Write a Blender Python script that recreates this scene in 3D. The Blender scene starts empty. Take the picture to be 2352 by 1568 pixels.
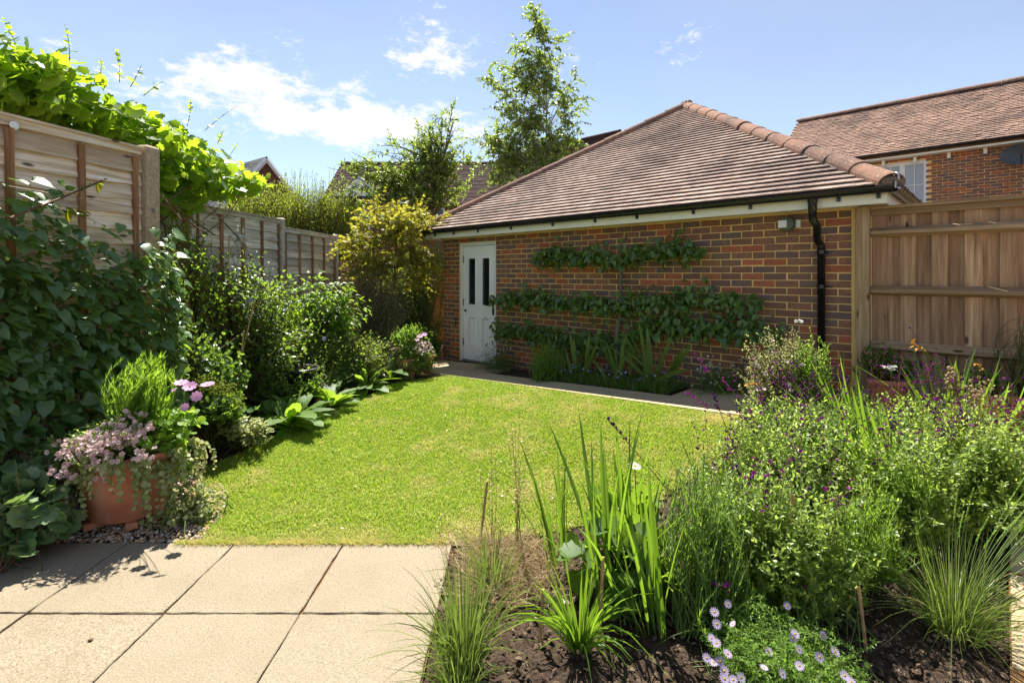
import bpy, math
import numpy as np
from mathutils import Matrix, Vector

# ------------------------------------------------------------------ camera, world, sun, exposure
scene = bpy.context.scene
COL = scene.collection
CAM_H = 1.52
cam_d = bpy.data.cameras.new("camera"); cam = bpy.data.objects.new("camera", cam_d); COL.objects.link(cam)
cam.location = (0, 0, CAM_H); cam.rotation_euler = (math.radians(90), 0, 0)
cam_d.sensor_width = 36.0; cam_d.lens = 17.86; cam_d.shift_y = -0.0654
cam_d.clip_start = 0.05; cam_d.clip_end = 2000
scene.camera = cam

SUN_EL, SUN_AZ = math.radians(58), math.radians(-13)      # azimuth measured from +Y towards +X
world = bpy.data.worlds.new("World"); scene.world = world; world.use_nodes = True

def build_world():
    nt = world.node_tree; nt.nodes.clear(); N = nt.nodes.new; L = nt.links.new
    out = N('ShaderNodeOutputWorld')
    sky = N('ShaderNodeTexSky'); sky.sky_type = 'NISHITA'; sky.sun_disc = False
    sky.sun_elevation = SUN_EL; sky.sun_rotation = SUN_AZ
    sky.air_density = 1.0; sky.dust_density = 0.0; sky.ozone_density = 5.0; sky.altitude = 60
    bg = N('ShaderNodeBackground'); bg.inputs[1].default_value = 0.056; hs = N('ShaderNodeHueSaturation'); hs.inputs['Saturation'].default_value = 0.78; L(sky.outputs[0], hs.inputs['Color']); L(hs.outputs[0], bg.inputs[0])
    # broken white cloud, laid out by direction over the whole sky
    tc = N('ShaderNodeTexCoord')
    def gauss(d, k, amp):
        v = Vector(d).normalized()
        dp = N('ShaderNodeVectorMath'); dp.operation = 'DISTANCE'; L(tc.outputs['Generated'], dp.inputs[0])
        mp = N('ShaderNodeVectorMath'); mp.operation = 'MULTIPLY'
        sb = N('ShaderNodeVectorMath'); sb.operation = 'SUBTRACT'; L(tc.outputs['Generated'], sb.inputs[0]); sb.inputs[1].default_value = v
        L(sb.outputs[0], mp.inputs[0]); mp.inputs[1].default_value = k
        ln = N('ShaderNodeVectorMath'); ln.operation = 'LENGTH'; L(mp.outputs[0], ln.inputs[0])
        m = N('ShaderNodeMapRange'); m.interpolation_type = 'SMOOTHSTEP'; L(ln.outputs[1], m.inputs[0])
        m.inputs[1].default_value = 0; m.inputs[2].default_value = 1; m.inputs[3].default_value = amp; m.inputs[4].default_value = 0
        nt.nodes.remove(dp)
        return m.outputs[0]
    def add(a, b):
        n = N('ShaderNodeMath'); n.operation = 'MAXIMUM'; L(a, n.inputs[0]); L(b, n.inputs[1]); return n.outputs[0]
    masks = [gauss((-400, 1166, 350), (1.8, 2, 11), 0.37), gauss((-560, 1166, 430), (3.2, 2, 10), 0.31),
             gauss((-190, 1166, 540), (5, 3, 7), 0.27), gauss((-480, 1166, 440), (3.2, 2, 7), 0.22), gauss((400, 1166, 530), (9, 4, 12), 0.18),
             gauss((-1000, 1166, 430), (3, 2, 9), 0.17), gauss((100, 1166, 480), (6, 3, 7), 0.17),
             gauss((-1166, -300, 420), (1.2, 1.2, 4), 0.3), gauss((900, -1166, 500), (1.2, 1.2, 4), 0.3), gauss((-300, -1166, 700), (1.2, 1.2, 4), 0.28)]
    m = masks[0]
    for k in masks[1:]: m = add(m, k)
    mapn = N('ShaderNodeMapping'); mapn.inputs['Scale'].default_value = (1, 1, 2.1); L(tc.outputs['Generated'], mapn.inputs[0])
    nz = N('ShaderNodeTexNoise'); nz.inputs['Scale'].default_value = 12; nz.inputs['Detail'].default_value = 10; nz.inputs['Roughness'].default_value = 0.70
    L(mapn.outputs[0], nz.inputs['Vector'])
    s = N('ShaderNodeMath'); s.operation = 'ADD'; L(nz.outputs[0], s.inputs[0]); L(m, s.inputs[1])
    r = N('ShaderNodeMapRange'); r.interpolation_type = 'SMOOTHSTEP'; L(s.outputs[0], r.inputs[0])
    r.inputs[1].default_value = 0.66; r.inputs[2].default_value = 0.84
    r.inputs[3].default_value = 0.0; r.inputs[4].default_value = 0.95
    nz2 = N('ShaderNodeTexNoise'); nz2.inputs['Scale'].default_value = 3.2; nz2.inputs['Detail'].default_value = 4; L(mapn.outputs[0], nz2.inputs['Vector'])
    veil = N('ShaderNodeMapRange'); L(nz2.outputs[0], veil.inputs[0]); veil.inputs[1].default_value = 0.35; veil.inputs[2].default_value = 0.75
    veil.inputs[3].default_value = 0.03; veil.inputs[4].default_value = 0.13
    mx = N('ShaderNodeMath'); mx.operation = 'MAXIMUM'; L(r.outputs[0], mx.inputs[0]); L(veil.outputs[0], mx.inputs[1])
    bg2 = N('ShaderNodeBackground'); bg2.inputs[0].default_value = (1.0, 1.0, 1.0, 1); bg2.inputs[1].default_value = 0.36
    mix = N('ShaderNodeMixShader'); L(mx.outputs[0], mix.inputs[0]); L(bg.outputs[0], mix.inputs[1]); L(bg2.outputs[0], mix.inputs[2])
    L(mix.outputs[0], out.inputs[0])
build_world()

sun_d = bpy.data.lights.new("sun", 'SUN'); sun_d.energy = 4.6; sun_d.angle = math.radians(0.5); sun_d.color = (1.0, 0.95, 0.86)
sun = bpy.data.objects.new("sun", sun_d); COL.objects.link(sun)
sv = Vector((math.sin(SUN_AZ) * math.cos(SUN_EL), math.cos(SUN_AZ) * math.cos(SUN_EL), math.sin(SUN_EL)))
sun.rotation_euler = (-sv).to_track_quat('-Z', 'Y').to_euler(); sun.location = sv * 60
vs = scene.view_settings
vs.view_transform = 'Standard'; vs.look = 'None'; vs.exposure = 1.62; vs.gamma = 1.0; vs.use_curve_mapping = False
scene.cycles.max_bounces = 8; scene.cycles.transparent_max_bounces = 8

# ------------------------------------------------------------------ survey helpers (bearing + distance -> place in the garden)
rng = np.random.default_rng(11)
FPX, CX, HY = 1166.6, 1176.0, 630.3
U = np.array([0.7193, -0.6947]); VV = np.array([0.6947, 0.7193])     # along the garage wall / into the garage
WL = np.array([-1.2288, 9.11])                                       # left front corner of the garage

def sstep(x): x = np.clip(x, 0, 1); return x * x * (3 - 2 * x)
def gz(X, Y):
    s = U[0] * X + U[1] * Y; t = VV[0] * X + VV[1] * Y
    A = np.clip((s + 7.4) / 5.3, 0, 1.12) * 0.27
    return A * sstep((t - 2.3) / 2.2)
def P(x, y, Y): return np.array([(x - CX) / FPX * Y, Y, CAM_H - (y - HY) / FPX * Y])
def B(x, Y):
    X = (x - CX) / FPX * Y
    return np.array([X, Y, float(gz(X, Y))])
def G(x, y):
    h = 0.0
    for _ in range(12):
        Y = FPX * (CAM_H - h) / (y - HY); X = (x - CX) / FPX * Y; h = 0.5 * h + 0.5 * float(gz(X, Y))
    Y = FPX * (CAM_H - h) / (y - HY)
    return np.array([(x - CX) / FPX * Y, Y, h])
def on_wall(x, y, off=0.0):
    """bearing x,y -> (along the wall, height) on the plane 'off' metres in front of the garage wall"""
    d = np.array([(x - CX) / FPX, 1.0]); o = WL - VV * off
    A = np.array([d, -U]).T
    Y, a = np.linalg.solve(A, o)
    return a, CAM_H - (y - HY) / FPX * Y
def wp(a, off, z): p = WL + U * a - VV * off; return np.array([p[0], p[1], z])

# ------------------------------------------------------------------ mesh helpers
def nrm(a): return a / np.maximum(np.linalg.norm(a, axis=-1, keepdims=True), 1e-9)

class MB:
    def __init__(s): s.V = []; s.F = {3: [], 4: []}; s.R = {3: [], 4: []}; s.M = {3: [], 4: []}; s.n = 0
    def add(s, V, F, rnd=None, mi=0):
        V = np.asarray(V, float).reshape(-1, 3); F = np.asarray(F, int); k = F.shape[1]
        s.V.append(V); s.F[k].append(F + s.n)
        if rnd is None: rnd = rng.random()
        s.R[k].append(np.broadcast_to(np.asarray(rnd, float), (len(F),)).copy())
        s.M[k].append(np.broadcast_to(np.asarray(mi, int), (len(F),)).copy())
        s.n += len(V); return s
    def many(s, tv, tf, pos, R, scale, rnd=None, mi=0):
        n = len(pos)
        if n == 0: return s
        scale = np.asarray(scale, float)
        if scale.ndim == 1: scale = scale[:, None]
        sc = np.broadcast_to(scale, (n, 3)) if scale.shape[-1] in (1, 3) else scale
        V = np.einsum('nij,nkj->nki', R, tv[None] * sc[:, None, :]) + pos[:, None, :]
        k = len(tv); F = (tf[None] + (np.arange(n) * k)[:, None, None]).reshape(-1, tf.shape[1])
        if rnd is None: rnd = rng.random(n)
        return s.add(V.reshape(-1, 3), F, np.repeat(rnd, len(tf)), mi)
    def mesh(s, name, mats, origin=(0, 0, 0), smooth=False):
        me = bpy.data.meshes.new(name)
        V = np.concatenate(s.V) - np.asarray(origin, float)
        loops = []; starts = []; rn = []; mi = []; o = 0
        for k in (3, 4):
            if s.F[k]:
                F = np.concatenate(s.F[k]); loops.append(F.ravel()); starts.append(o + np.arange(len(F)) * k); o += F.size
                rn.append(np.concatenate(s.R[k])); mi.append(np.concatenate(s.M[k]))
        loops = np.concatenate(loops); starts = np.concatenate(starts); rn = np.concatenate(rn); mi = np.concatenate(mi)
        me.vertices.add(len(V)); me.vertices.foreach_set('co', V.astype(np.float32).ravel())
        me.loops.add(len(loops)); me.loops.foreach_set('vertex_index', loops.astype(np.int32))
        me.polygons.add(len(starts)); me.polygons.foreach_set('loop_start', starts.astype(np.int32))
        me.update(calc_edges=True)
        at = me.attributes.new('rnd', 'FLOAT', 'FACE'); at.data.foreach_set('value', rn.astype(np.float32))
        for m in (mats if isinstance(mats, (list, tuple)) else [mats]): me.materials.append(m)
        if mi.any(): me.polygons.foreach_set('material_index', mi.astype(np.int32))
        me.polygons.foreach_set('use_smooth', np.full(len(starts), bool(smooth)))
        return me

QF = np.array([[0, 1, 2, 3], [7, 6, 5, 4], [0, 4, 5, 1], [1, 5, 6, 2], [2, 6, 7, 3], [3, 7, 4, 0]])
def boxv(c, ax, half):
    """corner array of an oriented box: centre, 3 axes (rows), half sizes"""
    c = np.asarray(c, float); ax = np.asarray(ax, float)
    sg = np.array([[-1, -1, 1], [1, -1, 1], [1, 1, 1], [-1, 1, 1], [-1, -1, -1], [1, -1, -1], [1, 1, -1], [-1, 1, -1]], float)
    return c + (sg * np.asarray(half)) @ ax
def add_box(mb, c, half, ax=np.eye(3), rnd=None, mi=0): return mb.add(boxv(c, ax, half), QF, rnd, mi)
def add_bevel_box(mb, half, b, c=(0, 0, 0), ax=np.eye(3), rnd=None, mi=0):
    """box whose +z face is inset by a chamfer b (five visible facets)"""
    hx, hy, hz = half
    v = np.array([[-hx, -hy, -hz], [hx, -hy, -hz], [hx, hy, -hz], [-hx, hy, -hz],
                  [-hx, -hy, hz - b], [hx, -hy, hz - b], [hx, hy, hz - b], [-hx, hy, hz - b],
                  [-hx + b, -hy + b, hz], [hx - b, -hy + b, hz], [hx - b, hy - b, hz], [-hx + b, hy - b, hz]])
    f = [[3, 2, 1, 0], [0, 1, 5, 4], [1, 2, 6, 5], [2, 3, 7, 6], [3, 0, 4, 7], [4, 5, 9, 8], [5, 6, 10, 9], [6, 7, 11, 10], [7, 4, 8, 11], [8, 9, 10, 11]]
    return mb.add(np.asarray(c) + v @ np.asarray(ax), np.array(f), rnd, mi)
def tubes(mb, pts, r, sides=4, rnd=None, mi=0, cap=True):
    """pts (N,n,3); r scalar / (n,) / (N,n)"""
    pts = np.asarray(pts, float)
    if pts.ndim == 2: pts = pts[None]
    N, n, _ = pts.shape
    r = np.broadcast_to(np.asarray(r, float), (N, n))
    T = nrm(np.gradient(pts, axis=1))
    ref = np.where(np.abs(T[:, :1, 2:3]) > 0.9, np.array([1.0, 0, 0]), np.array([0, 0, 1.0]))
    ref = np.broadcast_to(ref, T.shape)
    a = nrm(np.cross(T, ref)); b = np.cross(T, a)
    th = np.arange(sides) / sides * 2 * math.pi
    ring = a[:, :, None] * np.cos(th)[None, None, :, None] + b[:, :, None] * np.sin(th)[None, None, :, None]
    V = pts[:, :, None] + ring * r[:, :, None, None]
    i = np.arange(n - 1)[:, None] * sides; j = np.arange(sides)[None]; jn = (j + 1) % sides
    F = np.stack([i + j, i + jn, i + sides + jn, i + sides + j], -1).reshape(-1, 4)
    Fa = (F[None] + (np.arange(N) * n * sides)[:, None, None]).reshape(-1, 4)
    rn = np.repeat(rng.random(N), len(F)) if rnd is None else rnd
    mb.add(V.reshape(-1, 3), Fa, rn, mi)
    if cap and sides >= 4:
        o = mb.n - N * n * sides
        for e in (0, n - 1):
            base = (np.arange(N) * n * sides + e * sides)[:, None] + o
            if sides == 4: mb.F[4].append(base + np.arange(4)); mb.R[4].append(np.zeros(N)); mb.M[4].append(np.full(N, mi))
            else:
                tri = np.stack([np.zeros(sides - 2, int), np.arange(1, sides - 1), np.arange(2, sides)], -1)
                mb.F[3].append((base[:, :, None] + tri[None]).reshape(-1, 3)); mb.R[3].append(np.zeros(N * (sides - 2))); mb.M[3].append(np.full(N * (sides - 2), mi))
    return mb
def lathe(mb, prof, c, sides=32, rnd=None, mi=0):
    prof = np.asarray(prof, float); n = len(prof); th = np.arange(sides) / sides * 2 * math.pi
    V = np.stack([prof[:, None, 0] * np.cos(th), prof[:, None, 0] * np.sin(th), np.repeat(prof[:, 1:2], sides, 1)], -1) + np.asarray(c)
    i = np.arange(n - 1)[:, None] * sides; j = np.arange(sides)[None]; jn = (j + 1) % sides
    F = np.stack([i + j, i + jn, i + sides + jn, i + sides + j], -1).reshape(-1, 4)
    return mb.add(V.reshape(-1, 3), F, rnd, mi)
def extrude(mb, prof, a, b, e1, e2, rnd=None, mi=0, closed=True):
    """profile (k,2) in axes e1,e2 swept from a to b"""
    prof = np.asarray(prof, float); k = len(prof)
    off = prof[:, :1] * np.asarray(e1) + prof[:, 1:] * np.asarray(e2)
    V = np.concatenate([np.asarray(a) + off, np.asarray(b) + off])
    rr = range(k) if closed else range(k - 1)
    F = np.array([[i, (i + 1) % k, k + (i + 1) % k, k + i] for i in rr])
    mb.add(V, F, rnd, mi)
    if closed:
        t = np.array([[0, i, i + 1] for i in range(1, k - 1)])
        o = mb.n - 2 * k
        for q in (t, t + k): mb.F[3].append(q + o); mb.R[3].append(np.zeros(len(q))); mb.M[3].append(np.full(len(q), mi))
    return mb

# ------------------------------------------------------------------ object helpers
def link(name, me, loc=(0, 0, 0), parent=None):
    o = bpy.data.objects.new(name, me); COL.objects.link(o); o.location = loc
    if parent is not None: o.parent = parent
    return o
def structure(name, me, label, loc=(0, 0, 0)):
    o = link(name, me, loc); o['kind'] = 'structure'; o['label'] = label; o['category'] = name.replace('_', ' '); return o
class Thing:
    def __init__(s, name, label, cat, loc, group=None):
        s.loc = np.asarray(loc, float); s.o = link(name, None, s.loc); s.o.empty_display_size = 0.1
        s.o['label'] = label; s.o['category'] = cat
        if group: s.o['group'] = group
    def part(s, name, mb, mats, parent=None, kind=None, smooth=False, label=None):
        o = link(name, mb.mesh(name, mats, s.loc, smooth), (0, 0, 0), parent or s.o)
        if kind: o['kind'] = kind
        if label: o['label'] = label
        return o
    def place(s, name, me, pos, R=None, scale=1.0, parent=None, label=None):
        """a part that shares mesh data, put at a place in the world"""
        o = link(name, me, (0, 0, 0), parent or s.o)
        M = np.eye(4)
        if R is not None: M[:3, :3] = R
        M[:3, :3] = M[:3, :3] * np.broadcast_to(np.asarray(scale, float), (3,))
        M[:3, 3] = np.asarray(pos) - s.loc
        o.matrix_basis = Matrix(M.tolist())
        if label: o['label'] = label
        return o
def solo(name, mb, mats, label, cat, loc, group=None, smooth=False, kind=None):
    o = link(name, mb.mesh(name, mats, loc, smooth), loc); o['label'] = label; o['category'] = cat
    if group: o['group'] = group
    if kind: o['kind'] = kind
    return o

# ------------------------------------------------------------------ materials
def newmat(name):
    m = bpy.data.materials.new(name); m.use_nodes = True; nt = m.node_tree; nt.nodes.clear()
    out = nt.nodes.new('ShaderNodeOutputMaterial'); return m, nt, out
def lin(r, g, b):
    f = lambda c: (c / 255 / 12.92) if c <= 10 else ((c / 255 + 0.055) / 1.055) ** 2.4
    return (f(r), f(g), f(b), 1.0)
def rnd_node(nt):
    """random number per face group (attribute) shifted per object"""
    N = nt.nodes.new; L = nt.links.new
    a = N('ShaderNodeAttribute'); a.attribute_name = 'rnd'; oi = N('ShaderNodeObjectInfo')
    ad = N('ShaderNodeMath'); ad.operation = 'ADD'; L(a.outputs['Fac'], ad.inputs[0]); L(oi.outputs['Random'], ad.inputs[1])
    fr = N('ShaderNodeMath'); fr.operation = 'FRACT'; L(ad.outputs[0], fr.inputs[0]); return fr.outputs[0]
def ramp(nt, fac, cols, pos=None, const=False):
    r = nt.nodes.new('ShaderNodeValToRGB'); cr = r.color_ramp
    if const: cr.interpolation = 'CONSTANT'
    n = len(cols)
    for i, c in enumerate(cols):
        p = pos[i] if pos else (i / (n - 1) if not const else i / n)
        e = cr.elements[i] if i < 2 else cr.elements.new(p)
        e.position = p; e.color = c if len(c) == 4 else (*c, 1)
    nt.links.new(fac, r.inputs[0]); return r.outputs[0]
def noise(nt, vec, scale, detail=4, rough=0.55):
    n = nt.nodes.new('ShaderNodeTexNoise'); n.inputs['Scale'].default_value = scale; n.inputs['Detail'].default_value = detail; n.inputs['Roughness'].default_value = rough
    if vec is not None: nt.links.new(vec, n.inputs['Vector'])
    return n.outputs[0]
def mixc(nt, fac, a, b, mode='MIX'):
    m = nt.nodes.new('ShaderNodeMixRGB'); m.blend_type = mode
    for v, i in ((fac, 0), (a, 1), (b, 2)):
        if isinstance(v, (int, float)): m.inputs[i].default_value = v
        elif isinstance(v, tuple): m.inputs[i].default_value = v if len(v) == 4 else (*v, 1)
        else: nt.links.new(v, m.inputs[i])
    return m.outputs[0]
def mrange(nt, v, a, b, c=0.0, d=1.0):
    m = nt.nodes.new('ShaderNodeMapRange'); nt.links.new(v, m.inputs[0])
    for i, q in enumerate((a, b, c, d)): m.inputs[i + 1].default_value = q
    return m.outputs[0]
def geo_pos(nt): return nt.nodes.new('ShaderNodeNewGeometry').outputs['Position']
def mapped(nt, vec, scale=(1, 1, 1)):
    m = nt.nodes.new('ShaderNodeMapping'); m.inputs['Scale'].default_value = scale; nt.links.new(vec, m.inputs[0]); return m.outputs[0]
def bsdf(nt, out, col, rough=0.8, spec=0.3, bump=None, bstr=0.3, bdist=0.01, metal=0.0):
    b = nt.nodes.new('ShaderNodeBsdfPrincipled')
    if isinstance(col, tuple): b.inputs['Base Color'].default_value = col if len(col) == 4 else (*col, 1)
    else: nt.links.new(col, b.inputs['Base Color'])
    if isinstance(rough, (int, float)): b.inputs['Roughness'].default_value = rough
    else: nt.links.new(rough, b.inputs['Roughness'])
    b.inputs['Specular IOR Level'].default_value = spec; b.inputs['Metallic'].default_value = metal
    if bump is not None:
        bp = nt.nodes.new('ShaderNodeBump'); bp.inputs['Strength'].default_value = bstr; bp.inputs['Distance'].default_value = bdist
        nt.links.new(bump, bp.inputs['Height']); nt.links.new(bp.outputs[0], b.inputs['Normal'])
    nt.links.new(b.outputs[0], out.inputs[0]); return b

def leafmat(name, cols, trans=(0.20, 0.32, 0.03), tf=0.4, rough=0.45, spec=0.45, vein=None):
    """cols: list of linear leaf colours spread over the random number; thin leaf = reflecting + translucent"""
    m, nt, out = newmat(name); L = nt.links.new
    r = rnd_node(nt); c = ramp(nt, r, [x if len(x) == 4 else (*x, 1) for x in cols])
    c = mixc(nt, mrange(nt, noise(nt, geo_pos(nt), 38, 2), 0.3, 0.7, 0.0, 0.30), c, (0.02, 0.045, 0.008))
    b = nt.nodes.new('ShaderNodeBsdfPrincipled'); L(c, b.inputs['Base Color']); b.inputs['Roughness'].default_value = rough; b.inputs['Specular IOR Level'].default_value = spec
    t = nt.nodes.new('ShaderNodeBsdfTranslucent')
    tcol = mixc(nt, r, tuple(x * 0.72 for x in trans), trans); L(tcol, t.inputs[0])
    mx = nt.nodes.new('ShaderNodeMixShader'); mx.inputs[0].default_value = tf; L(b.outputs[0], mx.inputs[1]); L(t.outputs[0], mx.inputs[2])
    L(mx.outputs[0], out.inputs[0]); return m
def petal(name, col, tf=0.3):
    return leafmat(name, [tuple(c * 0.75 for c in col), col], trans=tuple(min(1, c * 0.8) for c in col), tf=tf, rough=0.6, spec=0.2)
def plain(name, col, rough=0.6, spec=0.3, vary=0.25, nscale=20, bstr=0.0, metal=0.0):
    m, nt, out = newmat(name); n = noise(nt, geo_pos(nt), nscale, 5, 0.6)
    dark = tuple(c * (1 - vary) for c in col); lite = tuple(min(1, c * (1 + vary)) for c in col)
    c = mixc(nt, mrange(nt, n, 0.3, 0.7), (*dark, 1), (*lite, 1))
    bsdf(nt, out, c, rough, spec, n if bstr else None, bstr, 0.004, metal); return m

def woodmat(name, c_lo, c_mid, c_hi, stain=(0.05, 0.035, 0.02), stain_amt=0.5, green=0.0, rough=0.85, knots=True):
    """grain runs along the local x axis of each board"""
    m, nt, out = newmat(name); N = nt.nodes.new; L = nt.links.new
    tc = N('ShaderNodeTexCoord'); r = rnd_node(nt)
    sc = N('ShaderNodeVectorMath'); sc.operation = 'SCALE'; sc.inputs[0].default_value = (37, 19, 11); L(r, sc.inputs['Scale'])
    ad = N('ShaderNodeVectorMath'); ad.operation = 'ADD'; L(tc.outputs['Object'], ad.inputs[0]); L(sc.outputs[0], ad.inputs[1])
    g = noise(nt, mapped(nt, ad.outputs[0], (2.0, 38, 38)), 1.0, 5, 0.6)
    big = noise(nt, mapped(nt, ad.outputs[0], (1.3, 7, 7)), 1.0, 3, 0.5)
    c = ramp(nt, g, [(*c_lo[:3], 1), (*c_mid[:3], 1), (*c_hi[:3], 1)], [0.28, 0.5, 0.74])
    c = mixc(nt, mrange(nt, r, 0, 1, 0.0, 0.62), c, (*c_lo[:3], 1))
    c = mixc(nt, mrange(nt, big, 0.48, 0.75, 0, stain_amt), c, (*stain[:3], 1))
    if knots:
        v = N('ShaderNodeTexVoronoi'); v.inputs['Scale'].default_value = 1.0; L(mapped(nt, ad.outputs[0], (3.2, 9, 9)), v.inputs['Vector'])
        c = mixc(nt, mrange(nt, v.outputs['Distance'], 0.07, 0.15, 0.85, 0.0), c, (0.025, 0.014, 0.008, 1))
    if green:
        gn = noise(nt, geo_pos(nt), 3.0, 4)
        c = mixc(nt, mrange(nt, gn, 0.5, 0.75, 0, green), c, (0.09, 0.10, 0.03, 1))
    bsdf(nt, out, c, rough, 0.15, g, 0.5, 0.004); return m

MAT = {}
def mk_materials():
    # brick
    m, nt, out = newmat('brick_faces'); r = rnd_node(nt); pos = geo_pos(nt)
    cols = [lin(149, 106, 85), lin(136, 96, 79), lin(126, 96, 85), lin(142, 103, 83), lin(173, 100, 72), lin(119, 96, 89), lin(130, 94, 79), lin(182, 106, 75), lin(116, 96, 91), lin(136, 103, 87), lin(156, 108, 85), lin(126, 103, 93)]
    c = ramp(nt, r, cols, const=True)
    n1 = noise(nt, mapped(nt, pos, (1, 1, 1)), 26, 4, 0.6); n2 = noise(nt, pos, 130, 3, 0.6); n3 = noise(nt, pos, 9, 3)
    c = mixc(nt, mrange(nt, n1, 0.4, 0.72, 0, 0.6), c, lin(103, 86, 79))
    c = mixc(nt, mrange(nt, n3, 0.52, 0.75, 0, 0.3), c, lin(175, 112, 83))
    c = mixc(nt, mrange(nt, n2, 0.60, 0.68, 0, 0.75), c, lin(39, 30, 29))
    bsdf(nt, out, c, 0.9, 0.15, n2, 0.5, 0.004); MAT['brick'] = m
    m, nt, out = newmat('mortar'); pos = geo_pos(nt); n = noise(nt, pos, 150, 4, 0.7); n2 = noise(nt, pos, 2.2, 3)
    c = mixc(nt, mrange(nt, n, 0.3, 0.7), lin(219, 179, 111), lin(247, 211, 145)); c = mixc(nt, mrange(nt, n2, 0.45, 0.7, 0, 0.25), c, lin(170, 130, 86))
    bsdf(nt, out, c, 0.95, 0.1, n, 0.6, 0.004); MAT['mortar'] = m
    # roof tiles
    def tile(name, cols, liche=0.5, dark=lin(43, 33, 33)):
        m, nt, out = newmat(name); r = rnd_node(nt); pos = geo_pos(nt)
        c = ramp(nt, r, cols)
        n1 = noise(nt, pos, 9, 6, 0.7); n2 = noise(nt, pos, 42, 4, 0.65); n3 = noise(nt, pos, 1.3, 6, 0.65)
        c = mixc(nt, mrange(nt, n1, 0.42, 0.70, 0, 0.6), c, dark)
        c = mixc(nt, mrange(nt, n3, 0.46, 0.64, 0, 0.65), c, lin(84, 72, 67))
        c = mixc(nt, mrange(nt, n2, 0.57, 0.66, 0, liche * 1.3), c, lin(161, 151, 140))
        bsdf(nt, out, c, 0.92, 0.12, n2, 0.5, 0.004); return m
    MAT['tile'] = tile('clay_tiles', [lin(159, 137, 126), lin(170, 147, 135), lin(151, 130, 118), lin(180, 159, 147)], 0.5)
    MAT['tile_warm'] = tile('warm_clay_tiles', [lin(155, 126, 110), lin(166, 135, 118), lin(145, 116, 102), lin(174, 143, 126)], 0.5)
    MAT['tile_dark'] = tile('brown_clay_tiles', [lin(73, 58, 52), lin(87, 68, 59), lin(80, 63, 57)], 0.3)
    MAT['slate'] = tile('slates', [lin(112, 115, 116), lin(129, 129, 129), lin(120, 122, 126)], 0.2)
    MAT['hip'] = tile('hip_tile_clay', [lin(134, 100, 81), lin(143, 107, 89), lin(129, 95, 80)], 0.7, lin(98, 80, 69))
    MAT['bedding'] = plain('bedding_mortar', (0.16, 0.13, 0.10), 0.95, 0.1, 0.4, 30, 0.5)
    MAT['white'] = plain('white_gloss', (0.74, 0.75, 0.74), 0.35, 0.4, 0.05, 6)
    MAT['cream'] = plain('cream_board', (0.80, 0.78, 0.66), 0.45, 0.35, 0.05, 4)
    # door paint with a faint scratched grain
    m, nt, out = newmat('door_paint'); tc = geo_pos(nt); n = noise(nt, mapped(nt, tc, (60, 60, 4)), 1, 4)
    bsdf(nt, out, mixc(nt, mrange(nt, n, 0.3, 0.7), (0.82, 0.82, 0.81), (0.90, 0.90, 0.88)), 0.42, 0.4, n, 0.25, 0.003); MAT['door'] = m
    MAT['black'] = plain('black_plastic', (0.012, 0.012, 0.014), 0.22, 0.5, 0.3, 8)
    MAT['tub'] = plain('black_tub', (0.015, 0.016, 0.018), 0.4, 0.4, 0.3, 12)
    MAT['metal'] = plain('dull_steel', (0.45, 0.44, 0.42), 0.4, 0.5, 0.2, 30, 0, 0.9)
    MAT['darkmetal'] = plain('dark_ironwork', (0.05, 0.045, 0.04), 0.5, 0.4, 0.3, 30, 0, 0.5)
    m, nt, out = newmat('window_glass'); bsdf(nt, out, (0.012, 0.014, 0.016), 0.03, 0.6); MAT['glass'] = m
    MAT['blind'] = plain('blind_slats', (0.30, 0.36, 0.42), 0.3, 0.5, 0.08, 4)
    MAT['lampgrey'] = plain('lamp_body', (0.10, 0.11, 0.09), 0.5, 0.4, 0.15, 12)
    MAT['lampface'] = plain('lamp_face', (0.72, 0.73, 0.70), 0.35, 0.4, 0.05, 10)
    MAT['dish'] = plain('dish_grey', (0.07, 0.08, 0.09), 0.45, 0.3, 0.2, 10)
    # timber
    MAT['oldwood'] = woodmat('weathered_panel', lin(161, 136, 110), lin(238, 218, 189), lin(255, 255, 255), lin(142, 117, 96), 0.5, 0.15)
    MAT['batten'] = woodmat('brown_batten', lin(109, 76, 54), lin(159, 116, 83), lin(190, 149, 114), lin(91, 64, 46), 0.4, knots=False)
    MAT['greywood'] = woodmat('grey_panel', lin(154, 144, 130), lin(217, 208, 190), lin(255, 255, 245), lin(137, 124, 108), 0.5, 0.25)
    MAT['board'] = woodmat('fence_board', lin(133, 102, 76), lin(186, 149, 116), lin(220, 186, 151), lin(97, 69, 53), 0.6, 0.0)
    MAT['rail'] = woodmat('fence_rail', lin(129, 105, 79), lin(168, 140, 107), lin(197, 173, 144), lin(107, 89, 69), 0.5, 0.08)
    MAT['conpost'] = plain('concrete_post', (0.40, 0.31, 0.21), 0.95, 0.1, 0.3, 40, 0.6)
    MAT['cane'] = plain('bamboo_cane', (0.36, 0.22, 0.10), 0.6, 0.3, 0.3, 30)
    MAT['bark'] = plain('bark', (0.13, 0.10, 0.07), 0.9, 0.15, 0.5, 40, 0.8)
    MAT['palebark'] = plain('pale_bark', (0.38, 0.35, 0.31), 0.85, 0.15, 0.45, 16, 0.5)
    MAT['lichenbark'] = plain('lichened_bark', (0.17, 0.15, 0.13), 0.9, 0.15, 0.6, 60, 0.8)
    MAT['stem'] = plain('green_stem', (0.10, 0.16, 0.035), 0.6, 0.3, 0.3, 20)
    MAT['drystem'] = plain('dry_stem', (0.30, 0.19, 0.08), 0.8, 0.2, 0.3, 20)
    MAT['redstem'] = plain('brown_stem', (0.13, 0.075, 0.04), 0.8, 0.2, 0.3, 20)
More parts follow.
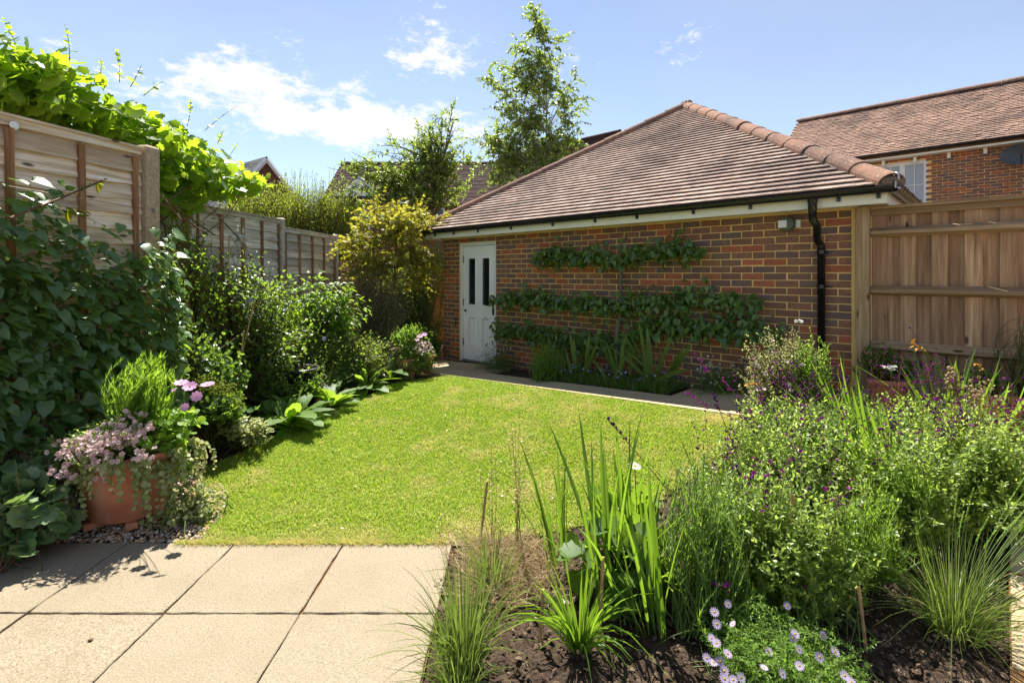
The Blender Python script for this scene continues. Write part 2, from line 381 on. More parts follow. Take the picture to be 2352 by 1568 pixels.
    # terracotta
    m, nt, out = newmat('terracotta'); pos = geo_pos(nt); n = noise(nt, pos, 5, 5, 0.6); n2 = noise(nt, pos, 60, 4, 0.7); n3 = noise(nt, mapped(nt, pos, (9, 9, 2)), 1, 4)
    c = mixc(nt, mrange(nt, n, 0.3, 0.7), lin(172, 104, 76), lin(200, 134, 102)); c = mixc(nt, mrange(nt, n3, 0.5, 0.7, 0, 0.5), c, lin(196, 160, 134)); c = mixc(nt, mrange(nt, n2, 0.62, 0.7, 0, 0.5), c, lin(90, 62, 46))
    bsdf(nt, out, c, 0.85, 0.15, n2, 0.3, 0.003); MAT['terracotta'] = m
    # ground stuffs
    m, nt, out = newmat('slab_stone'); pos = geo_pos(nt); n = noise(nt, pos, 150, 3, 0.75); n2 = noise(nt, pos, 70, 4, 0.7); n3 = noise(nt, pos, 2.6, 5, 0.6); n4 = noise(nt, pos, 11, 5, 0.65); r = rnd_node(nt)
    c = mixc(nt, mrange(nt, n, 0.36, 0.64), lin(113, 102, 84), lin(158, 146, 124)); c = mixc(nt, mrange(nt, n2, 0.58, 0.66, 0, 0.75), c, lin(85, 74, 60)); c = mixc(nt, mrange(nt, n2, 0.30, 0.38, 0.6, 0.0), c, lin(177, 166, 147))
    c = mixc(nt, mrange(nt, n3, 0.45, 0.70, 0, 0.42), c, lin(115, 102, 82)); c = mixc(nt, mrange(nt, n4, 0.60, 0.76, 0, 0.32), c, lin(101, 87, 67)); c = mixc(nt, mrange(nt, r, 0, 1, 0, 0.38), c, lin(135, 125, 107))
    bsdf(nt, out, c, 0.9, 0.15, n, 0.7, 0.005); MAT['slab'] = m
    m, nt, out = newmat('path_stone'); pos = geo_pos(nt); n = noise(nt, pos, 240, 3, 0.7); n3 = noise(nt, pos, 2.5, 4); r = rnd_node(nt)
    c = mixc(nt, mrange(nt, n, 0.3, 0.7), lin(166, 146, 116), lin(199, 179, 143)); c = mixc(nt, mrange(nt, n3, 0.42, 0.7, 0, 0.4), c, lin(145, 126, 98)); c = mixc(nt, mrange(nt, r, 0, 1, 0, 0.2), c, lin(154, 137, 112))
    bsdf(nt, out, c, 0.9, 0.15, n, 0.5, 0.004); MAT['path'] = m
    m, nt, out = newmat('joint_sand'); bsdf(nt, out, lin(112, 84, 56), 1.0, 0.05); MAT['joint'] = m
    m, nt, out = newmat('garden_soil'); pos = geo_pos(nt); n = noise(nt, pos, 45, 6, 0.7); n2 = noise(nt, pos, 9, 4)
    c = mixc(nt, mrange(nt, n, 0.3, 0.7), (0.035, 0.024, 0.017), (0.12, 0.085, 0.06)); c = mixc(nt, mrange(nt, n2, 0.5, 0.75, 0, 0.5), c, (0.17, 0.125, 0.09))
    bsdf(nt, out, c, 1.0, 0.05, n, 1.0, 0.03); MAT['soil'] = m
    m, nt, out = newmat('soil_clods'); r = rnd_node(nt); c = ramp(nt, r, [(0.05, 0.034, 0.023), (0.10, 0.070, 0.047), (0.14, 0.10, 0.07), (0.28, 0.22, 0.16)], [0, 0.5, 0.93, 1.0])
    bsdf(nt, out, c, 1.0, 0.05); MAT['clod'] = m
    m, nt, out = newmat('pebbles'); r = rnd_node(nt); c = ramp(nt, r, [lin(170, 128, 92), lin(196, 164, 130), lin(140, 96, 66), lin(206, 190, 168), lin(128, 112, 98), lin(222, 214, 204)])
    bsdf(nt, out, c, 0.8, 0.2); MAT['pebble'] = m
    m, nt, out = newmat('turf'); pos = geo_pos(nt); n = noise(nt, pos, 60, 4, 0.7); n2 = noise(nt, pos, 1.4, 4)
    c = mixc(nt, mrange(nt, n, 0.3, 0.7), (0.14, 0.17, 0.03), (0.26, 0.27, 0.07)); c = mixc(nt, mrange(nt, n2, 0.5, 0.7, 0, 0.6), c, (0.22, 0.19, 0.075))
    bsdf(nt, out, c, 1.0, 0.05, n, 0.8, 0.02); MAT['turf'] = m
    m, nt, out = newmat('grass_blades'); r = rnd_node(nt); pos = geo_pos(nt)
    c = ramp(nt, r, [(0.205, 0.335, 0.022), (0.245, 0.37, 0.028), (0.29, 0.395, 0.04), (0.37, 0.43, 0.075), (0.55, 0.50, 0.20)], [0, 0.4, 0.7, 0.9, 1.0])
    n2 = noise(nt, pos, 2.2, 6, 0.62); sx = nt.nodes.new('ShaderNodeSeparateXYZ'); nt.links.new(pos, sx.inputs[0])
    dry = nt.nodes.new('ShaderNodeMath'); dry.operation = 'ADD'; nt.links.new(n2, dry.inputs[0]); nt.links.new(mrange(nt, sx.outputs[0], -1.6, 2.2, -0.05, 0.10), dry.inputs[1])
    edge = mrange(nt, sx.outputs[1], 2.85, 3.12, 0.16, 0.0)
    d2 = nt.nodes.new('ShaderNodeMath'); d2.operation = 'ADD'; nt.links.new(dry.outputs[0], d2.inputs[0]); nt.links.new(edge, d2.inputs[1])
    c = mixc(nt, mrange(nt, d2.outputs[0], 0.50, 0.70, 0, 0.8), c, (0.54, 0.47, 0.23))
    b = nt.nodes.new('ShaderNodeBsdfPrincipled'); nt.links.new(c, b.inputs['Base Color']); b.inputs['Roughness'].default_value = 0.6; b.inputs['Specular IOR Level'].default_value = 0.2
    t = nt.nodes.new('ShaderNodeBsdfTranslucent'); nt.links.new(mixc(nt, 1.0, c, (1.35, 1.3, 0.8), 'MULTIPLY'), t.inputs[0])
    mx = nt.nodes.new('ShaderNodeMixShader'); mx.inputs[0].default_value = 0.42; nt.links.new(b.outputs[0], mx.inputs[1]); nt.links.new(t.outputs[0], mx.inputs[2]); nt.links.new(mx.outputs[0], out.inputs[0]); MAT['grass'] = m
    # leaves
    lm = leafmat
    MAT['l_ivy'] = lm('climbing_leaf', [(0.065, 0.14, 0.042), (0.09, 0.18, 0.05), (0.125, 0.22, 0.058), (0.075, 0.155, 0.045)], (0.36, 0.54, 0.05), 0.36, 0.36, 0.65)
    MAT['l_yellow'] = lm('yellowing_leaf', [(0.50, 0.52, 0.02), (0.58, 0.56, 0.03)], (0.75, 0.78, 0.03), 0.5, 0.5, 0.4)
    MAT['l_vine'] = lm('vine_leaf', [(0.10, 0.20, 0.02), (0.13, 0.24, 0.025), (0.16, 0.26, 0.03)], (0.56, 0.78, 0.035), 0.55, 0.5, 0.35)
    MAT['l_dark'] = lm('dark_leaf', [(0.06, 0.12, 0.025), (0.085, 0.155, 0.03), (0.11, 0.19, 0.035)], (0.34, 0.52, 0.04), 0.40, 0.40, 0.5)
    MAT['l_esp'] = lm('fruit_tree_leaf', [(0.06, 0.125, 0.025), (0.085, 0.165, 0.03), (0.16, 0.26, 0.045), (0.07, 0.145, 0.03)], (0.30, 0.48, 0.04), 0.3, 0.33, 0.6)
    MAT['l_mid'] = lm('mid_leaf', [(0.07, 0.14, 0.025), (0.10, 0.19, 0.03), (0.13, 0.22, 0.04)], (0.36, 0.56, 0.04), 0.45, 0.55, 0.35)
    MAT['l_bright'] = lm('bright_leaf', [(0.10, 0.20, 0.025), (0.13, 0.25, 0.03), (0.16, 0.28, 0.035)], (0.40, 0.64, 0.03), 0.48, 0.45, 0.45)
    MAT['l_salvia'] = lm('salvia_leaf', [(0.17, 0.265, 0.05), (0.22, 0.32, 0.06), (0.27, 0.37, 0.09)], (0.50, 0.66, 0.10), 0.52, 0.40, 0.5)
    MAT['l_feather'] = lm('feathery_leaf', [(0.15, 0.29, 0.03), (0.19, 0.34, 0.035), (0.22, 0.37, 0.045)], (0.42, 0.66, 0.05), 0.52, 0.55, 0.3)
    MAT['l_birch'] = lm('birch_leaf', [(0.11, 0.16, 0.035), (0.14, 0.20, 0.045), (0.18, 0.24, 0.05)], (0.42, 0.56, 0.06), 0.48, 0.38, 0.55)
    MAT['l_acer'] = lm('acer_leaf', [(0.20, 0.24, 0.025), (0.26, 0.27, 0.03), (0.15, 0.22, 0.03), (0.34, 0.22, 0.04)], (0.66, 0.62, 0.05), 0.5, 0.45, 0.4)
    MAT['l_bamboo'] = lm('hedge_leaf', [(0.12, 0.18, 0.03), (0.16, 0.22, 0.035), (0.20, 0.24, 0.04)], (0.48, 0.60, 0.05), 0.48, 0.45, 0.4)
    MAT['l_grey'] = lm('grey_green_leaf', [(0.166, 0.226, 0.113), (0.226, 0.284, 0.150), (0.284, 0.330, 0.180)], (0.420, 0.540, 0.180), 0.38, 0.5, 0.4)
    MAT['l_var'] = lm('variegated_leaf', [(0.149, 0.224, 0.060), (0.254, 0.314, 0.113), (0.538, 0.568, 0.299), (0.179, 0.254, 0.067)], (0.598, 0.600, 0.209), 0.42, 0.45, 0.45)
    MAT['l_blade'] = lm('sword_leaf', [(0.09, 0.19, 0.025), (0.12, 0.24, 0.03), (0.15, 0.28, 0.035)], (0.30, 0.50, 0.03), 0.45, 0.40, 0.45)
    MAT['l_iris'] = lm('iris_leaf', [(0.15, 0.25, 0.055), (0.19, 0.29, 0.065), (0.23, 0.33, 0.08)], (0.36, 0.50, 0.07), 0.4, 0.5, 0.35)
    MAT['l_grassy'] = lm('tuft_blade', [(0.07, 0.13, 0.03), (0.10, 0.17, 0.04), (0.14, 0.20, 0.05), (0.32, 0.26, 0.11)], (0.26, 0.38, 0.05), 0.4, 0.45, 0.4)
    MAT['l_dry'] = lm('dry_seedhead', [(0.42, 0.30, 0.17), (0.52, 0.40, 0.25), (0.36, 0.24, 0.13)], (0.55, 0.42, 0.24), 0.4, 0.7, 0.2)
    MAT['l_heuchera'] = lm('heuchera_leaf', [(0.12, 0.21, 0.07), (0.18, 0.29, 0.12), (0.27, 0.37, 0.19)], (0.30, 0.46, 0.10), 0.36, 0.4, 0.5)
    MAT['l_herb'] = lm('herb_leaf', [(0.14, 0.28, 0.04), (0.19, 0.34, 0.05), (0.16, 0.31, 0.04)], (0.44, 0.66, 0.06), 0.46, 0.5, 0.35)
    MAT['p_purple'] = petal('purple_petal', (0.085, 0.006, 0.11)); MAT['p_magenta'] = petal('magenta_petal', (0.36, 0.02, 0.30))
    MAT['p_pink'] = petal('pink_petal', (0.70, 0.36, 0.60)); MAT['p_pale'] = petal('pale_pink_petal', (0.80, 0.58, 0.56))
    MAT['p_lilac'] = petal('lilac_petal', (0.62, 0.50, 0.74)); MAT['p_white'] = petal('white_petal', (0.80, 0.80, 0.76)); MAT['p_blue'] = petal('blue_petal', (0.36, 0.34, 0.66))
    MAT['p_yellow'] = petal('yellow_petal', (0.62, 0.44, 0.03)); MAT['p_orange'] = petal('orange_petal', (0.70, 0.32, 0.03)); MAT['p_lime'] = petal('lime_flower', (0.40, 0.46, 0.04))
mk_materials()

# ------------------------------------------------------------------ leaf shapes (length 1 along +y, face up +z)
def strip_leaf(prof, w, fold=0.15, droop=0.2, twist=0.0):
    """prof: [(y, halfwidth 0..1)], first and last are points"""
    mid = []; lf = []; rt = []
    for y, h in prof:
        z = -droop * y * y; mid.append((0, y, z))
        lf.append((-w * h, y, z + fold * w * h)); rt.append((w * h, y, z + fold * w * h))
    n = len(prof); V = mid + lf[1:-1] + rt[1:-1]; k = n - 2; F = []
    l = lambda i: n + i - 1
    r = lambda i: n + k + i - 1
    F.append((0, 1, l(1))); F.append((0, r(1), 1))
    for i in range(1, k):
        F += [(i, i + 1, l(i + 1)), (i, l(i + 1), l(i)), (i, r(i), r(i + 1)), (i, r(i + 1), i + 1)]
    F.append((k, n - 1, l(k))); F.append((k, r(k), n - 1))
    return np.array(V, float), np.array(F)
def fan_leaf(outline, cup=0.1, droop=0.1):
    o = np.array(outline, float); V = [[0, 0.12, 0]]
    for x, y in o: V.append([x, y, cup * (x * x + (y - .4) ** 2) * 2 - droop * max(0, y) ** 2])
    n = len(o); F = [[0, i + 1, (i + 1) % n + 1] for i in range(n)]
    return np.array(V, float), np.array(F)
OVATE = strip_leaf([(0, 0), (0.18, .72), (0.45, 1), (0.75, .62), (1, 0)], 0.30, 0.25, 0.25)
LANCE = strip_leaf([(0, 0), (0.35, 1), (0.7, .7), (1, 0)], 0.17, 0.3, 0.2)
LONGL = strip_leaf([(0, 0), (0.10, .22), (0.32, .55), (0.56, .95), (0.76, 1), (0.92, .62), (1, 0)], 0.19, 0.22, 0.55)
SMALL = strip_leaf([(0, 0), (0.45, 1), (1, 0)], 0.30, 0.25, 0.2)
SLIM = strip_leaf([(0, 0), (0.4, 1), (1, 0)], 0.16, 0.25, 0.25)
NEEDLE = (np.array([[-.035, 0, 0], [.035, 0, 0], [0, 1, 0.05]], float), np.array([[0, 1, 2]]))
HEART = strip_leaf([(0, 0), (-0.10, .62), (0.10, .98), (0.35, 1), (0.65, .66), (0.88, .22), (1, 0)], 0.44, 0.20, 0.30)
def lobed(nl=5, depth=0.28, pts=15, tip=0.1):
    o = []
    for i in range(pts):
        a = -math.pi / 2 + 0.28 + (2 * math.pi - 0.56) * i / (pts - 1)
        r = 0.5 * (1 - depth * 0.5 * (1 - math.cos(nl * 2 * math.pi * i / (pts - 1)))) * (1 + tip * math.sin((a)))
        o.append((r * math.cos(a), 0.42 + r * math.sin(a)))
    return o
def rot_start(o):  # fan starting on the right of the stalk notch, going round
    return o
VINE = fan_leaf([(0.08, -0.08), (0.40, -0.02), (0.38, 0.18), (0.56, 0.38), (0.40, 0.50), (0.42, 0.72), (0.20, 0.68), (0, 1.0), (-0.20, 0.68), (-0.42, 0.72), (-0.40, 0.50), (-0.56, 0.38), (-0.38, 0.18), (-0.40, -0.02), (-0.08, -0.08)], 0.16, 0.2)
ROUND = fan_leaf([(0.07, -0.05), (0.34, -0.06), (0.44, 0.12), (0.54, 0.30), (0.46, 0.46), (0.46, 0.66), (0.28, 0.72), (0.18, 0.88), (0, 0.82), (-0.18, 0.88), (-0.28, 0.72), (-0.46, 0.66), (-0.46, 0.46), (-0.54, 0.30), (-0.44, 0.12), (-0.34, -0.06), (-0.07, -0.05)], 0.2, 0.1)
ACER = fan_leaf([(0.05, 0.0), (0.45, -0.05), (0.16, 0.18), (0.55, 0.42), (0.14, 0.36), (0.30, 0.80), (0.06, 0.46), (0, 1.0), (-0.06, 0.46), (-0.30, 0.80), (-0.14, 0.36), (-0.55, 0.42), (-0.16, 0.18), (-0.45, -0.05), (-0.05, 0.0)], 0.05, 0.25)
def flower_t(np_, r, w, cup=0.1, disc=0.22):
    """flat flower facing +z: petals mi 0, disc mi 1 -> returns (petalV,petalF),(discV,discF)"""
    V = []; F = []
    for i in range(np_):
        a = 2 * math.pi * i / np_; c, s = math.cos(a), math.sin(a); k = len(V)
        for x, y, z in ((0, 0.08, 0), (-w, 0.62, cup), (-w * .55, 1, cup * 1.5), (w * .55, 1, cup * 1.5), (w, 0.62, cup)):
            V.append((r * (c * y - s * x), r * (s * y + c * x), r * z))
        F += [(k, k + 1, k + 2), (k, k + 2, k + 3), (k, k + 3, k + 4)]
    D = [(0, 0, r * .16)] + [(r * disc * math.cos(2 * math.pi * i / 6), r * disc * math.sin(2 * math.pi * i / 6), r * .04) for i in range(6)]
    DF = [(0, 1 + i, 1 + (i + 1) % 6) for i in range(6)]
    return (np.array(V), np.array(F)), (np.array(D), np.array(DF))
def flower_mesh(name, np_, w, mp, md, cup=0.1, disc=0.22):
    (v, f), (d, df) = flower_t(np_, 1.0, w, cup, disc); mb = MB(); mb.add(v, f, 0.0, 0); mb.add(d, df, 0.0, 1); return mb.mesh(name, [mp, md])

# ------------------------------------------------------------------ plant generator
def rv(n, lo, hi): return lo + (hi - lo) * rng.random(n)
def frames(d, up):
    """columns: side, length, normal"""
    d = nrm(d); s = nrm(np.cross(d, up)); n = np.cross(s, d); return np.stack([s, d, n], -1)
def shoots(base, tip, bend, n=6):
    u = np.linspace(0, 1, n + 1)[None, :, None]; c = (base + tip) / 2 + bend
    return (1 - u) ** 2 * base[:, None] + 2 * u * (1 - u) * c[:, None] + u ** 2 * tip[:, None]
def leaves_along(pts, per, f0=0.25, f1=1.0, spread=1.1, up=0.25, size=(0.03, 0.05), opp=True, taper=0.4, jit=0.35, droop=0.0):
    """leaf positions, directions, up vectors and sizes along each shoot"""
    N, n, _ = pts.shape
    k = np.arange(per)
    f = f0 + (f1 - f0) * ((k // 2 if opp else k) + 0.5) / (math.ceil(per / 2) if opp else per)
    f = np.clip(f[None] + rv((N, per), -0.02, 0.02), 0, 0.999)
    x = f * (n - 1); i = x.astype(int); w = (x - i)[..., None]; ii = np.arange(N)[:, None]
    pos = pts[ii, i] * (1 - w) + pts[ii, i + 1] * w; T = nrm(pts[ii, i + 1] - pts[ii, i])
    ref = np.where(np.abs(T[..., 2:3]) > 0.92, np.array([1.0, 0, 0]), np.array([0, 0, 1.0])); a = nrm(np.cross(T, ref)); b = np.cross(T, a)
    ang = ((k // 2) * (math.pi / 2) + (k % 2) * math.pi if opp else k * 2.4)[None] + rv((N, 1), 0, 6.28) + rv((N, per), -0.3, 0.3)
    rad = a * np.cos(ang)[..., None] + b * np.sin(ang)[..., None]
    sp = spread * (1 - 0.45 * f[..., None])
    d = T * np.cos(sp) + rad * np.sin(sp); d = d + np.array([0, 0, up - droop]) + rng.normal(0, jit * 0.5, d.shape)
    upv = T * 0.6 + np.array([0, 0, 0.9]) + rng.normal(0, jit, d.shape)
    sz = rv((N, per), *size) * (1 - taper * f ** 2)
    return pos.reshape(-1, 3), nrm(d).reshape(-1, 3), nrm(upv).reshape(-1, 3), sz.ravel()
def ell(centres, n):
    """n points inside a set of ellipsoids [(c, r)], volume weighted"""
    vol = np.array([np.prod(r) for c, r in centres]); pick = rng.choice(len(centres), n, p=vol / vol.sum())
    d = nrm(rng.normal(size=(n, 3))) * rng.random((n, 1)) ** (1 / 2.2)
    C = np.array([c for c, r in centres]); R = np.array([r for c, r in centres]); return C[pick] + d * R[pick]
def put_leaves(T, tmpl, mats, pos, d, up, sz, singles=0, name='leaf', mass='foliage', parent=None, wide=1.0):
    """the leaves that show largest become parts of their own, the rest one part of the thing"""
    R = frames(d, up); mat = mats
    sc = sz[:, None] * np.array([[wide, 1, 1]])
    if singles:
        dist = np.linalg.norm(pos - np.array([0, 0, CAM_H]), axis=1); order = np.argsort(-(sz / dist) * (0.75 + 0.5 * rng.random(len(sz))))
        a, b = order[:singles], order[singles:]
        me = MB().add(tmpl[0], tmpl[1], 0.0).mesh(name, mat, smooth=True)
        for i in a: T.place(name, me, pos[i], R[i], sc[i], parent)
    else: b = np.arange(len(pos))
    if len(b):
        mb = MB().many(tmpl[0], tmpl[1], pos[b], R[b], sc[b]); return T.part(mass, mb, mat, parent, 'stuff' if singles else None, True)
def stems_part(T, pts, r0, r1, mat, name='stems', sides=3, kind=None):
    n = pts.shape[1]; mb = MB(); tubes(mb, pts, np.linspace(r0, r1, n), sides, cap=False); return T.part(name, mb, mat, kind=kind or ('stuff' if len(pts) > 1 else None), smooth=True)
def bush(name, label, cat, base, centres, nst, per, size, tmpl, mat, stemmat='stem', singles=0, group=None, f0=0.35, spread=1.1, up=0.25, bend=0.12, base_r=0.06, r0=0.004, opp=True, jit=0.35, droop=0.0, taper=0.4, wide=1.0):
    base = np.asarray(base, float); T = Thing(name, label, cat, base, group)
    tips = ell(centres, nst); bs = base + np.c_[rng.normal(0, base_r, (nst, 2)), np.zeros(nst)]
    bd = np.c_[(bs - tips)[:, :2] * -0.0 + rng.normal(0, bend, (nst, 2)), np.abs(rng.normal(0, bend, nst))]
    pts = shoots(bs, tips, bd, 6); stems_part(T, pts, r0, r0 * 0.35, MAT[stemmat])
    pos, d, u, s = leaves_along(pts, per, f0, 1.0, spread, up, size, opp, taper, jit, droop)
    put_leaves(T, tmpl, MAT[mat], pos, d, u, s, singles, wide=wide)
    return T, pts

# ================================================================== GROUND, LAWN, PATIO, PATHS
def inside(poly, X, Y):
    poly = np.asarray(poly); r = np.zeros(X.shape, bool); n = len(poly)
    for i in range(n):
        x1, y1 = poly[i]; x2, y2 = poly[(i + 1) % n]
        c = ((y1 > Y) != (y2 > Y)) & (X < (x2 - x1) * (Y - y1) / (y2 - y1 + 1e-12) + x1); r ^= c
    return r
def XY(s, t): return np.array([U[0] * s + VV[0] * t, U[1] * s + VV[1] * t])
S0 = float(U @ WL)
T_EDGE, T_BED, T_WALL = 4.55, 4.97, 5.69
def grid_sheet(xs, ys, zf, keep=None):
    X, Y = np.meshgrid(xs, ys, indexing='ij'); V = np.stack([X, Y, zf(X, Y)], -1).reshape(-1, 3); n, m = len(xs), len(ys)
    i = np.arange(n - 1)[:, None] * m; j = np.arange(m - 1)[None]
    F = np.stack([i + j, i + m + j, i + m + j + 1, i + j + 1], -1).reshape(-1, 4)
    if keep is not None:
        xc = (xs[:-1] + xs[1:]) / 2; yc = (ys[:-1] + ys[1:]) / 2; XC, YC = np.meshgrid(xc, yc, indexing='ij'); F = F[keep(XC, YC).ravel()]
        used = np.unique(F); mp = np.zeros(len(V), int); mp[used] = np.arange(len(used)); V = V[used]; F = mp[F]
    return MB().add(V, F, 0.3)
xs = np.concatenate([[-400, -150, -60, -25], np.linspace(-12, 14, 131), [25, 60, 150, 400]]); ys = np.concatenate([[-60, -20, -6], np.linspace(-2, 18, 101), [30, 60, 150, 500]])
structure('ground', grid_sheet(xs, ys, lambda X, Y: gz(X, Y) - 0.045).mesh('ground', MAT['soil'], smooth=True), 'dark garden soil under beds and lawn')
# crumbly bed surface close to the camera
def lump(X, Y):
    return (np.sin(X * 31 + 2 * np.sin(Y * 17)) * np.sin(Y * 37 + 1.7 * np.sin(X * 23)) * 0.5 + np.sin(X * 83 + Y * 41) * np.sin(Y * 97 - X * 29) * 0.35) * 0.022
lawn_px = [(1040, 1246), (470, 1246), (452, 1210), (446, 1140), (470, 1072), (560, 1036), (640, 997), (740, 948), (850, 908), (885, 888), (930, 874), (985, 868)]
LAWN = [G(*q)[:2] for q in lawn_px]; LAWN[0][1] = 2.885; LAWN[1][1] = 2.885
LAWN += [XY(s, T_EDGE - 0.005) for s in (-5.6, -4.5, -3.4, -2.2, -1.35)] + [G(1680, 1020)[:2], G(1600, 1090)[:2], G(1480, 1160)[:2], G(1330, 1205)[:2], G(1200, 1228)[:2]]
BED = [(-0.33, 2.885), (-0.33, 0.9)] + [tuple(XY(0.02, t)) for t in (1.3, 2.0, 3.0, 4.0, 4.55)] + [tuple(p) for p in LAWN[16:]] + [tuple(LAWN[0])]
structure('flower_bed', grid_sheet(np.arange(-0.4, 4.2, 0.022), np.arange(0.8, 5.2, 0.022), lambda X, Y: gz(X, Y) - 0.02 + lump(X, Y), lambda X, Y: inside(BED, X, Y)).mesh('flower_bed', MAT['soil'], smooth=True), 'crumbly dark soil of the flower bed by the patio')
LX = np.arange(-3.0, 3.2, 0.05); LY = np.arange(2.885, 8.0, 0.05)
structure('lawn', grid_sheet(LX, LY, lambda X, Y: gz(X, Y) - 0.012, lambda X, Y: inside(LAWN, X, Y)).mesh('lawn', MAT['turf'], smooth=True), 'lawn between patio and garage path')
# grass blades
n = 420000; gx = rv(n, -3.0, 2.8); gy = 2.885 + (5.0) * rng.random(n) ** 1.15
k = inside(LAWN, gx, gy); gx, gy = gx[k], gy[k]; n = len(gx)
patch = 0.5 + 0.5 * np.sin(gx * 5.3 + 1.7 * np.sin(gy * 4.1)) * np.sin(gy * 6.1 + 2.2 * np.sin(gx * 3.7)); fine = 0.5 + 0.5 * np.sin(gx * 47 + 3 * np.sin(gy * 31)) * np.sin(gy * 53)
hgt = (0.010 + 0.015 * rng.random(n)) * (0.75 + 0.35 * patch + 0.25 * fine) * (1 + 0.12 * (gy - 3)); wd = (0.0017 + 0.0012 * rng.random(n)) * (1 + 0.25 * (gy - 3))
a = rv(n, 0, 6.28); tl = rv(n, 0.1, 1.0) * hgt; dx, dy = np.cos(a), np.sin(a); px, py = -dy * wd, dx * wd
z0 = gz(gx, gy) - 0.012
v = np.stack([np.stack([gx - px, gy - py, z0], -1), np.stack([gx + px, gy + py, z0], -1), np.stack([gx + px * .7 + dx * tl * .4, gy + py * .7 + dy * tl * .4, z0 + hgt * .65], -1),
              np.stack([gx - px * .7 + dx * tl * .4, gy - py * .7 + dy * tl * .4, z0 + hgt * .65], -1), np.stack([gx + dx * tl, gy + dy * tl, z0 + hgt * (1 - .25 * tl / hgt)], -1)], 1).reshape(-1, 3)
o5 = np.arange(n)[:, None] * 5; rr = np.clip(rng.random(n) * 0.75 + 0.25 * (1 - patch) * rng.random(n), 0, .999)
mb = MB(); mb.V.append(v); mb.n = len(v); mb.F[4].append(o5 + np.array([0, 1, 2, 3])); mb.R[4].append(rr); mb.M[4].append(np.zeros(n, int)); mb.F[3].append(o5 + np.array([3, 2, 4])); mb.R[3].append(rr); mb.M[3].append(np.zeros(n, int))
solo('grass', mb, MAT['grass'], 'short mown grass of the lawn with dry straw patches', 'grass', (0, 0, 0), kind='stuff')

n = 70; fx, fy = rv(n, -2.2, 1.6), rv(n, 2.95, 6.5); k = inside(LAWN, fx, fy); fx, fy = fx[k], fy[k]; n = len(fx)
solo('fallen_leaves', MB().many(np.array([[0, 0, 0], [-.3, .5, .12], [0, 1, 0], [.3, .5, .12]], float), np.array([[0, 1, 2, 3]]), np.stack([fx, fy, gz(fx, fy) + .014], -1), frames(rng.normal(size=(n, 3)) * [1, 1, .15], rng.normal(0, .25, (n, 3)) + [0, 0, 1]), rv(n, .012, .03)), MAT['pebble'], 'scattered dry fallen leaves and petals on the lawn', 'leaves', (0, 0, 0), kind='stuff')
nt_ = 150; cx_, cy_ = rv(nt_, -2.3, 1.8), rv(nt_, 2.9, 6.8); per_ = 60
wx_, wy_ = np.repeat(cx_, per_) + rng.normal(0, .035, nt_ * per_), np.repeat(cy_, per_) + rng.normal(0, .035, nt_ * per_); k = inside(LAWN, wx_, wy_); wx_, wy_ = wx_[k], wy_[k]; n = len(wx_)
solo('grass', MB().many(np.array([[-.5, -.4, 0], [.5, -.4, 0], [.6, .4, .1], [0, .75, .0], [-.6, .4, .1]], float)[[0, 1, 2, 4]], np.array([[0, 1, 2, 3]]), np.stack([wx_, wy_, gz(wx_, wy_) + rv(n, .004, .020)], -1), frames(rng.normal(size=(n, 3)) * [1, 1, .3], rng.normal(0, .3, (n, 3)) + [0, 0, 1]), rv(n, .004, .009)), MAT['grass'], 'clover and tufted weeds scattered through the lawn', 'grass', (0, 0, 0), kind='stuff')
ne = 5200; ex_ = np.concatenate([rv(ne, -1.9, -.35)]); ey_ = 2.885 + rng.normal(-.004, .012, ne); hh = rv(ne, .015, .05); aa = rv(ne, 0, 6.28); bb = np.stack([ex_, ey_, np.full(ne, -.012)], -1); tt = bb + np.stack([np.cos(aa) * hh * .7, np.sin(aa) * hh * .7 - hh * .2, hh * .8], -1)
def slab_mesh(name, w, l, h, mat, bev=0.006):
    """flat slab, worn edge: w along x, l along y, top at z=0"""
    mb = MB(); add_bevel_box(mb, (w / 2, l / 2, h / 2), bev * .5, (0, 0, -h / 2), rnd=0.0)
    return mb.mesh(name, mat)
def worn_slab(w, l, h, mat, seed):
    r = np.random.default_rng(seed); n = 14; o = []
    for (x0, y0), (x1, y1) in (((-1, -1), (1, -1)), ((1, -1), (1, 1)), ((1, 1), (-1, 1)), ((-1, 1), (-1, -1))):
        for q in range(n): t = q / n; o.append(((x0 + (x1 - x0) * t) * w / 2, (y0 + (y1 - y0) * t) * l / 2))
    o = np.array(o) + r.normal(0, .0016, (4 * n, 2)); o[::n] *= .994; inn = o * (1 - .010) + r.normal(0, .0008, o.shape); k = len(o)
    V = np.concatenate([np.c_[o, np.full(k, -h)], np.c_[o, np.full(k, -.003) + r.normal(0, .0008, k)], np.c_[inn, np.zeros(k)], [[0, 0, 0]]])
    F4 = [[i, (i + 1) % k, k + (i + 1) % k, k + i] for i in range(k)] + [[k + i, k + (i + 1) % k, 2 * k + (i + 1) % k, 2 * k + i] for i in range(k)]; F3 = [[2 * k + i, 2 * k + (i + 1) % k, 3 * k] for i in range(k)]
    mb = MB(); mb.add(V, np.array(F4), 0.0); mb.F[3].append(np.array(F3)); mb.R[3].append(np.zeros(k)); mb.M[3].append(np.zeros(k, int)); return mb.mesh('paving_slab', mat)
def rotz(a): c, s = math.cos(a), math.sin(a); return np.array([[c, -s, 0], [s, c, 0], [0, 0, 1.0]])
pat = structure('patio', MB().add([(-5, -5.4, -.014), (-.338, -5.4, -.014), (-.338, 2.88, -.014), (-5, 2.88, -.014)], [[0, 1, 2, 3]]).mesh('patio_bed', MAT['joint']), 'patio of pale buff square paving slabs')
sm = [worn_slab(0.606, 0.593, 0.05, MAT['slab'], q) for q in range(5)]
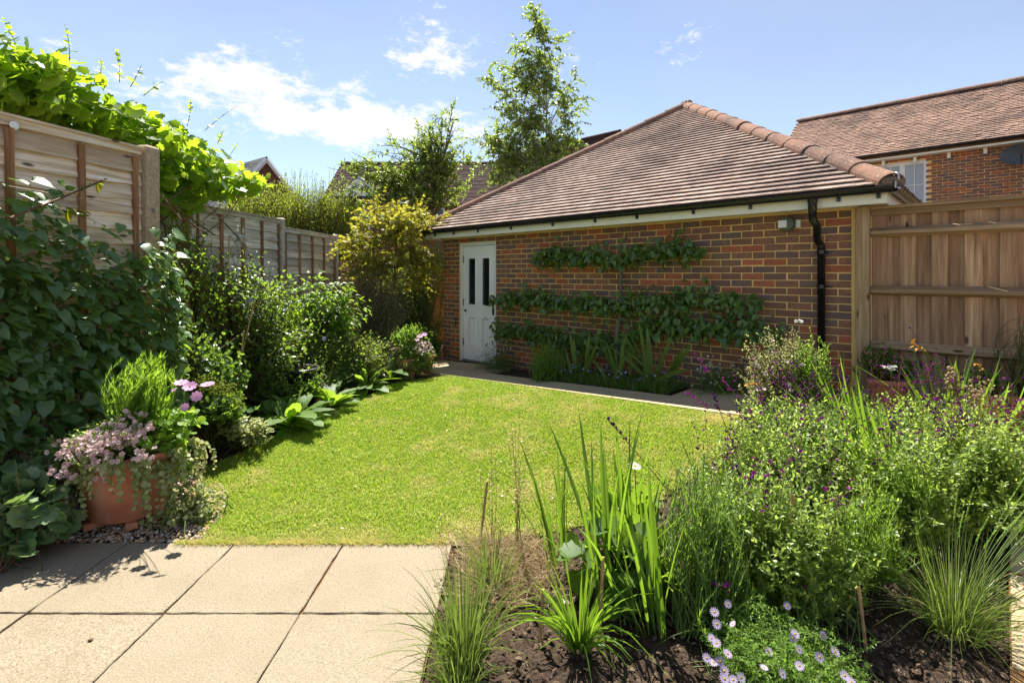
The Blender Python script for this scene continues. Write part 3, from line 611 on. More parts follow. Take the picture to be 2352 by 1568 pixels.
for j in range(13):
    for i in range(7):
        o = link('paving_slab', sm[rng.integers(5)], (-0.336 - 0.307 - i * 0.6145 + rng.normal(0, .0015), 2.88 - 0.298 - j * 0.6 + rng.normal(0, .0015), 0.0 + rng.normal(0, 0.0012)), pat); o.rotation_euler = (rng.normal(0, .001), rng.normal(0, .001), rng.normal(0, .002))
# path along the garage: narrow slabs, wider by the door and by the downpipe
ANG = math.atan2(U[1], U[0])
def path_piece(parent, me, s, t, w, l, lift=0.006):
    p = XY(s, t); e = 0.1; zc = float(gz(*p)); gs = (float(gz(*XY(s + e, t))) - float(gz(*XY(s - e, t)))) / (2 * e); gt = (float(gz(*XY(s, t + e))) - float(gz(*XY(s, t - e)))) / (2 * e)
    x = nrm(np.array([U[0], U[1], gs])); y = nrm(np.array([VV[0], VV[1], gt])); zz = np.cross(x, y)
    o = link('path_slab', me, (0, 0, 0), parent); M = np.eye(4); M[:3, 0] = x * w; M[:3, 1] = y * l; M[:3, 2] = zz; M[:3, 3] = (p[0], p[1], zc + lift); o.matrix_basis = Matrix(M.tolist()); return o
def sheet_st(s0, s1, t0, t1, dz, mat, name, label):
    ss = np.linspace(s0, s1, 30); tt = np.linspace(t0, t1, 8); S, T_ = np.meshgrid(ss, tt, indexing='ij'); X = U[0] * S + VV[0] * T_; Y = U[1] * S + VV[1] * T_
    V = np.stack([X, Y, gz(X, Y) + dz], -1).reshape(-1, 3); m = 8; i = np.arange(29)[:, None] * m; j = np.arange(7)[None]
    F = np.stack([i + j, i + m + j, i + m + j + 1, i + j + 1], -1).reshape(-1, 4); return structure(name, MB().add(V, F, .3).mesh(name, mat), label)
path = sheet_st(S0 + 0.62, 0.03, T_EDGE, T_BED, -0.016, MAT['joint'], 'path', 'narrow buff slab path along the garage bed')
unit = slab_mesh('path_slab', 1, 1, 0.05, MAT['path'], 0.005)
for i in range(12): path_piece(path, unit, S0 + 0.62 + 0.3 + i * 0.605, T_EDGE + 0.21, 0.598, 0.415)
for s0, s1 in ((S0 + 0.30, S0 + 1.62),):
    for i in range(2):
        for j in range(1): path_piece(path, unit, S0 + 0.62 + 0.3 + i * 0.605, T_BED + 0.29, 0.598, 0.575)
path_piece(path, unit, S0 + 0.30, T_EDGE + 0.21, 0.60, 0.415); path_piece(path, unit, S0 + 0.3, T_BED + 0.29, 0.6, 0.575)
for i in range(4): path_piece(path, unit, S0 + 4.72 + 0.3 + i * 0.605, T_BED + 0.245, 0.598, 0.48)
side = sheet_st(0.02, 3.2, 0.6, 5.6, -0.010, MAT['joint'], 'side_path', 'buff paving beyond the flower bed at the right')
for i in range(4):
    for j in range(8): path_piece(side, unit, 0.02 + 0.305 + i * 0.605, 0.9 + 0.3 + j * 0.605, 0.598, 0.598, 0.004)
# gravel under the pot and beside the garage
PEB = (np.array([[0, 0, 1], [1, 0, 0], [.3, .95, .1], [-.8, .6, 0], [-.85, -.5, .1], [.3, -.9, 0], [.1, .1, -.7]], float), np.array([[0, 1, 2], [0, 2, 3], [0, 3, 4], [0, 4, 5], [0, 5, 1], [6, 2, 1], [6, 3, 2], [6, 4, 3], [6, 5, 4], [6, 1, 5]]))
def pebbles(name, label, poly, n, size, mat, dz=-0.02):
    poly = np.asarray(poly); lo, hi = poly.min(0), poly.max(0); X = rv(n, lo[0], hi[0]); Y = rv(n, lo[1], hi[1]); k = inside(poly, X, Y); X, Y = X[k], Y[k]; n = len(X)
    pos = np.stack([X, Y, gz(X, Y) + dz + rv(n, 0, size[1] * 1.2)], -1); R = frames(rng.normal(size=(n, 3)) * [1, 1, .4], np.tile([0, 0, 1.0], (n, 1)))
    s = size[0] + (size[1] - size[0]) * rng.random(n) ** (2 if mat != 'clod' else 4); sc = s[:, None] * rv((n, 3), 0.6, 1.1) * [1, 1, .7]
    mb = MB().many(PEB[0], PEB[1], pos, R, sc); return solo(name, mb, MAT[mat], label, name.replace('_', ' '), (0, 0, 0), kind='stuff', smooth=False)
pebbles('gravel', 'brown and cream gravel around the terracotta pot', [(-3.3, 2.89), (-1.8, 2.89), (-1.83, 3.25), (-2.1, 3.7), (-2.6, 3.9), (-3.3, 3.9)], 9000, (0.006, 0.017), 'pebble')
pebbles('gravel', 'gravel strip between garage corner and left border', [(-2.2, 7.9), (-1.35, 7.6), (-0.95, 8.4), (-1.25, 9.2), (-1.1, 11), (-2.6, 10.5)], 9000, (0.008, 0.02), 'pebble')
pebbles('soil_clods', 'loose dark soil crumbs on the flower bed', BED, 30000, (0.002, 0.02), 'clod', -0.02)

# ================================================================== GARAGE
gar = Thing('garage', 'brick garage with a pyramid tiled roof and white side door', 'garage', wp(3.1, -3.1, 0))
EX = np.array([U[0], U[1], 0]); ED = np.array([-VV[0], -VV[1], 0]); EZ = np.array([0, 0, 1.0]); AXW = np.array([EX, ED, EZ])
LEN = 6.21; ZB = -0.04
def gbox(mb, a0, a1, d0, d1, z0, z1, rnd=None, mi=0): return add_box(mb, wp((a0 + a1) / 2, (d0 + d1) / 2, (z0 + z1) / 2), (abs(a1 - a0) / 2, abs(d1 - d0) / 2, (z1 - z0) / 2), AXW, rnd, mi)
DL, DR, DT = 0.455, 1.352, 2.06
mb = MB(); gbox(mb, 0, DL, -.2, 0, -.4, 2.25); gbox(mb, DR, LEN, -.2, 0, -.4, 2.25); gbox(mb, DL, DR, -.2, 0, DT, 2.25)
gbox(mb, 0, .2, -LEN, -.2, -.4, 2.25); gbox(mb, LEN - .2, LEN, -LEN, -.2, -.4, 2.25); gbox(mb, .2, LEN - .2, -LEN, -LEN + .2, -.4, 2.25)
wall = gar.part('wall', mb, MAT['mortar'])
RB = np.stack([EX, EZ, ED], -1)
def brick_me(hx, seed):
    mb = MB(); add_bevel_box(mb, (hx, .0325, .02), .0045, rnd=0.0); me = mb.mesh('brick', MAT['brick']); c = np.zeros(len(me.vertices) * 3); me.vertices.foreach_get('co', c)
    r = np.random.default_rng(seed); c += r.normal(0, .0013, c.shape); me.vertices.foreach_set('co', c); return me
BM = {'f': [brick_me(.1065, i) for i in range(3)], 'h': [brick_me(.0505, i) for i in range(2)]}
spots = []
for i in range(30):
    z = ZB + .075 * i + .0375
    if z > 2.16: break
    odd = i % 2; spans = [(0, LEN)] if z > DT else [(0, DL), (DR, LEN)]
    for s0, s1 in spans:
        x = s0 + .003
        if odd: spots.append((x + .0505, z, 'h')); x += .1125
        while x + .213 < s1 + .012: spots.append((x + .1065, z, 'f')); x += .225
        if s1 - x > .08: spots.append((min(x + .0505, s1 - .0505), z, 'h'))
cw = [np.linalg.norm(wp(a, 0, z) - np.array([0, 0, CAM_H])) for a, z, k in spots]; order = np.argsort(cw); mass = MB()
for q, i in enumerate(order):
    a, z, k = spots[i]; pos = wp(a + rng.normal(0, .0012), -.0135 + rng.normal(0, .0016), z + rng.normal(0, .0012)); tw = rng.normal(0, .006, 3); R = RB @ np.array([[1, -tw[0], tw[1]], [tw[0], 1, -tw[2]], [-tw[1], tw[2], 1]])
    if q < 300: gar.place('brick', BM[k][rng.integers(len(BM[k]))], pos, R, parent=wall)
    else: add_bevel_box(mass, (.1065 if k == 'f' else .0505, .0325, .02), .0045, pos, R.T)
gar.part('brick_courses', mass, MAT['brick'], wall, 'stuff')
# bricks of the return wall by the fence, and a dark iron hook
mb = MB(); gbox(mb, .375, .385, .0, .03, .74, .76); gbox(mb, .373, .387, .028, .036, .62, .76); gar.part('hook', mb, MAT['darkmetal'], wall)
# door
mb = MB(); gbox(mb, DL, DL + .055, -.09, -.012, 0, DT); gbox(mb, DR - .055, DR, -.09, -.012, 0, DT); gbox(mb, DL + .055, DR - .055, -.09, -.012, DT - .055, DT - .001)
frame = gar.part('door_frame', mb, MAT['white'])
a0, a1 = DL + .06, DR - .06; dz0, dz1 = .075, DT - .062
pan = [(a0 + .115, a0 + .315, 1.0, 1.80), (a1 - .315, a1 - .115, 1.0, 1.80), (a0 + .115, a0 + .315, .28, .80), (a1 - .315, a1 - .115, .28, .80)]
mb = MB(); xs_ = [a0, pan[0][0], pan[0][1], pan[1][0], pan[1][1], a1]
for q in (0, 2, 4): gbox(mb, xs_[q], xs_[q + 1], -.075, -.033, dz0, dz1)
for q in (1, 3):
    for z0, z1 in ((dz0, .28), (.80, 1.0), (1.80, dz1)): gbox(mb, xs_[q], xs_[q + 1], -.075, -.033, z0, z1)
door = gar.part('door', mb, MAT['door'], label='white panelled door with two tall narrow panes')
for q, (p0, p1, z0, z1) in enumerate(pan):
    m2 = MB()
    for b0, b1, c0, c1 in ((p0 - .014, p0 + .012, z0 - .014, z1 + .014), (p1 - .012, p1 + .014, z0 - .014, z1 + .014), (p0 + .012, p1 - .012, z0 - .014, z0 + .012), (p0 + .012, p1 - .012, z1 - .012, z1 + .014)): gbox(m2, b0, b1, -.05, -.026, c0, c1)
    gar.part('moulding', m2, MAT['door'], door); m3 = MB()
    if q < 2: gbox(m3, p0 + .004, p1 - .004, -.062, -.056, z0 + .004, z1 - .004); gar.part('pane', m3, MAT['glass'], door)
    else: add_bevel_box(m3, ((p1 - p0) / 2 - .02, (z1 - z0) / 2 - .02, .012), .012, wp((p0 + p1) / 2, -.05, (z0 + z1) / 2), RB.T); gbox(m3, p0, p1, -.07, -.06, z0, z1); gar.part('door_panel', m3, MAT['door'], door)
for z in (.30, .98, 1.72): m3 = MB(); gbox(m3, a0 - .012, a0 + .006, -.036, -.022, z, z + .12); gar.part('hinge', m3, MAT['darkmetal'], door)
m3 = MB(); gbox(m3, a1 - .055, a1 - .018, -.034, -.022, .86, 1.10); tubes(m3, np.array([wp(a1 - .036, -.02, 1.02), wp(a1 - .036, .02, 1.02), wp(a1 - .06, .028, 1.02), wp(a1 - .16, .028, 1.015)]), .009, 6); gar.part('handle', m3, MAT['darkmetal'], door)
m3 = MB(); lathe(m3, [(.0, .03), (.018, .024), (.022, .01), (.014, 0)], (0, 0, 0), 10); q = m3.V[0]; m3.V[0] = wp(a0 + .06, -.033, .90) + q[:, :1] * EX + q[:, 1:2] * EZ + q[:, 2:] * ED; gar.part('knob', m3, MAT['darkmetal'], door)
m3 = MB(); gbox(m3, DL, DR, -.09, .05, .0, .035); gar.part('threshold', m3, MAT['darkmetal']); m3 = MB(); gbox(m3, a0, a1, -.07, .0, .04, .07); gar.part('sill', m3, MAT['metal'], door)
# eaves
OV = 0.28; FZ0, FZ1 = 2.14, 2.285
mb = MB(); gbox(mb, -OV, 3.42, OV - .02, OV, FZ0, FZ1); gbox(mb, 3.425, LEN + OV, OV - .02, OV, FZ0, FZ1); fascia = gar.part('fascia', mb, MAT['cream'])
mb = MB(); gbox(mb, LEN + OV - .018, LEN + OV + .002, -LEN - OV, OV - .021, FZ0, FZ1); gbox(mb, -OV, -OV + .02, -LEN - OV, OV - .021, FZ0, FZ1); gar.part('fascia', mb, MAT['cream'])
mb = MB(); gbox(mb, -OV + .02, LEN + OV - .02, .001, OV - .02, FZ0 + .012, FZ0 + .022); gbox(mb, LEN + .001, LEN + OV - .02, -LEN, .001, FZ0 + .012, FZ0 + .022); gbox(mb, -OV + .02, -.001, -LEN, .001, FZ0 + .012, FZ0 + .022); gar.part('soffit', mb, MAT['white'])
# gutters: half-round channel with wall thickness
def half_prof(r, t, n=10, a0=math.pi, a1=2 * math.pi):
    th = np.linspace(a0, a1, n); return [(r * math.cos(x), r * math.sin(x)) for x in th] + [((r - t) * math.cos(x), (r - t) * math.sin(x)) for x in th[::-1]]
def sweep_open(mb, prof, a, b, e1, e2):
    prof = np.asarray(prof); k = len(prof); off = prof[:, :1] * e1 + prof[:, 1:] * e2; V = np.concatenate([a + off, b + off]); F = [[i, (i + 1) % k, k + (i + 1) % k, k + i] for i in range(k)]
    h = k // 2; F += [[i, i + 1, k - 2 - i, k - 1 - i] for i in range(h - 1)] + [[k + k - 1 - i, k + k - 2 - i, k + i + 1, k + i] for i in range(h - 1)]; return mb.add(V, np.array(F), .3)
GZ = 2.275; GD = OV + .062; GR = .056
mb = MB(); sweep_open(mb, half_prof(GR, .004, 14), wp(-OV - .1, GD, GZ), wp(LEN + OV + .06, GD, GZ), ED, EZ)
gut = gar.part('gutter', mb, MAT['black'], smooth=False)
mb = MB(); sweep_open(mb, half_prof(GR, .004, 14), wp(LEN + GD, GD + .02, GZ), wp(LEN + GD, -LEN, GZ), EX, EZ); gut2 = gar.part('gutter', mb, MAT['black'])
for a in (-.2, .12, .62, 1.22, 1.95, 2.75, 3.45, 4.05, 4.75, 5.35, 6.12, 6.42):
    m3 = MB(); sweep_open(m3, half_prof(GR + .006, .005, 10), wp(a, GD, GZ + .006), wp(a + .03, GD, GZ + .006), ED, EZ); gbox(m3, a, a + .03, OV, OV + .02, GZ - .092, GZ - .02); gar.part('gutter_bracket', m3, MAT['black'], gut)
for d in (.18, .03, -.35, -.9): m3 = MB(); sweep_open(m3, half_prof(GR + .006, .005, 10), wp(LEN + GD, d, GZ + .006), wp(LEN + GD, d - .03, GZ + .006), EX, EZ); gar.part('gutter_bracket', m3, MAT['black'], gut2)
aT = on_wall(1866, 480, GD)[0]; aP = on_wall(1886, 600, .06)[0]
mb = MB(); tubes(mb, np.array([wp(aT, GD, GZ - .04), wp(aT, GD, GZ - .10), wp(aT, GD, GZ - .21)]), [.05, .040, .034], 14)
tubes(mb, np.array([wp(aT, GD, GZ - .17), wp(aT, GD - .01, GZ - .24), wp(aT + .02, GD - .08, GZ - .30), wp(aP - .02, .13, GZ - .42), wp(aP, .068, GZ - .47), wp(aP, .06, GZ - .54)]), .035, 14)
tubes(mb, np.array([wp(aP, .06, GZ - .50), wp(aP, .06, .18)]), .034, 14); dp = gar.part('downpipe', mb, MAT['black'], smooth=True)
for z in (GZ - .52, 1.42): m3 = MB(); tubes(m3, np.array([wp(aP, .06, z), wp(aP, .06, z - .035)]), .038, 14); gbox(m3, aP + .03, aP + .085, .0, .012, z - .03, z - .008); gar.part('pipe_clip', m3, MAT['black'], dp)
# roof
EO, EZ0, AZ = .33, 2.285, 4.55
RUN = LEN / 2 + EO; pit = math.atan2(AZ - EZ0, RUN); SL = math.hypot(AZ - EZ0, RUN); WID = LEN + 2 * EO
APEX = wp(LEN / 2, -LEN / 2, AZ); cor = [wp(-EO, EO, EZ0), wp(LEN + EO, EO, EZ0), wp(LEN + EO, -LEN - EO, EZ0), wp(-EO, -LEN - EO, EZ0)]
mb = MB(); mb.add([*cor, APEX], np.array([[0, 1, 4], [1, 2, 4], [2, 3, 4], [3, 0, 4]]), .4); roof = gar.part('roof', mb, MAT['tile'])
SD = np.array([VV[0] * math.cos(pit), VV[1] * math.cos(pit), math.sin(pit)]); ND = np.cross(EX, SD); E0 = cor[0]
RT = np.stack([EX, SD, ND], -1)
TV = lambda xa, xb, xc, xd, l: np.array([[xa, 0, .043], [xb, 0, .043], [xc, l, .015], [xd, l, .015], [xa, 0, .029], [xb, 0, .029], [xc, l, .0], [xd, l, .0], [(xa + xb) / 2, 0, .0432], [(xc + xd) / 2, l, .0158]])
TF4 = np.array([[0, 8, 9, 3], [8, 1, 2, 9], [1, 5, 6, 2], [4, 0, 3, 7]]); TF3 = np.array([[4, 5, 8], [4, 8, 0], [5, 1, 8]])
def tile_add(mb, V, rnd=None): o = rng.random() if rnd is None else rnd; mb.add(V, TF4, o); n0 = mb.n - 10; mb.F[3].append(TF3 + n0); mb.R[3].append(np.full(3, o)); mb.M[3].append(np.zeros(3, int))
TW, GA = .165, .104; tl = []
tm = []
for q in range(3):
    m3 = MB(); V = TV(-.0818, .0818, .0818, -.0818, .135); V += np.random.default_rng(q).normal(0, .0006, V.shape); tile_add(m3, V, 0.0); tm.append(m3.mesh('roof_tile', MAT['tile']))
nrow = int(SL / GA); edge = MB(); full = []
for r in range(nrow):
    y = r * GA - .03; h = lambda yy: max(0, yy) * (WID / 2) / SL; x = (r % 2) * TW / 2 - TW
    while x < WID:
        lo0, lo1 = h(y), h(y + .135); xa, xb = x + .0007, x + TW - .0007; c0, c1 = max(xa, lo0), min(xb, WID - lo0); e0, e1 = max(xa, lo1), min(xb, WID - lo1)
        if c1 > c0 + .005:
            if c0 == xa and c1 == xb and e0 == xa and e1 == xb: full.append((x + TW / 2, y))
            else:
                if e1 < e0: e0 = e1 = min(max((e0 + e1) / 2, xa), xb)
                V = TV(c0, c1, e1, e0, .135); tile_add(edge, E0 + np.array([0, 0, 0]) + V @ RT.T + SD * y)
        x += TW
fp = np.array([E0 + EX * x + SD * y for x, y in full]); od = np.argsort(np.linalg.norm(fp - np.array([0, 0, CAM_H]), axis=1))
for q, i in enumerate(od):
    tw = rng.normal(0, [.003, .002, .003]); R = RT @ np.array([[1, -tw[2], tw[1]], [tw[2], 1, -tw[0]], [-tw[1], tw[0], 1]])
    if q < 300: gar.place('roof_tile', tm[rng.integers(3)], fp[i], R, parent=roof)
    else: tile_add(edge, TV(-.0818, .0818, .0818, -.0818, .135) @ R.T + fp[i])
gar.part('tile_courses', edge, MAT['tile'], roof, 'stuff')
def hip_run(c, flip):
    d = nrm(APEX - c); L = np.linalg.norm(APEX - c); side_ = nrm(np.cross(d, EZ)); up = np.cross(side_, d); n = 13; stp = L / n
    th = np.linspace(-.15, math.pi + .15, 11); R1, R2 = .122, .110; V = []
    for x, R_ in ((0, R1), (stp + .06, R2)):
        for rr_ in (R_, R_ - .014):
            V += [(rr_ * math.cos(t), x, rr_ * math.sin(t) * .80 - .012) for t in th]
    k = len(th); F = []
    for i in range(k - 1): F += [[i, 2 * k + i, 2 * k + i + 1, i + 1], [k + i, k + i + 1, 3 * k + i + 1, 3 * k + i], [i, i + 1, k + i + 1, k + i], [2 * k + i, 3 * k + i, 3 * k + i + 1, 2 * k + i + 1]]
    F += [[0, k, 3 * k, 2 * k], [k - 1, 3 * k - 1, 4 * k - 1, 2 * k - 1]]
    me = MB().add(V, np.array(F), 0.0).mesh('hip_tile', MAT['hip'], smooth=False); R = np.stack([side_, d, up], -1)
    for q in range(n):
        tw = rng.normal(0, .008); gar.place('hip_tile', me, c + d * (q * stp + .02) + up * (.012 + rng.normal(0, .003)) + side_ * rng.normal(0, .003), R @ rotz(tw), parent=roof)
    mb = MB(); pr = [(-.118, -.012), (.118, -.012), (.09, .03), (-.09, .03)]; extrude(mb, pr, c + d * .06, APEX - d * .05, side_, up); gar.part('hip_bedding', mb, MAT['bedding'], roof); return d, side_, up
dR, sR, uR = hip_run(cor[1], 0); hip_run(cor[0], 1); hip_run(cor[2], 1)
m3 = MB(); extrude(m3, [(-.11, -.02), (.11, -.02), (.085, .05), (0, .075), (-.085, .05)], cor[1] + dR * -.0 , cor[1] + dR * .05, sR, uR); gar.part('hip_plug', m3, MAT['bedding'], roof)
th = np.linspace(0, 1.6 * math.pi, 12); c0 = cor[1] - dR * .03 + EZ * .02
pts = np.array([c0 - EZ * .04, c0 + EZ * .02] + [c0 + EZ * .06 - dR * .012 + dR * .03 * math.cos(t) + EZ * .03 * math.sin(t) for t in th]); m3 = MB(); tubes(m3, pts, .008, 6); gar.part('hip_iron', m3, MAT['metal'], roof)
mb = MB(); sweep_open(mb, half_prof(.125, .008, 10, .2, math.pi - .2), APEX - EX * .07 + EZ * (-.02), APEX + EX * .07 + EZ * (-.02), ED, EZ); gar.part('ridge_cap', mb, MAT['hip'], roof)

# flood lamp on the wall
la, lz = on_wall(1805, 515, .1); Lm = Thing('wall_lamp', 'round grey wall lamp with a pale square face under the eaves', 'lamp', wp(la, .0, lz))
mb = MB(); lathe(mb, [(0, .075), (.055, .074), (.075, .06), (.082, .03), (.07, .0)], (0, 0, 0), 20); q = mb.V[0]; mb.V[0] = wp(la, .045, lz) + q[:, :1] * EX + q[:, 1:2] * EZ * .92 + q[:, 2:] * ED; Lm.part('body', mb, MAT['lampgrey'], smooth=True)
mb = MB(); gbox(mb, la - .066, la + .012, .112, .124, lz - .035, lz + .038); Lm.part('face', mb, MAT['lampface']); mb = MB(); gbox(mb, la + .075, la + .115, .0, .05, lz - .035, lz + .04); Lm.part('bracket', mb, MAT['lampface']); mb = MB(); gbox(mb, la - .03, la + .03, .0, .048, lz - .03, lz + .03); Lm.part('mount', mb, MAT['lampgrey'])

# ================================================================== FENCES
def board_me(name, mat, L, w, t, wavy=0.0, seed=0, n=10, taper=0.0):
    """board along x, width along y, face +z; lower edge wavy (waney) if asked"""
    r = np.random.default_rng(seed); x = np.linspace(-L / 2, L / 2, n + 1); wv = wavy * (np.sin(x * 3.1 + r.random() * 6) * .6 + np.sin(x * 8.3 + r.random() * 6) * .4 + r.normal(0, .25, n + 1))
    lo = -w / 2 + wv; V = []
    for i in range(n + 1): V += [(x[i], lo[i], t / 2), (x[i], w / 2, t / 2 - taper), (x[i], lo[i], -t / 2), (x[i], w / 2, -t / 2)]
    F = []
    for i in range(n): a = 4 * i; b = a + 4; F += [(a, b, b + 1, a + 1), (a + 3, b + 3, b + 2, a + 2), (a + 2, b + 2, b, a), (a + 1, b + 1, b + 3, a + 3)]
    F += [(0, 1, 3, 2), (4 * n + 2, 4 * n + 3, 4 * n + 1, 4 * n)]
    return MB().add(V, np.array(F), 0.0).mesh(name, mat)
def axes(x, y, z): return np.stack([nrm(np.asarray(x, float)), nrm(np.asarray(y, float)), nrm(np.asarray(z, float))], -1)
def lap_panel(T, A, Bp, z0, ztop0, ztop1, expo, mat, battens, cap_w=.05, seed=0):
    """overlapping horizontal boards between A and Bp (xy), battens at given fractions, capping rail"""
    A = np.asarray(A, float); Bp = np.asarray(Bp, float); L = np.linalg.norm(Bp - A); d = (Bp - A) / L; w3 = np.array([d[0], d[1], (ztop1 - ztop0) / L]); nx = np.array([d[1], -d[0], 0]); up = np.array([0, 0, 1.0])
    n = int((ztop0 - z0) / expo); me = [board_me('slat', MAT[mat], L, expo + .03, .013, .011, seed * 7 + q, 12) for q in range(3)]; C = (A + Bp) / 2
    for i in range(n):
        z = (ztop0 + ztop1) / 2 - .05 - expo * (i + .5); tl = .17 + rng.normal(0, .02); y = up + nx * -tl; R = axes(w3, y, np.cross(nrm(w3), nrm(y)))
        T.place('slat', me[rng.integers(3)], np.array([C[0], C[1], z]) + nx * (.006 + rng.normal(0, .002)), R)
    bm = board_me('batten', MAT['batten'], (ztop0 - z0) - .05, .042, .022, 0, 3, 2)
    for f in battens:
        p = A + (Bp - A) * f; zt = ztop0 + (ztop1 - ztop0) * f; T.place('batten', bm, np.array([p[0], p[1], (zt - .05 + z0) / 2]) + nx * .033, axes(up, -w3, nx))
    cm = board_me('capping_rail', MAT[mat], L, .055, .045, 0, 5, 6); T.place('capping_rail', cm, np.array([C[0], C[1], (ztop0 + ztop1) / 2 - .02]) + nx * .012, axes(w3, np.cross(nx, w3), nx))
    c2 = board_me('capping_rail', MAT[mat], L, .085, .016, 0, 6, 6); T.place('capping_rail', c2, np.array([C[0], C[1], (ztop0 + ztop1) / 2 + .014]) + nx * .008, axes(w3, np.cross(up, w3), up))
    return d, nx
def post(T, p, h, z0, hw, mat, d, name='post'):
    mb = MB(); ax = np.array([[d[0], d[1], 0], [d[1], -d[0], 0], [0, 0, 1.0]]); add_bevel_box(mb, (hw, hw, (h - z0) / 2), .018, (p[0], p[1], (h + z0) / 2), ax); return T.part(name, mb, MAT[mat])
A0 = np.array([-3.125, 3.1]); wd_ = np.array([.206, .978]); wd_ /= np.linalg.norm(wd_)
TF = Thing('lap_fence', 'tall weathered lap fence panel with climbing leaves below and a concrete post at its end', 'fence', (A0[0], A0[1], 0))
pa, pb = A0 - wd_ * .83, A0 + wd_ * .91
d_, n_ = lap_panel(TF, pa, pb, .16, 2.46, 2.505, .112, 'oldwood', [.012, .25, .5, .745, .975])
n_ = n_[:2]; post(TF, A0 + wd_ * .985, 2.545, -.05, .06, 'conpost', wd_)
for z in (2.03, 1.62): mb = MB(); tubes(mb, np.array([np.r_[pa + n_ * .07, z + .05], np.r_[pb + n_ * .08, z]]), .0015, 3); TF.part('wire', mb, MAT['darkmetal'])
mb = MB(); c = np.r_[A0 + wd_ * .985 + n_ * .075, 2.03]; add_box(mb, c, (.012, .012, .012)); TF.part('wire_bolt', mb, MAT['metal'])
mb = MB(); c = np.r_[A0 - wd_ * -.05 + n_ * .04, 2.44]; lathe(mb, [(.028, 0), (.02, .006), (0, .008)], (0, 0, 0), 14); q = mb.V[0]; mb.V[0] = c + q[:, :1] * np.r_[wd_, 0] + q[:, 1:2] * EZ + q[:, 2:] * np.r_[n_[:2], 0]; TF.part('tag', mb, MAT['white'])
TF2 = Thing('lap_fence', 'lower grey lap fence behind the left border, stepping down towards the garage', 'fence', (-3.6, 7.0, 0))
segs = [((-3.86, 3.95), (-3.70, 5.75), 2.33, 2.33), ((-3.69, 5.87), (-3.535, 7.68), 2.31, 2.34), ((-3.525, 7.80), (-3.39, 9.66), 2.22, 2.24)]
for i, (a, b, h0, h1) in enumerate(segs): dd, nn = lap_panel(TF2, a, b, .12, h0, h1, .128, 'greywood', [.02, .26, .50, .74, .98], seed=i + 3)
for p, h in (((-3.695, 5.81), 2.42), ((-3.53, 7.74), 2.38), ((-3.385, 9.72), 2.28)): post(TF2, p, h, -.05, .05, 'greywood', (.08, .997))
# dark fence at the far end of the side passage
bf = Thing('board_fence', 'shaded board fence closing the passage beside the garage', 'fence', (-2.2, 10.4, 0)); a, b = np.array([-3.35, 9.95]), np.array([-.55, 10.95]); dd = (b - a) / np.linalg.norm(b - a); nn = np.array([dd[1], -dd[0], 0]); L = np.linalg.norm(b - a)
bm = board_me('board', MAT['board'], 1.75, .145, .014, 0, 1, 2, .006)
for i in range(int(L / .135)): p = a + dd * (.07 + i * .135); bf.place('board', bm, np.array([p[0], p[1], .92]), axes(EZ, np.r_[dd, 0] + nn * .04, -np.cross(np.r_[dd, 0], EZ) * -1))
rm = board_me('rail', MAT['rail'], L, .07, .05, 0, 2, 4)
for z in (.45, 1.1, 1.62): bf.place('rail', rm, np.array([*(a + b) / 2, z]) + nn * .03, axes(np.r_[dd, 0], EZ, nn))
tr = Thing('trellis', 'short bamboo trellis panel between grey fence and yellow maple', 'trellis', (-3.2, 10.0, 0))
sl = board_me('slat', MAT['rail'], .8, .03, .012, 0, 4, 2)
for i in range(4): tr.place('slat', sl, np.array([-3.1, 9.98, 1.55 + .2 * i]), axes((1, .1, 0), EZ, (0.1, -1, 0)))
for i in range(5): tr.place('slat', sl, np.array([-3.45 + .17 * i, 10.0, 1.85]), axes(EZ, (1, .1, 0), (-.1, 1, 0)))
# right hand fence, coplanar with the garage wall: feather-edge boards, three rails, capping
RF = Thing('board_fence', 'brown upright board fence with three rails beside the garage corner', 'fence', wp(8, 0, .3))
gp = lambda a: float(gz(*(WL + U * a)))
def fb(name, mat, a0, a1, d0, d1, z0, z1, grain='x', bev=None):
    c = wp((a0 + a1) / 2, (d0 + d1) / 2, (z0 + z1) / 2); h = (abs(a1 - a0) / 2, abs(d1 - d0) / 2, (z1 - z0) / 2)
    if grain == 'x': me = MB(); add_box(me, (0, 0, 0), (h[0], h[2], h[1]), rnd=0.0); R = axes(EX, EZ, ED)
    else: me = MB(); add_box(me, (0, 0, 0), (h[2], h[0], h[1]), rnd=0.0); R = axes(EZ, -EX, ED)
    return RF.place(name, me.mesh(name, MAT[mat]), c, R)
DFN = .02
fb('post', 'rail', LEN + .03, LEN + .125, .0, .095, .1, 2.145, 'z'); fb('post', 'rail', LEN + 3.0, LEN + 3.1, .0, .10, .1, 2.11, 'z')
bm = [board_me('board', MAT['board'], 1.70, .108, .018, 0, q, 3, .002) for q in range(2)]
for i in range(40):
    a = LEN + .185 + i * .107; p = wp(a, -.010 - .022 * (i % 2) + rng.normal(0, .002), 1.25 + rng.normal(0, .004)); RF.place('board', bm[i % 2], p, axes(EZ, -EX + ED * .02, ED + EX * .02))
for z, hh in ((.875, .045), (1.375, .045), (1.905, .045)):
    L = 4.4; me = MB(); extrude(me, [(-hh, 0), (hh, 0), (hh * .15, .062), (-hh * .15, .062)] if False else [(-hh, 0), (hh, 0), (hh * .25, .075), (-hh * .45, .075)], (-L / 2, 0, 0), (L / 2, 0, 0), np.array([0, 1.0, 0]), np.array([0, 0, 1.0]), 0.0); RF.place('rail', me.mesh('rail', MAT['rail']), wp(LEN + .13 + L / 2, .0, z), axes(EX, EZ, ED))
fb('capping', 'rail', LEN + .13, LEN + 4.5, -.03, .075, 2.115, 2.14); fb('rail', 'rail', LEN + .13, LEN + 4.5, .0, .03, 2.06, 2.114)
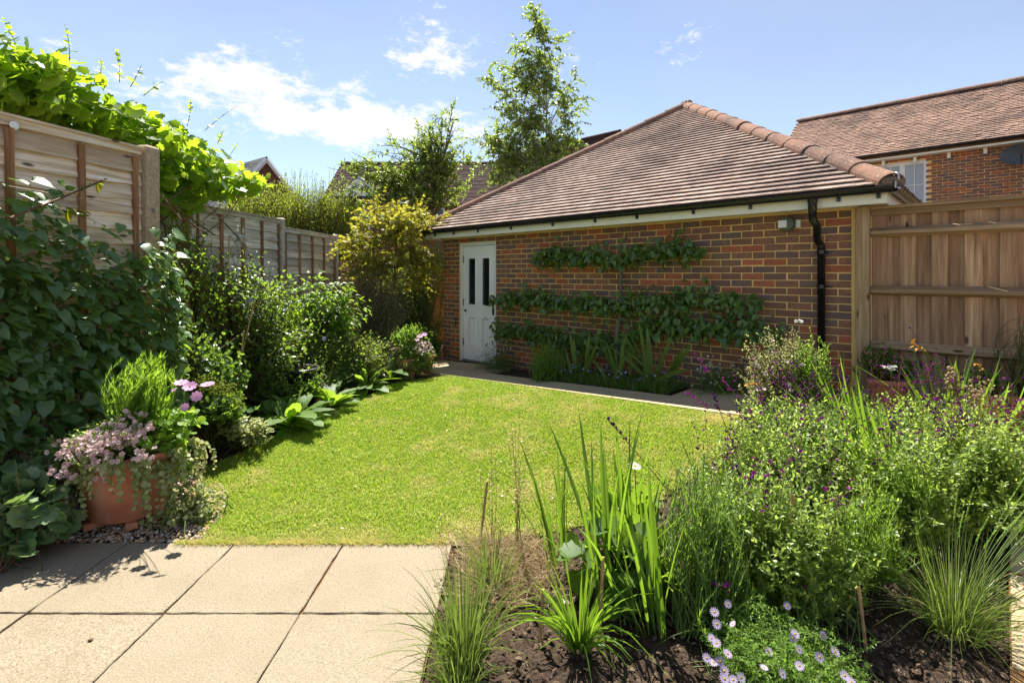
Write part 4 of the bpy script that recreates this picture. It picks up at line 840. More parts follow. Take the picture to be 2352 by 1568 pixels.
fb('gravel_board', 'conpost', LEN + .13, LEN + 4.5, -.03, .012, .05, .40)

# ================================================================== NEIGHBOURING HOUSES
def tiled_plane(mb, o, ex, sd, W, L, tw, ga, xl=lambda y: 0.0, xr=None, th=.02):
    """rows of separate tiles on a roof plane"""
    nd = np.cross(ex, sd); R = np.stack([ex, sd, nd], -1); pos = []; sc = []
    for r in range(int(L / ga)):
        y = r * ga; a, b = xl(y), (W if xr is None else xr(y)); x = np.arange(a - (r % 2) * tw / 2, b, tw) + tw / 2; x = x[(x > a) & (x < b)]
        pos.append(o + x[:, None] * ex + y * sd)
    pos = np.concatenate(pos); w = tw / 2 - .002; l = ga * 1.3
    tv = np.array([[-w, 0, th * 1.6], [w, 0, th * 1.6], [w, l, .008], [-w, l, .008], [-w, 0, 0], [w, 0, 0]]); tf = np.array([[0, 1, 2, 3], [4, 5, 1, 0]])
    mb.many(tv, tf, pos + rng.normal(0, .003, pos.shape), np.broadcast_to(R, (len(pos), 3, 3)), np.ones(len(pos))); return mb
def plane_hit(x, y, o2, u2):
    d = np.array([(x - CX) / FPX, 1.0]); Y, a = np.linalg.solve(np.array([d, -np.asarray(u2)]).T, np.asarray(o2)); return a, CAM_H - (y - HY) / FPX * Y
HL = np.array([8.35, 15.75]); hp = lambda a, off, z: np.array([*(HL + U * a - VV * off), z])
H1 = Thing('house', 'brick house with a long clay tiled roof behind the right fence', 'house', hp(5, -3, 0))
EV = 4.70; HW = 13.0
wx0, wz1 = plane_hit(2016, 380, HL, U); wx1, wz0 = plane_hit(2131, 478, HL, U)
mb = MB(); hb = lambda mb, a0, a1, d0, d1, z0, z1, rnd=None: add_box(mb, hp((a0 + a1) / 2, (d0 + d1) / 2, (z0 + z1) / 2), (abs(a1 - a0) / 2, abs(d1 - d0) / 2, (z1 - z0) / 2), AXW, rnd)
hb(mb, 0, wx0, -.3, 0, 0, EV + .1); hb(mb, wx1, HW, -.3, 0, 0, EV + .1); hb(mb, wx0, wx1, -.3, 0, 0, wz0); hb(mb, wx0, wx1, -.3, 0, wz1, EV + .1); hb(mb, 0, .3, -5.5, -.3, 0, EV + .1)
hw = H1.part('wall', mb, MAT['mortar']); mb = MB(); bs = []
for i in range(40):
    z = 2.2 + i * .075
    if z > EV + .02: break
    for a in np.arange((i % 2) * .1125 + .11, 8.2, .225):
        if wx0 - .06 < a < wx1 + .06 and wz0 - .03 < z < wz1 + .03: continue
        bs.append(hp(a, -.012, z))
bs = np.array(bs); m0 = MB(); add_bevel_box(m0, (.1065, .0325, .02), .004); tvv = m0.V[0]
mb.many(tvv, m0.F[4][0], bs + rng.normal(0, .002, bs.shape), np.broadcast_to(RB, (len(bs), 3, 3)), np.ones(len(bs))); H1.part('brick_courses', mb, MAT['brick'], hw, 'stuff')
RD, RH = 2.25, 1.95; p2 = math.atan2(RH, RD + .3); sd2 = np.array([VV[0] * math.cos(p2), VV[1] * math.cos(p2), math.sin(p2)]); o2 = hp(-.15, .3, EV + .08); L2 = math.hypot(RH, RD + .3)
mb = MB(); rr = o2 + sd2 * L2; mb.add([o2 - EZ * .02, o2 + EX * HW - EZ * .02, rr + EX * HW - EZ * .02, rr - EZ * .02, rr + np.array([*(VV * 3), -RH]) - EZ * .02, rr + EX * HW + np.array([*(VV * 3), -RH])], np.array([[0, 1, 2, 3], [3, 2, 5, 4]])); hr = H1.part('roof', mb, MAT['tile_warm'])
mb = tiled_plane(MB(), o2, EX, sd2, HW, L2, .165, .1); H1.part('tile_courses', mb, MAT['tile_warm'], hr, 'stuff')
mb = MB()
for i in range(28): a = i * .46; q0 = rr + EX * (a + .005); q1 = rr + EX * (a + .46); sweep_open(mb, half_prof(.12 + (i % 2) * .003, .012, 8, 0, math.pi), q0, q1, ED, EZ)
H1.part('ridge_tiles', mb, MAT['tile_warm'], hr, 'stuff')
mb = MB(); sweep_open(mb, half_prof(.065, .006, 10), hp(-.2, .37, EV + .07), hp(HW, .37, EV + .07), ED, EZ); H1.part('gutter', mb, MAT['black'])
mb = MB(); hb(mb, -.1, HW, .0, .30, EV - .08, EV - .03); H1.part('fascia', mb, MAT['cream'])
cb = MB(); hb(cb, -.035, .035, .0, .12, EV - .22, EV - .081); cme = cb.mesh('corbel', MAT['cream'], hp(0, 0, 0))
for i in range(13): H1.place('corbel', cme, hp(.55 + i * .68, 0, 0))
mb = MB(); fw = .06
for q in ((wx0, wx0 + fw, wz0, wz1), (wx1 - fw, wx1, wz0, wz1), (wx0 + fw, wx1 - fw, wz0, wz0 + fw), (wx0 + fw, wx1 - fw, wz1 - fw, wz1), ((wx0 + wx1) / 2 - .03, (wx0 + wx1) / 2 + .03, wz0 + fw, wz1 - fw)): hb(mb, q[0], q[1], -.08, -.02, q[2], q[3])
hb(mb, wx0 - .03, wx1 + .03, -.02, .03, wz0 - .04, wz0 + .001); wf = H1.part('window', mb, MAT['white'])
xm = (wx0 + wx1) / 2
for b0, b1 in ((wx0 + fw, xm - .03), (xm + .03, wx1 - fw)):
    m3 = MB(); hb(m3, b0 + .03, b1 - .03, -.065, -.06, wz0 + fw + .03, wz1 - fw - .03); H1.part('pane', m3, MAT['glass'] if False else MAT['blind'], wf)
    m3 = MB()
    for q in ((b0, b0 + .03, wz0 + fw, wz1 - fw), (b1 - .03, b1, wz0 + fw, wz1 - fw), (b0 + .03, b1 - .03, wz0 + fw, wz0 + fw + .03), (b0 + .03, b1 - .03, wz1 - fw - .03, wz1 - fw), ((b0 + b1) / 2 - .009, (b0 + b1) / 2 + .009, wz0 + fw + .03, wz1 - fw - .03), (b0 + .03, (b0 + b1) / 2 - .009, (wz0 + wz1) / 2 - .009, (wz0 + wz1) / 2 + .009), ((b0 + b1) / 2 + .009, b1 - .03, (wz0 + wz1) / 2 - .009, (wz0 + wz1) / 2 + .009)): hb(m3, q[0], q[1], -.058, -.03, q[2], q[3])
    H1.part('sash', m3, MAT['white'], wf)
    m3 = MB()
    for z in np.arange(wz0 + fw + .05, wz1 - fw - .05, .045): hb(m3, b0 + .035, b1 - .035, -.0598, -.0585, z, z + .006)
    H1.part('blind', m3, MAT['white'], wf, 'stuff')
# satellite dish on that wall
da, dz_ = plane_hit(2345, 355, HL - VV * .35, U); dc = hp(da, .35, dz_)
SDh = Thing('satellite_dish', 'dark oval satellite dish on the brick house wall at the right edge', 'dish', hp(da, 0, dz_)); mb = MB(); th = np.linspace(0, 2 * math.pi, 29)[:-1]; V = []
for r in (0, .12, .24, .345):
    for t in th: V.append(dc + EX * (r * 1.05 * math.cos(t)) + EZ * (r * .70 * math.sin(t)) + ED * (.9 * r * r))
k = 28; F = [[r * k + i, r * k + (i + 1) % k, (r + 1) * k + (i + 1) % k, (r + 1) * k + i] for r in range(3) for i in range(k)]; mb.add(V, np.array(F)); SDh.part('reflector', mb, MAT['dish'], smooth=True)
mb = MB(); tubes(mb, np.array([dc - EZ * .22, dc - EZ * .25 + ED * .2, dc - EZ * .05 + ED * .42]), .012, 5); add_box(mb, dc + ED * .43 - EZ * .03, (.03, .03, .05), AXW); SDh.part('feed_arm', mb, MAT['darkmetal']); mb = MB(); tubes(mb, np.array([dc, hp(da, .18, dz_ - .05), hp(da, 0, dz_ - .12)]), .02, 6); SDh.part('bracket', mb, MAT['darkmetal'])
# brown tiled house behind the trees
def simple_house(name, label, A, ex, W, D, zE, rise, tmat, wallmat, over=.3, ga=.11, gable=True):
    ex = nrm(np.asarray(ex, float)); ey = np.cross(EZ, ex); T = Thing(name, label, 'house', np.asarray(A) + ex * W / 2); A = np.asarray(A, float); p = math.atan2(rise, D / 2); L = math.hypot(rise, D / 2 + over); z = np.array([0, 0, zE])
    ax = np.array([ex, -ey, EZ]); mb = MB(); c = lambda a, d, h: A + ex * a + ey * d + EZ * h
    mb.add([c(0, 0, 0), c(W, 0, 0), c(W, 0, zE), c(0, 0, zE), c(0, D, 0), c(W, D, 0), c(W, D, zE), c(0, D, zE), c(0, D / 2, zE + rise), c(W, D / 2, zE + rise)], np.array([[0, 1, 2, 3], [5, 4, 7, 6], [4, 0, 3, 7], [1, 5, 6, 2]])); o = mb.n - 10; mb.F[3].append(np.array([[3, 8, 7], [2, 6, 9]]) + o); mb.R[3].append(np.zeros(2)); mb.M[3].append(np.zeros(2, int))
    T.part('wall', mb, MAT[wallmat]); sd = nrm(ey * D / 2 + EZ * rise); sb = nrm(-ey * D / 2 + EZ * rise); o1 = c(-.1, 0, zE) - sd * over; W2 = W + .2
    mb = MB(); rg = o1 + sd * (over + L * (D / 2) / (D / 2 + over)); rgp = c(-.1, D / 2, zE + rise); bk = c(-.1, D, zE) - sb * over
    mb.add([o1, o1 + ex * W2, rgp + ex * W2, rgp, bk, bk + ex * W2], np.array([[0, 1, 2, 3], [3, 2, 5, 4]])); r = T.part('roof', mb, MAT[tmat]); mb = tiled_plane(MB(), o1 + np.cross(ex, sd) * .01, ex, sd, W2, np.linalg.norm(rgp - o1), .2, ga, th=.025); T.part('tile_courses', mb, MAT[tmat], r, 'stuff')
    mb = MB(); sweep_open(mb, half_prof(.12, .02, 8, 0, math.pi), rgp - EZ * .03, rgp + ex * W2 - EZ * .03, -ey, EZ); T.part('ridge_tiles', mb, MAT[tmat], r)
    mb = MB(); sweep_open(mb, half_prof(.06, .01, 8), o1 - ey * .06 - EZ * .02, o1 + ex * W2 - ey * .06 - EZ * .02, -ey, EZ); T.part('gutter', mb, MAT['black'])
    return T, c, ax, ey, sd, sb, o1, rgp
MAT['brick_far'] = MAT['brick']
def far_brick():
    m, nt, out = newmat('distant_brickwork'); pos = geo_pos(nt); tc = nt.nodes.new('ShaderNodeTexCoord'); b = nt.nodes.new('ShaderNodeTexBrick'); sp = nt.nodes.new('ShaderNodeSeparateXYZ'); nt.links.new(pos, sp.inputs[0]); cb = nt.nodes.new('ShaderNodeCombineXYZ'); ad = nt.nodes.new('ShaderNodeMath'); ad.operation = 'ADD'; nt.links.new(sp.outputs[0], ad.inputs[0]); nt.links.new(sp.outputs[1], ad.inputs[1]); nt.links.new(ad.outputs[0], cb.inputs[0]); nt.links.new(sp.outputs[2], cb.inputs[1]); nt.links.new(cb.outputs[0], b.inputs[0])
    b.inputs['Color1'].default_value = lin(120, 72, 56); b.inputs['Color2'].default_value = lin(92, 62, 56); b.inputs['Mortar'].default_value = lin(150, 118, 84); b.inputs['Scale'].default_value = 1.0; b.inputs['Mortar Size'].default_value = .006; b.inputs['Brick Width'].default_value = .225; b.inputs['Row Height'].default_value = .075
    bsdf(nt, out, b.outputs[0], .9, .1); MAT['brick_far'] = m
far_brick()
Hb, c, ax, ey, sd, sb, o1, rgp = simple_house('house', 'brown tiled house half hidden behind the bushy trees', (-7.45, 20.0, 0), (1, 0, 0), 10.2, 5.0, 4.42, 2.0, 'tile_dark', 'brick_far')
mb = MB(); q0 = P(782, 443, 20.3); q1 = P(868, 443, 20.3); q2 = P(825, 404, 20.3)
tri = np.array([q0, q1, q2]); dpt = np.array([0, 2.0, 0]); mb.add([*tri, *(tri + dpt)], np.array([[0, 1, 4, 3], [1, 2, 5, 4], [2, 0, 3, 5]])); mb.F[3].append(np.array([[0, 1, 2]]) + mb.n - 6); mb.R[3].append(np.zeros(1)); mb.M[3].append(np.zeros(1, int)); Hb.part('dormer', mb, MAT['white'])
mb = MB(); add_box(mb, P(825, 447, 20.25), (.95, .06, .07)); Hb.part('fascia', mb, MAT['cream'])
def hwin(T, x0, x1, y0, y1, Y):
    a, b = P(x0, y0, Y), P(x1, y1, Y); cxx = (a + b) / 2; hw_, hh_ = (b[0] - a[0]) / 2, (a[2] - b[2]) / 2; mb = MB()
    for s in (-1, 0, 1): add_box(mb, cxx + np.array([s * (hw_ - .03), -.02, 0]), (.035, .03, hh_))
    for s in (-1, 1): add_box(mb, cxx + np.array([0, -.015, s * (hh_ - .03)]), (hw_ - .06, .03, .035))
    w = T.part('window', mb, MAT['white']); m3 = MB(); add_box(m3, cxx, (hw_ - .05, .006, hh_ - .05)); T.part('pane', m3, MAT['glass'], w)
hwin(Hb, 985, 1022, 478, 520, 19.93); hwin(Hb, 800, 850, 480, 525, 19.93); hwin(Hb, 905, 950, 480, 525, 19.93)
mb = MB(); tubes(mb, np.array([P(757, 470, 19.85), P(757, 600, 19.85)]), .05, 8); Hb.part('downpipe', mb, MAT['black'])
pR = P(1425, 299, 24.0); e2 = nrm(np.array([U[0], U[1], 0.0])); Aw = pR - e2 * 8 - np.array([*VV, 0]) * 2.4
Hc, *_ = simple_house('house', 'tiled roof end with white boards showing over the left hip of the garage', (Aw[0], Aw[1], 0), e2, 7.9, 4.8, pR[2] - 1.45, 1.4, 'tile_dark', 'brick_far')
mb = MB(); q = Aw - np.array([*VV, 0]) * .28; add_box(mb, np.array([q[0], q[1], pR[2] - 1.72]) + e2 * 4, (4.1, .03, .16), AXW); Hc.part('fascia', mb, MAT['white'])
ga = P(608, 363, 30.0); gx_ = nrm(np.array([.93, .36, 0])); ey_ = np.cross(EZ, gx_)
rdir = nrm(np.array([-.80, .60, 0])); wdir = np.cross(rdir, EZ) * -1
Ha = Thing('house', 'distant gable of a slate roofed house above the grape vine', 'house', (ga[0], ga[1], 0)); gd = nrm(np.array([.86, .5, 0])); hwid, drop = 2.2, 2.9
gL, gR = ga - gd * hwid - EZ * drop, ga + gd * hwid - EZ * drop; mb = MB(); dn = np.array([0, 0, -(ga[2] - drop)]); mb.add([gL + dn, gR + dn, gR, gL], [[0, 1, 2, 3]]); mb.add([gL, gR, ga], [[0, 1, 2]]); bk = rdir * 7; mb.add([gL + dn, gL, gL + bk, gL + dn + bk], [[0, 1, 2, 3]]); mb.add([gR + dn, gR, gR + bk, gR + dn + bk], [[0, 1, 2, 3]]); Ha.part('wall', mb, MAT['brick_far'])
mb = MB(); fo = -rdir * .25 + EZ * .06; e = .18; ovL, ovR = (gL - ga) * (1 + e), (gR - ga) * (1 + e); mb.add([ga + fo, ga + ovL + fo, ga + ovL + bk, ga + bk, ga + ovR + fo, ga + ovR + bk], np.array([[0, 1, 2, 3], [0, 3, 5, 4]])); rf_ = Ha.part('roof', mb, MAT['slate'])
mb = MB(); ss_ = nrm(-ovL); exx = rdir; tiled_plane(mb, ga + ovL + fo, exx, ss_, 7, np.linalg.norm(ovL), .3, .2, th=.015); Ha.part('slate_courses', mb, MAT['slate'], rf_, 'stuff')
mb = MB()
for vv_ in (ovL, ovR):
    t = nrm(vv_); n2 = nrm(np.cross(t, rdir)); tubes(mb, np.array([ga + fo - EZ * .16, ga + fo + vv_ - EZ * .16]), .13, 4)
Ha.part('bargeboard', mb, MAT['white'])

# ================================================================== PLANTING
def EL(x, y, Y, rx, ry, rz): return (P(x, y, Y), np.array([rx, ry, rz]))
def cum(pos, n): return np.tile(pos, (n, 1))
BLADES = [strip_leaf([(0, .6), (.12, .8), (.3, .95), (.5, 1), (.7, .85), (.87, .5), (1, 0)], .017, .35, c) for c in (.05, .16, .34)]
for b in BLADES: b[0][0, 0] = 0
def ribbons(mb, pts, w, face=None, rnd=None):
    """flat tapering strips along curves pts (N,n,3)"""
    N, n, _ = pts.shape; T = nrm(np.gradient(pts, axis=1)); a = rv(N, 0, 6.28); hv = np.stack([np.cos(a), np.sin(a), np.zeros(N)], -1)[:, None]
    s = nrm(np.cross(T, np.broadcast_to(hv, T.shape) + np.array([0, 0, .2]))); u = np.linspace(0, 1, n); ww = (np.asarray(w).reshape(-1, 1) * (1 - u ** 2.2 * .95)[None])[..., None]
    V = np.stack([pts - s * ww, pts + s * ww], 2).reshape(-1, 3); i = np.arange(n - 1) * 2; F = np.stack([i, i + 1, i + 3, i + 2], -1)
    F = (F[None] + (np.arange(N) * n * 2)[:, None, None]).reshape(-1, 4); r = rng.random(N) if rnd is None else rnd; mb.add(V, F, np.repeat(r, n - 1)); return mb
def sword_clump(name, label, cat, base, n, L, spread, mat='l_blade', group=None, lean=(0, 0, 0), fan=None, wide=1.0, br=.03):
    base = np.asarray(base, float); T = Thing(name, label, cat, base, group); me = [MB().add(b[0], b[1], 0.0).mesh('blade', MAT[mat], smooth=True) for b in BLADES]
    for i in range(n):
        a = rng.random() * 6.28 if fan is None else fan + (math.pi if rng.random() < .5 else 0) + rng.normal(0, .3)
        sp = abs(rng.normal(0, spread)); d = np.array([math.cos(a) * sp, math.sin(a) * sp, 1.0]) + np.asarray(lean); l = rv(1, *L)[0]; k = 0 if sp < spread * .5 else (1 if sp < spread * 1.3 else 2)
        up = np.array([-math.cos(a) * .9 + rng.normal(0, .35), -math.sin(a) * .9 + rng.normal(0, .35), .5]); R = frames(d[None], up[None])[0]
        T.place('blade', me[k], base + np.array([math.cos(a), math.sin(a), 0]) * br * rng.random() + np.array([rng.normal(0, br * .6), rng.normal(0, br * .6), -.01]), R, (l * wide * rv(1, .8, 1.2)[0], l, l))
    return T
def tuft(name, label, cat, base, n, L, spread, w, mat='l_grassy', group=None, droop=.5, br=.05, extra=None, kind=None):
    base = np.asarray(base, float); T = Thing(name, label, cat, base, group); a = rv(n, 0, 6.28); sp = np.abs(rng.normal(0, spread, n)); l = rv(n, *L); out = np.stack([np.cos(a), np.sin(a), np.zeros(n)], -1)
    b = base + out * (br * rng.random((n, 1))); tip = b + out * (l * np.sin(sp))[:, None] + np.array([0, 0, 1.0]) * (l * np.cos(sp) * (1 - droop * sp * .6))[:, None]
    pts = shoots(b, tip, np.c_[np.zeros((n, 2)), l * sp * droop * .55] - out * (l * sp * .12)[:, None], 5); pts[..., 2] = np.maximum(pts[..., 2], base[2] + .004)
    T.part('blades', ribbons(MB(), pts, rv(n, w * .7, w * 1.3)), MAT[mat], None, 'stuff'); return T, pts
def put_flowers(T, me_or_t, mats, pos, nrmv, size, singles=60, name='flower', mass='flowers'):
    """each flower a part while it shows; tv is a list of (V,F,mi)"""
    n = len(pos); ref = rng.normal(size=(n, 3)); R0 = frames(ref, nrmv); 
    d = nrm(ref - (ref * nrm(nrmv)).sum(-1, keepdims=True) * nrm(nrmv)); z = nrm(nrmv); R = np.stack([np.cross(d, z), d, z], -1)
    order = np.argsort(np.linalg.norm(pos - np.array([0, 0, CAM_H]), axis=1) / size)
    m0 = MB()
    for V, F, mi in me_or_t: m0.add(V, F, 0.0, mi)
    me = m0.mesh(name, mats, smooth=False)
    for i in order[:singles]: T.place(name, me, pos[i], R[i], size[i])
    r = order[singles:]
    if len(r):
        mb = MB()
        for V, F, mi in me_or_t: mb.many(V, F, pos[r], R[r], size[r], None, mi)
        T.part(mass, mb, mats, None, 'stuff')
(dv, df), (cv, cf) = flower_t(14, 1.0, .13, .05, .28); DAISY = [(dv, df, 0), (cv, cf, 1)]
(dv, df), (cv, cf) = flower_t(8, 1.0, .34, .12, .16); COSMOS = [(dv, df, 0), (cv, cf, 1)]
(dv, df), (cv, cf) = flower_t(5, 1.0, .5, .25, .2); FIVE = [(dv, df, 0), (cv, cf, 1)]
SALV = [(np.array([[0, -.1, 0], [-.35, .35, .25], [0, .55, .5], [.35, .35, .25], [-.5, .3, .9], [0, .15, 1.25], [.5, .3, .9], [0, .8, .95]], float), np.array([[0, 1, 2], [0, 2, 3], [1, 4, 2], [2, 6, 3], [4, 5, 2], [2, 5, 6], [2, 7, 4], [2, 6, 7]]), 0)]
BALL = (np.array([[0, 0, 1], [1, 0, 0], [0, 1, 0], [-1, 0, 0], [0, -1, 0], [0, 0, -1]], float), np.array([[0, 1, 2], [0, 2, 3], [0, 3, 4], [0, 4, 1], [5, 2, 1], [5, 3, 2], [5, 4, 3], [5, 1, 4]]))
def pot_mesh(T, base, r0, r1, h, rim=.03, mat='terracotta', soil=True):
    base = np.asarray(base, float); mb = MB()
    lathe(mb, [(0, .012), (r0 * .96, 0), (r0, .01), (r0 + (r1 - r0) * .45, h * .42), (r1 * .985, h - rim * 1.6), (r1 * 1.045, h - rim * 1.4), (r1 * 1.055, h - rim * .3), (r1 * 1.03, h), (r1 * .95, h), (r1 * .9, h - .06)], base, 36); T.part('pot', mb, MAT[mat], smooth=True)
    if soil: mb = MB(); lathe(mb, [(r1 * .92, h - .05), (r1 * .5, h - .03), (0, h - .025)], base, 24); T.part('compost', mb, MAT['soil'])

solo('grass', ribbons(MB(), shoots(bb, tt, np.tile([0, 0, .01], (ne, 1)), 3), rv(ne, .0009, .0018)), MAT['grass'], 'ragged grass edge overhanging the patio joint', 'grass', (0, 0, 0), kind='stuff')
# ------------------------------------------------------------------ left: climber on the tall fence
def climber():
    T = Thing('climbing_hydrangea', 'dark green heart-leaved climber covering the tall fence panel', 'climber', (A0[0], A0[1], 0)); n3 = np.array([n_[0], n_[1], 0]); w3 = np.array([wd_[0], wd_[1], 0])
    N = 4600; q = rv(N, -.84, 1.12); z = .12 + 2.05 * rng.random(N) ** 1.0; top = 2.12 - .30 * sstep((q + .2) / 1.2) + .10 * np.sin(q * 9)
    keep = (z < top - .25 + .35 * rng.random(N) ** 2) & ((z < 1.55) | (rng.random(N) < .55)) & ~((z < .75) & (q < .5) & (rng.random(N) < .3)); q, z = q[keep], z[keep]; N = len(q)
    off = .05 + .17 * rng.random(N) + .07 * sstep((q - .6) / .5); pos = np.r_[A0, 0] + q[:, None] * w3 + off[:, None] * n3 + z[:, None] * EZ
    d = n3 * rv((N, 1), .2, 1.0) + EZ * rv((N, 1), -1.0, .05) + w3 * rng.normal(.35, .55, (N, 1)); up = n3 * .55 + EZ * .8 + rng.normal(0, .3, (N, 3))
    put_leaves(T, HEART, MAT['l_ivy'], pos, d, up, .035 + .075 * rng.random(N) ** 1.2, 300)
    m = 60; b = np.r_[A0, 0] + rv((m, 1), -.85, 1.0) * w3 + n3 * .05 + EZ * rv((m, 1), .05, 1.15); t = b + w3 * rng.normal(.2, .35, (m, 1)) + n3 * rv((m, 1), 0, .09) + EZ * rv((m, 1), .1, .5)
    stems_part(T, shoots(b, t, rng.normal(0, .05, (m, 3)), 6), .007, .003, MAT['redstem'], 'stems', 4)
    # long trailing tendrils with pale young leaves on the upper boards
    m = 16; b = np.r_[A0, 0] + rv((m, 1), -.7, .4) * w3 + n3 * .06 + EZ * rv((m, 1), 1.5, 2.0); t = b + w3 * rv((m, 1), .25, .55) + n3 * rv((m, 1), .05, .15) + EZ * rng.normal(.0, .10, (m, 1)); pts = shoots(b, t, np.tile([0, 0, .06], (m, 1)), 6)
    stems_part(T, pts, .003, .0015, MAT['stem'], 'tendrils'); p, d, u, s = leaves_along(pts, 5, .3, 1, .9, -.1, (.04, .075), False); put_leaves(T, HEART, MAT['l_ivy'], p, d, u, s, 0, mass='young_leaves')
    ym = MB().add(HEART[0], HEART[1], 0.0).mesh('leaf', MAT['l_yellow'], smooth=True)
    for x, y, Y, z in ((222, 418, 3.66, .085), (152, 485, 3.46, .085), (50, 458, 3.2, .06), (215, 560, 3.55, .06)):
        T.place('leaf', ym, P(x, y, Y), frames(np.array([[.3, -.3, -.8]]), np.array([[.35, -.8, .45]]))[0], z, label='bright yellow leaf')
climber()
bush('climber_end', 'sunlit yellow-green leaves spilling round the end of the tall fence', 'climber', (-2.75, 4.35, 0), [EL(385, 600, 4.3, .13, .14, .25), EL(395, 720, 4.35, .17, .15, .3), EL(380, 840, 4.3, .16, .14, .25)], 130, 14, (.03, .06), OVATE, 'l_mid', 'redstem', 60, base_r=.08, bend=.08)
# ------------------------------------------------------------------ grape vine over the fence
def vine():
    T = Thing('grape_vine', 'bright yellow-green grape vine sprawling over the tall fence top', 'vine', (-3.6, 4.4, 0))
    C = [EL(20, 200, 3.75, .45, .35, .33), EL(110, 225, 4.0, .45, .35, .33), EL(200, 285, 4.3, .42, .35, .30), EL(300, 320, 4.7, .40, .40, .30), EL(390, 370, 5.1, .36, .4, .34), EL(470, 400, 5.6, .36, .4, .30), EL(540, 420, 6.2, .30, .4, .22), EL(400, 450, 5.2, .22, .3, .22), EL(330, 430, 4.75, .25, .25, .35), EL(590, 425, 6.6, .16, .3, .12)]
    N = 2600; pos = ell(C, N); pos[:, 2] += .03; d = rng.normal(0, .6, (N, 3)) + np.array([.25, -.45, -.55]); up = rng.normal(0, .45, (N, 3)) + np.array([.1, -.35, .8])
    put_leaves(T, VINE, MAT['l_vine'], pos, d, up, rv(N, .065, .145), 300)
    m = 50; b = np.array([-3.6, 4.4, 1.9]) + rng.normal(0, [.35, .9, .1], (m, 3)); t = ell(C, m); stems_part(T, shoots(b, t, rng.normal(0, .15, (m, 3)), 6), .008, .003, MAT['redstem'], 'canes', 4)
    for x0, y0, x1, y1, Y in ((160, 150, 147, 52, 4.0), (275, 190, 264, 110, 4.4), (45, 140, 4, 40, 3.8), (225, 190, 232, 138, 4.3), (430, 290, 438, 228, 5.3), (470, 300, 545, 243, 5.6), (330, 220, 372, 190, 4.8), (300, 200, 325, 150, 4.5), (520, 370, 545, 330, 6.1), (500, 330, 512, 300, 6)):
        a, b = P(x0, y0, Y), P(x1, y1, Y - .1); pts = shoots(a[None], b[None], np.array([[.03, 0, .04]]), 7); mb = MB(); tubes(mb, pts, np.linspace(.004, .0012, 8), 3, cap=False); sh = T.part('shoot', mb, MAT['redstem'])
        p, d, u, s = leaves_along(pts, 11, .05, 1, 1.1, -.1, (.045, .075), False, .75); R = frames(d, u); mb = MB().many(VINE[0], VINE[1], p, R, s); T.part('shoot_leaves', mb, MAT['l_vine'], sh, smooth=True)
vine()
# ------------------------------------------------------------------ left border shrubs
def flat_bush(name, label, base, C, nst, per, size, tmpl, mat, stem='redstem', singles=200, **k):
    return bush(name, label, 'shrub', base, C, nst, per, size, tmpl, mat, stem, singles, **k)
bush('shrub', 'leafy green shrub between tall fence and grey fence', 'shrub', (-3.2, 4.9, 0), [EL(400, 560, 4.7, .3, .25, .35), EL(395, 700, 4.6, .28, .25, .35), EL(440, 600, 5.2, .34, .25, .36), EL(430, 520, 5.2, .25, .2, .2)], 260, 14, (.04, .07), OVATE, 'l_mid', 'redstem', 80, bend=.15)
flat_bush('shrub', 'large shrub with flat silvery leaves in front of the grey fence', (-2.85, 5.3, 0), [EL(500, 640, 5.3, .50, .40, .32), EL(590, 670, 5.5, .48, .4, .38), EL(450, 700, 5.1, .38, .35, .35), EL(560, 790, 5.2, .55, .35, .32), EL(650, 770, 5.6, .38, .3, .34)], 620, 12, (.05, .09), OVATE, 'l_dark', spread=1.2, up=.05, jit=.22, f0=.4)
flat_bush('shrub', 'rounded dark shrub with scalloped leaves behind the terracotta pot', (-2.7, 4.5, 0), [EL(430, 790, 4.5, .34, .28, .32), EL(500, 850, 4.6, .32, .28, .27), EL(390, 870, 4.3, .28, .22, .25), EL(330, 880, 4.2, .25, .2, .25)], 330, 9, (.04, .065), ROUND, 'l_ivy', 'stem', 120, jit=.4, f0=.45)
flat_bush('shrub', 'tall shrub with drooping bright green leaves by the grey fence post', (-2.75, 6.9, 0), [EL(755, 680, 6.8, .45, .38, .42), EL(700, 660, 6.7, .28, .25, .36), EL(810, 700, 7.0, .3, .3, .34), EL(760, 780, 6.8, .5, .3, .35)], 300, 12, (.09, .14), OVATE, 'l_bright', singles=200, droop=.75, up=-.1, jit=.4, f0=.3, spread=.9, wide=.85)
flat_bush('shrub', 'bushy small-leaved shrub above the black tub', (-2.45, 6.2, 0), [EL(640, 800, 6.1, .42, .35, .28), EL(740, 810, 6.4, .42, .35, .30), EL(840, 800, 6.8, .4, .35, .30), EL(590, 840, 5.5, .35, .3, .25), EL(870, 820, 7.0, .35, .3, .3)], 720, 16, (.032, .06), OVATE, 'l_mid', 'redstem', 60, jit=.4)
flat_bush('shrub', 'grey-green twiggy shrub below the yellow maple', (-2.3, 8.2, 0), [EL(845, 650, 8.3, .35, .35, .42), EL(870, 720, 8.2, .35, .3, .4), EL(820, 620, 8.4, .25, .25, .3), EL(880, 780, 7.9, .35, .3, .3), EL(870, 640, 8.2, .5, .35, .3), EL(910, 700, 8.3, .35, .3, .35)], 560, 22, (.026, .045), SMALL, 'l_grey', 'redstem', 0, jit=.5)
flat_bush('shrub', 'dark ferny shrub in the shaded passage next to the garage corner', (-1.7, 9.4, 0), [EL(960, 680, 9.5, .42, .35, .5), EL(1000, 740, 9.5, .25, .3, .4), EL(920, 700, 9.2, .4, .3, .55), EL(970, 620, 9.6, .45, .3, .35), EL(990, 600, 9.7, .35, .3, .4), EL(900, 620, 9.5, .5, .3, .4), EL(940, 760, 9.4, .5, .3, .25)], 760, 18, (.045, .085), LANCE, 'l_dark', 'bark', 0, jit=.5)
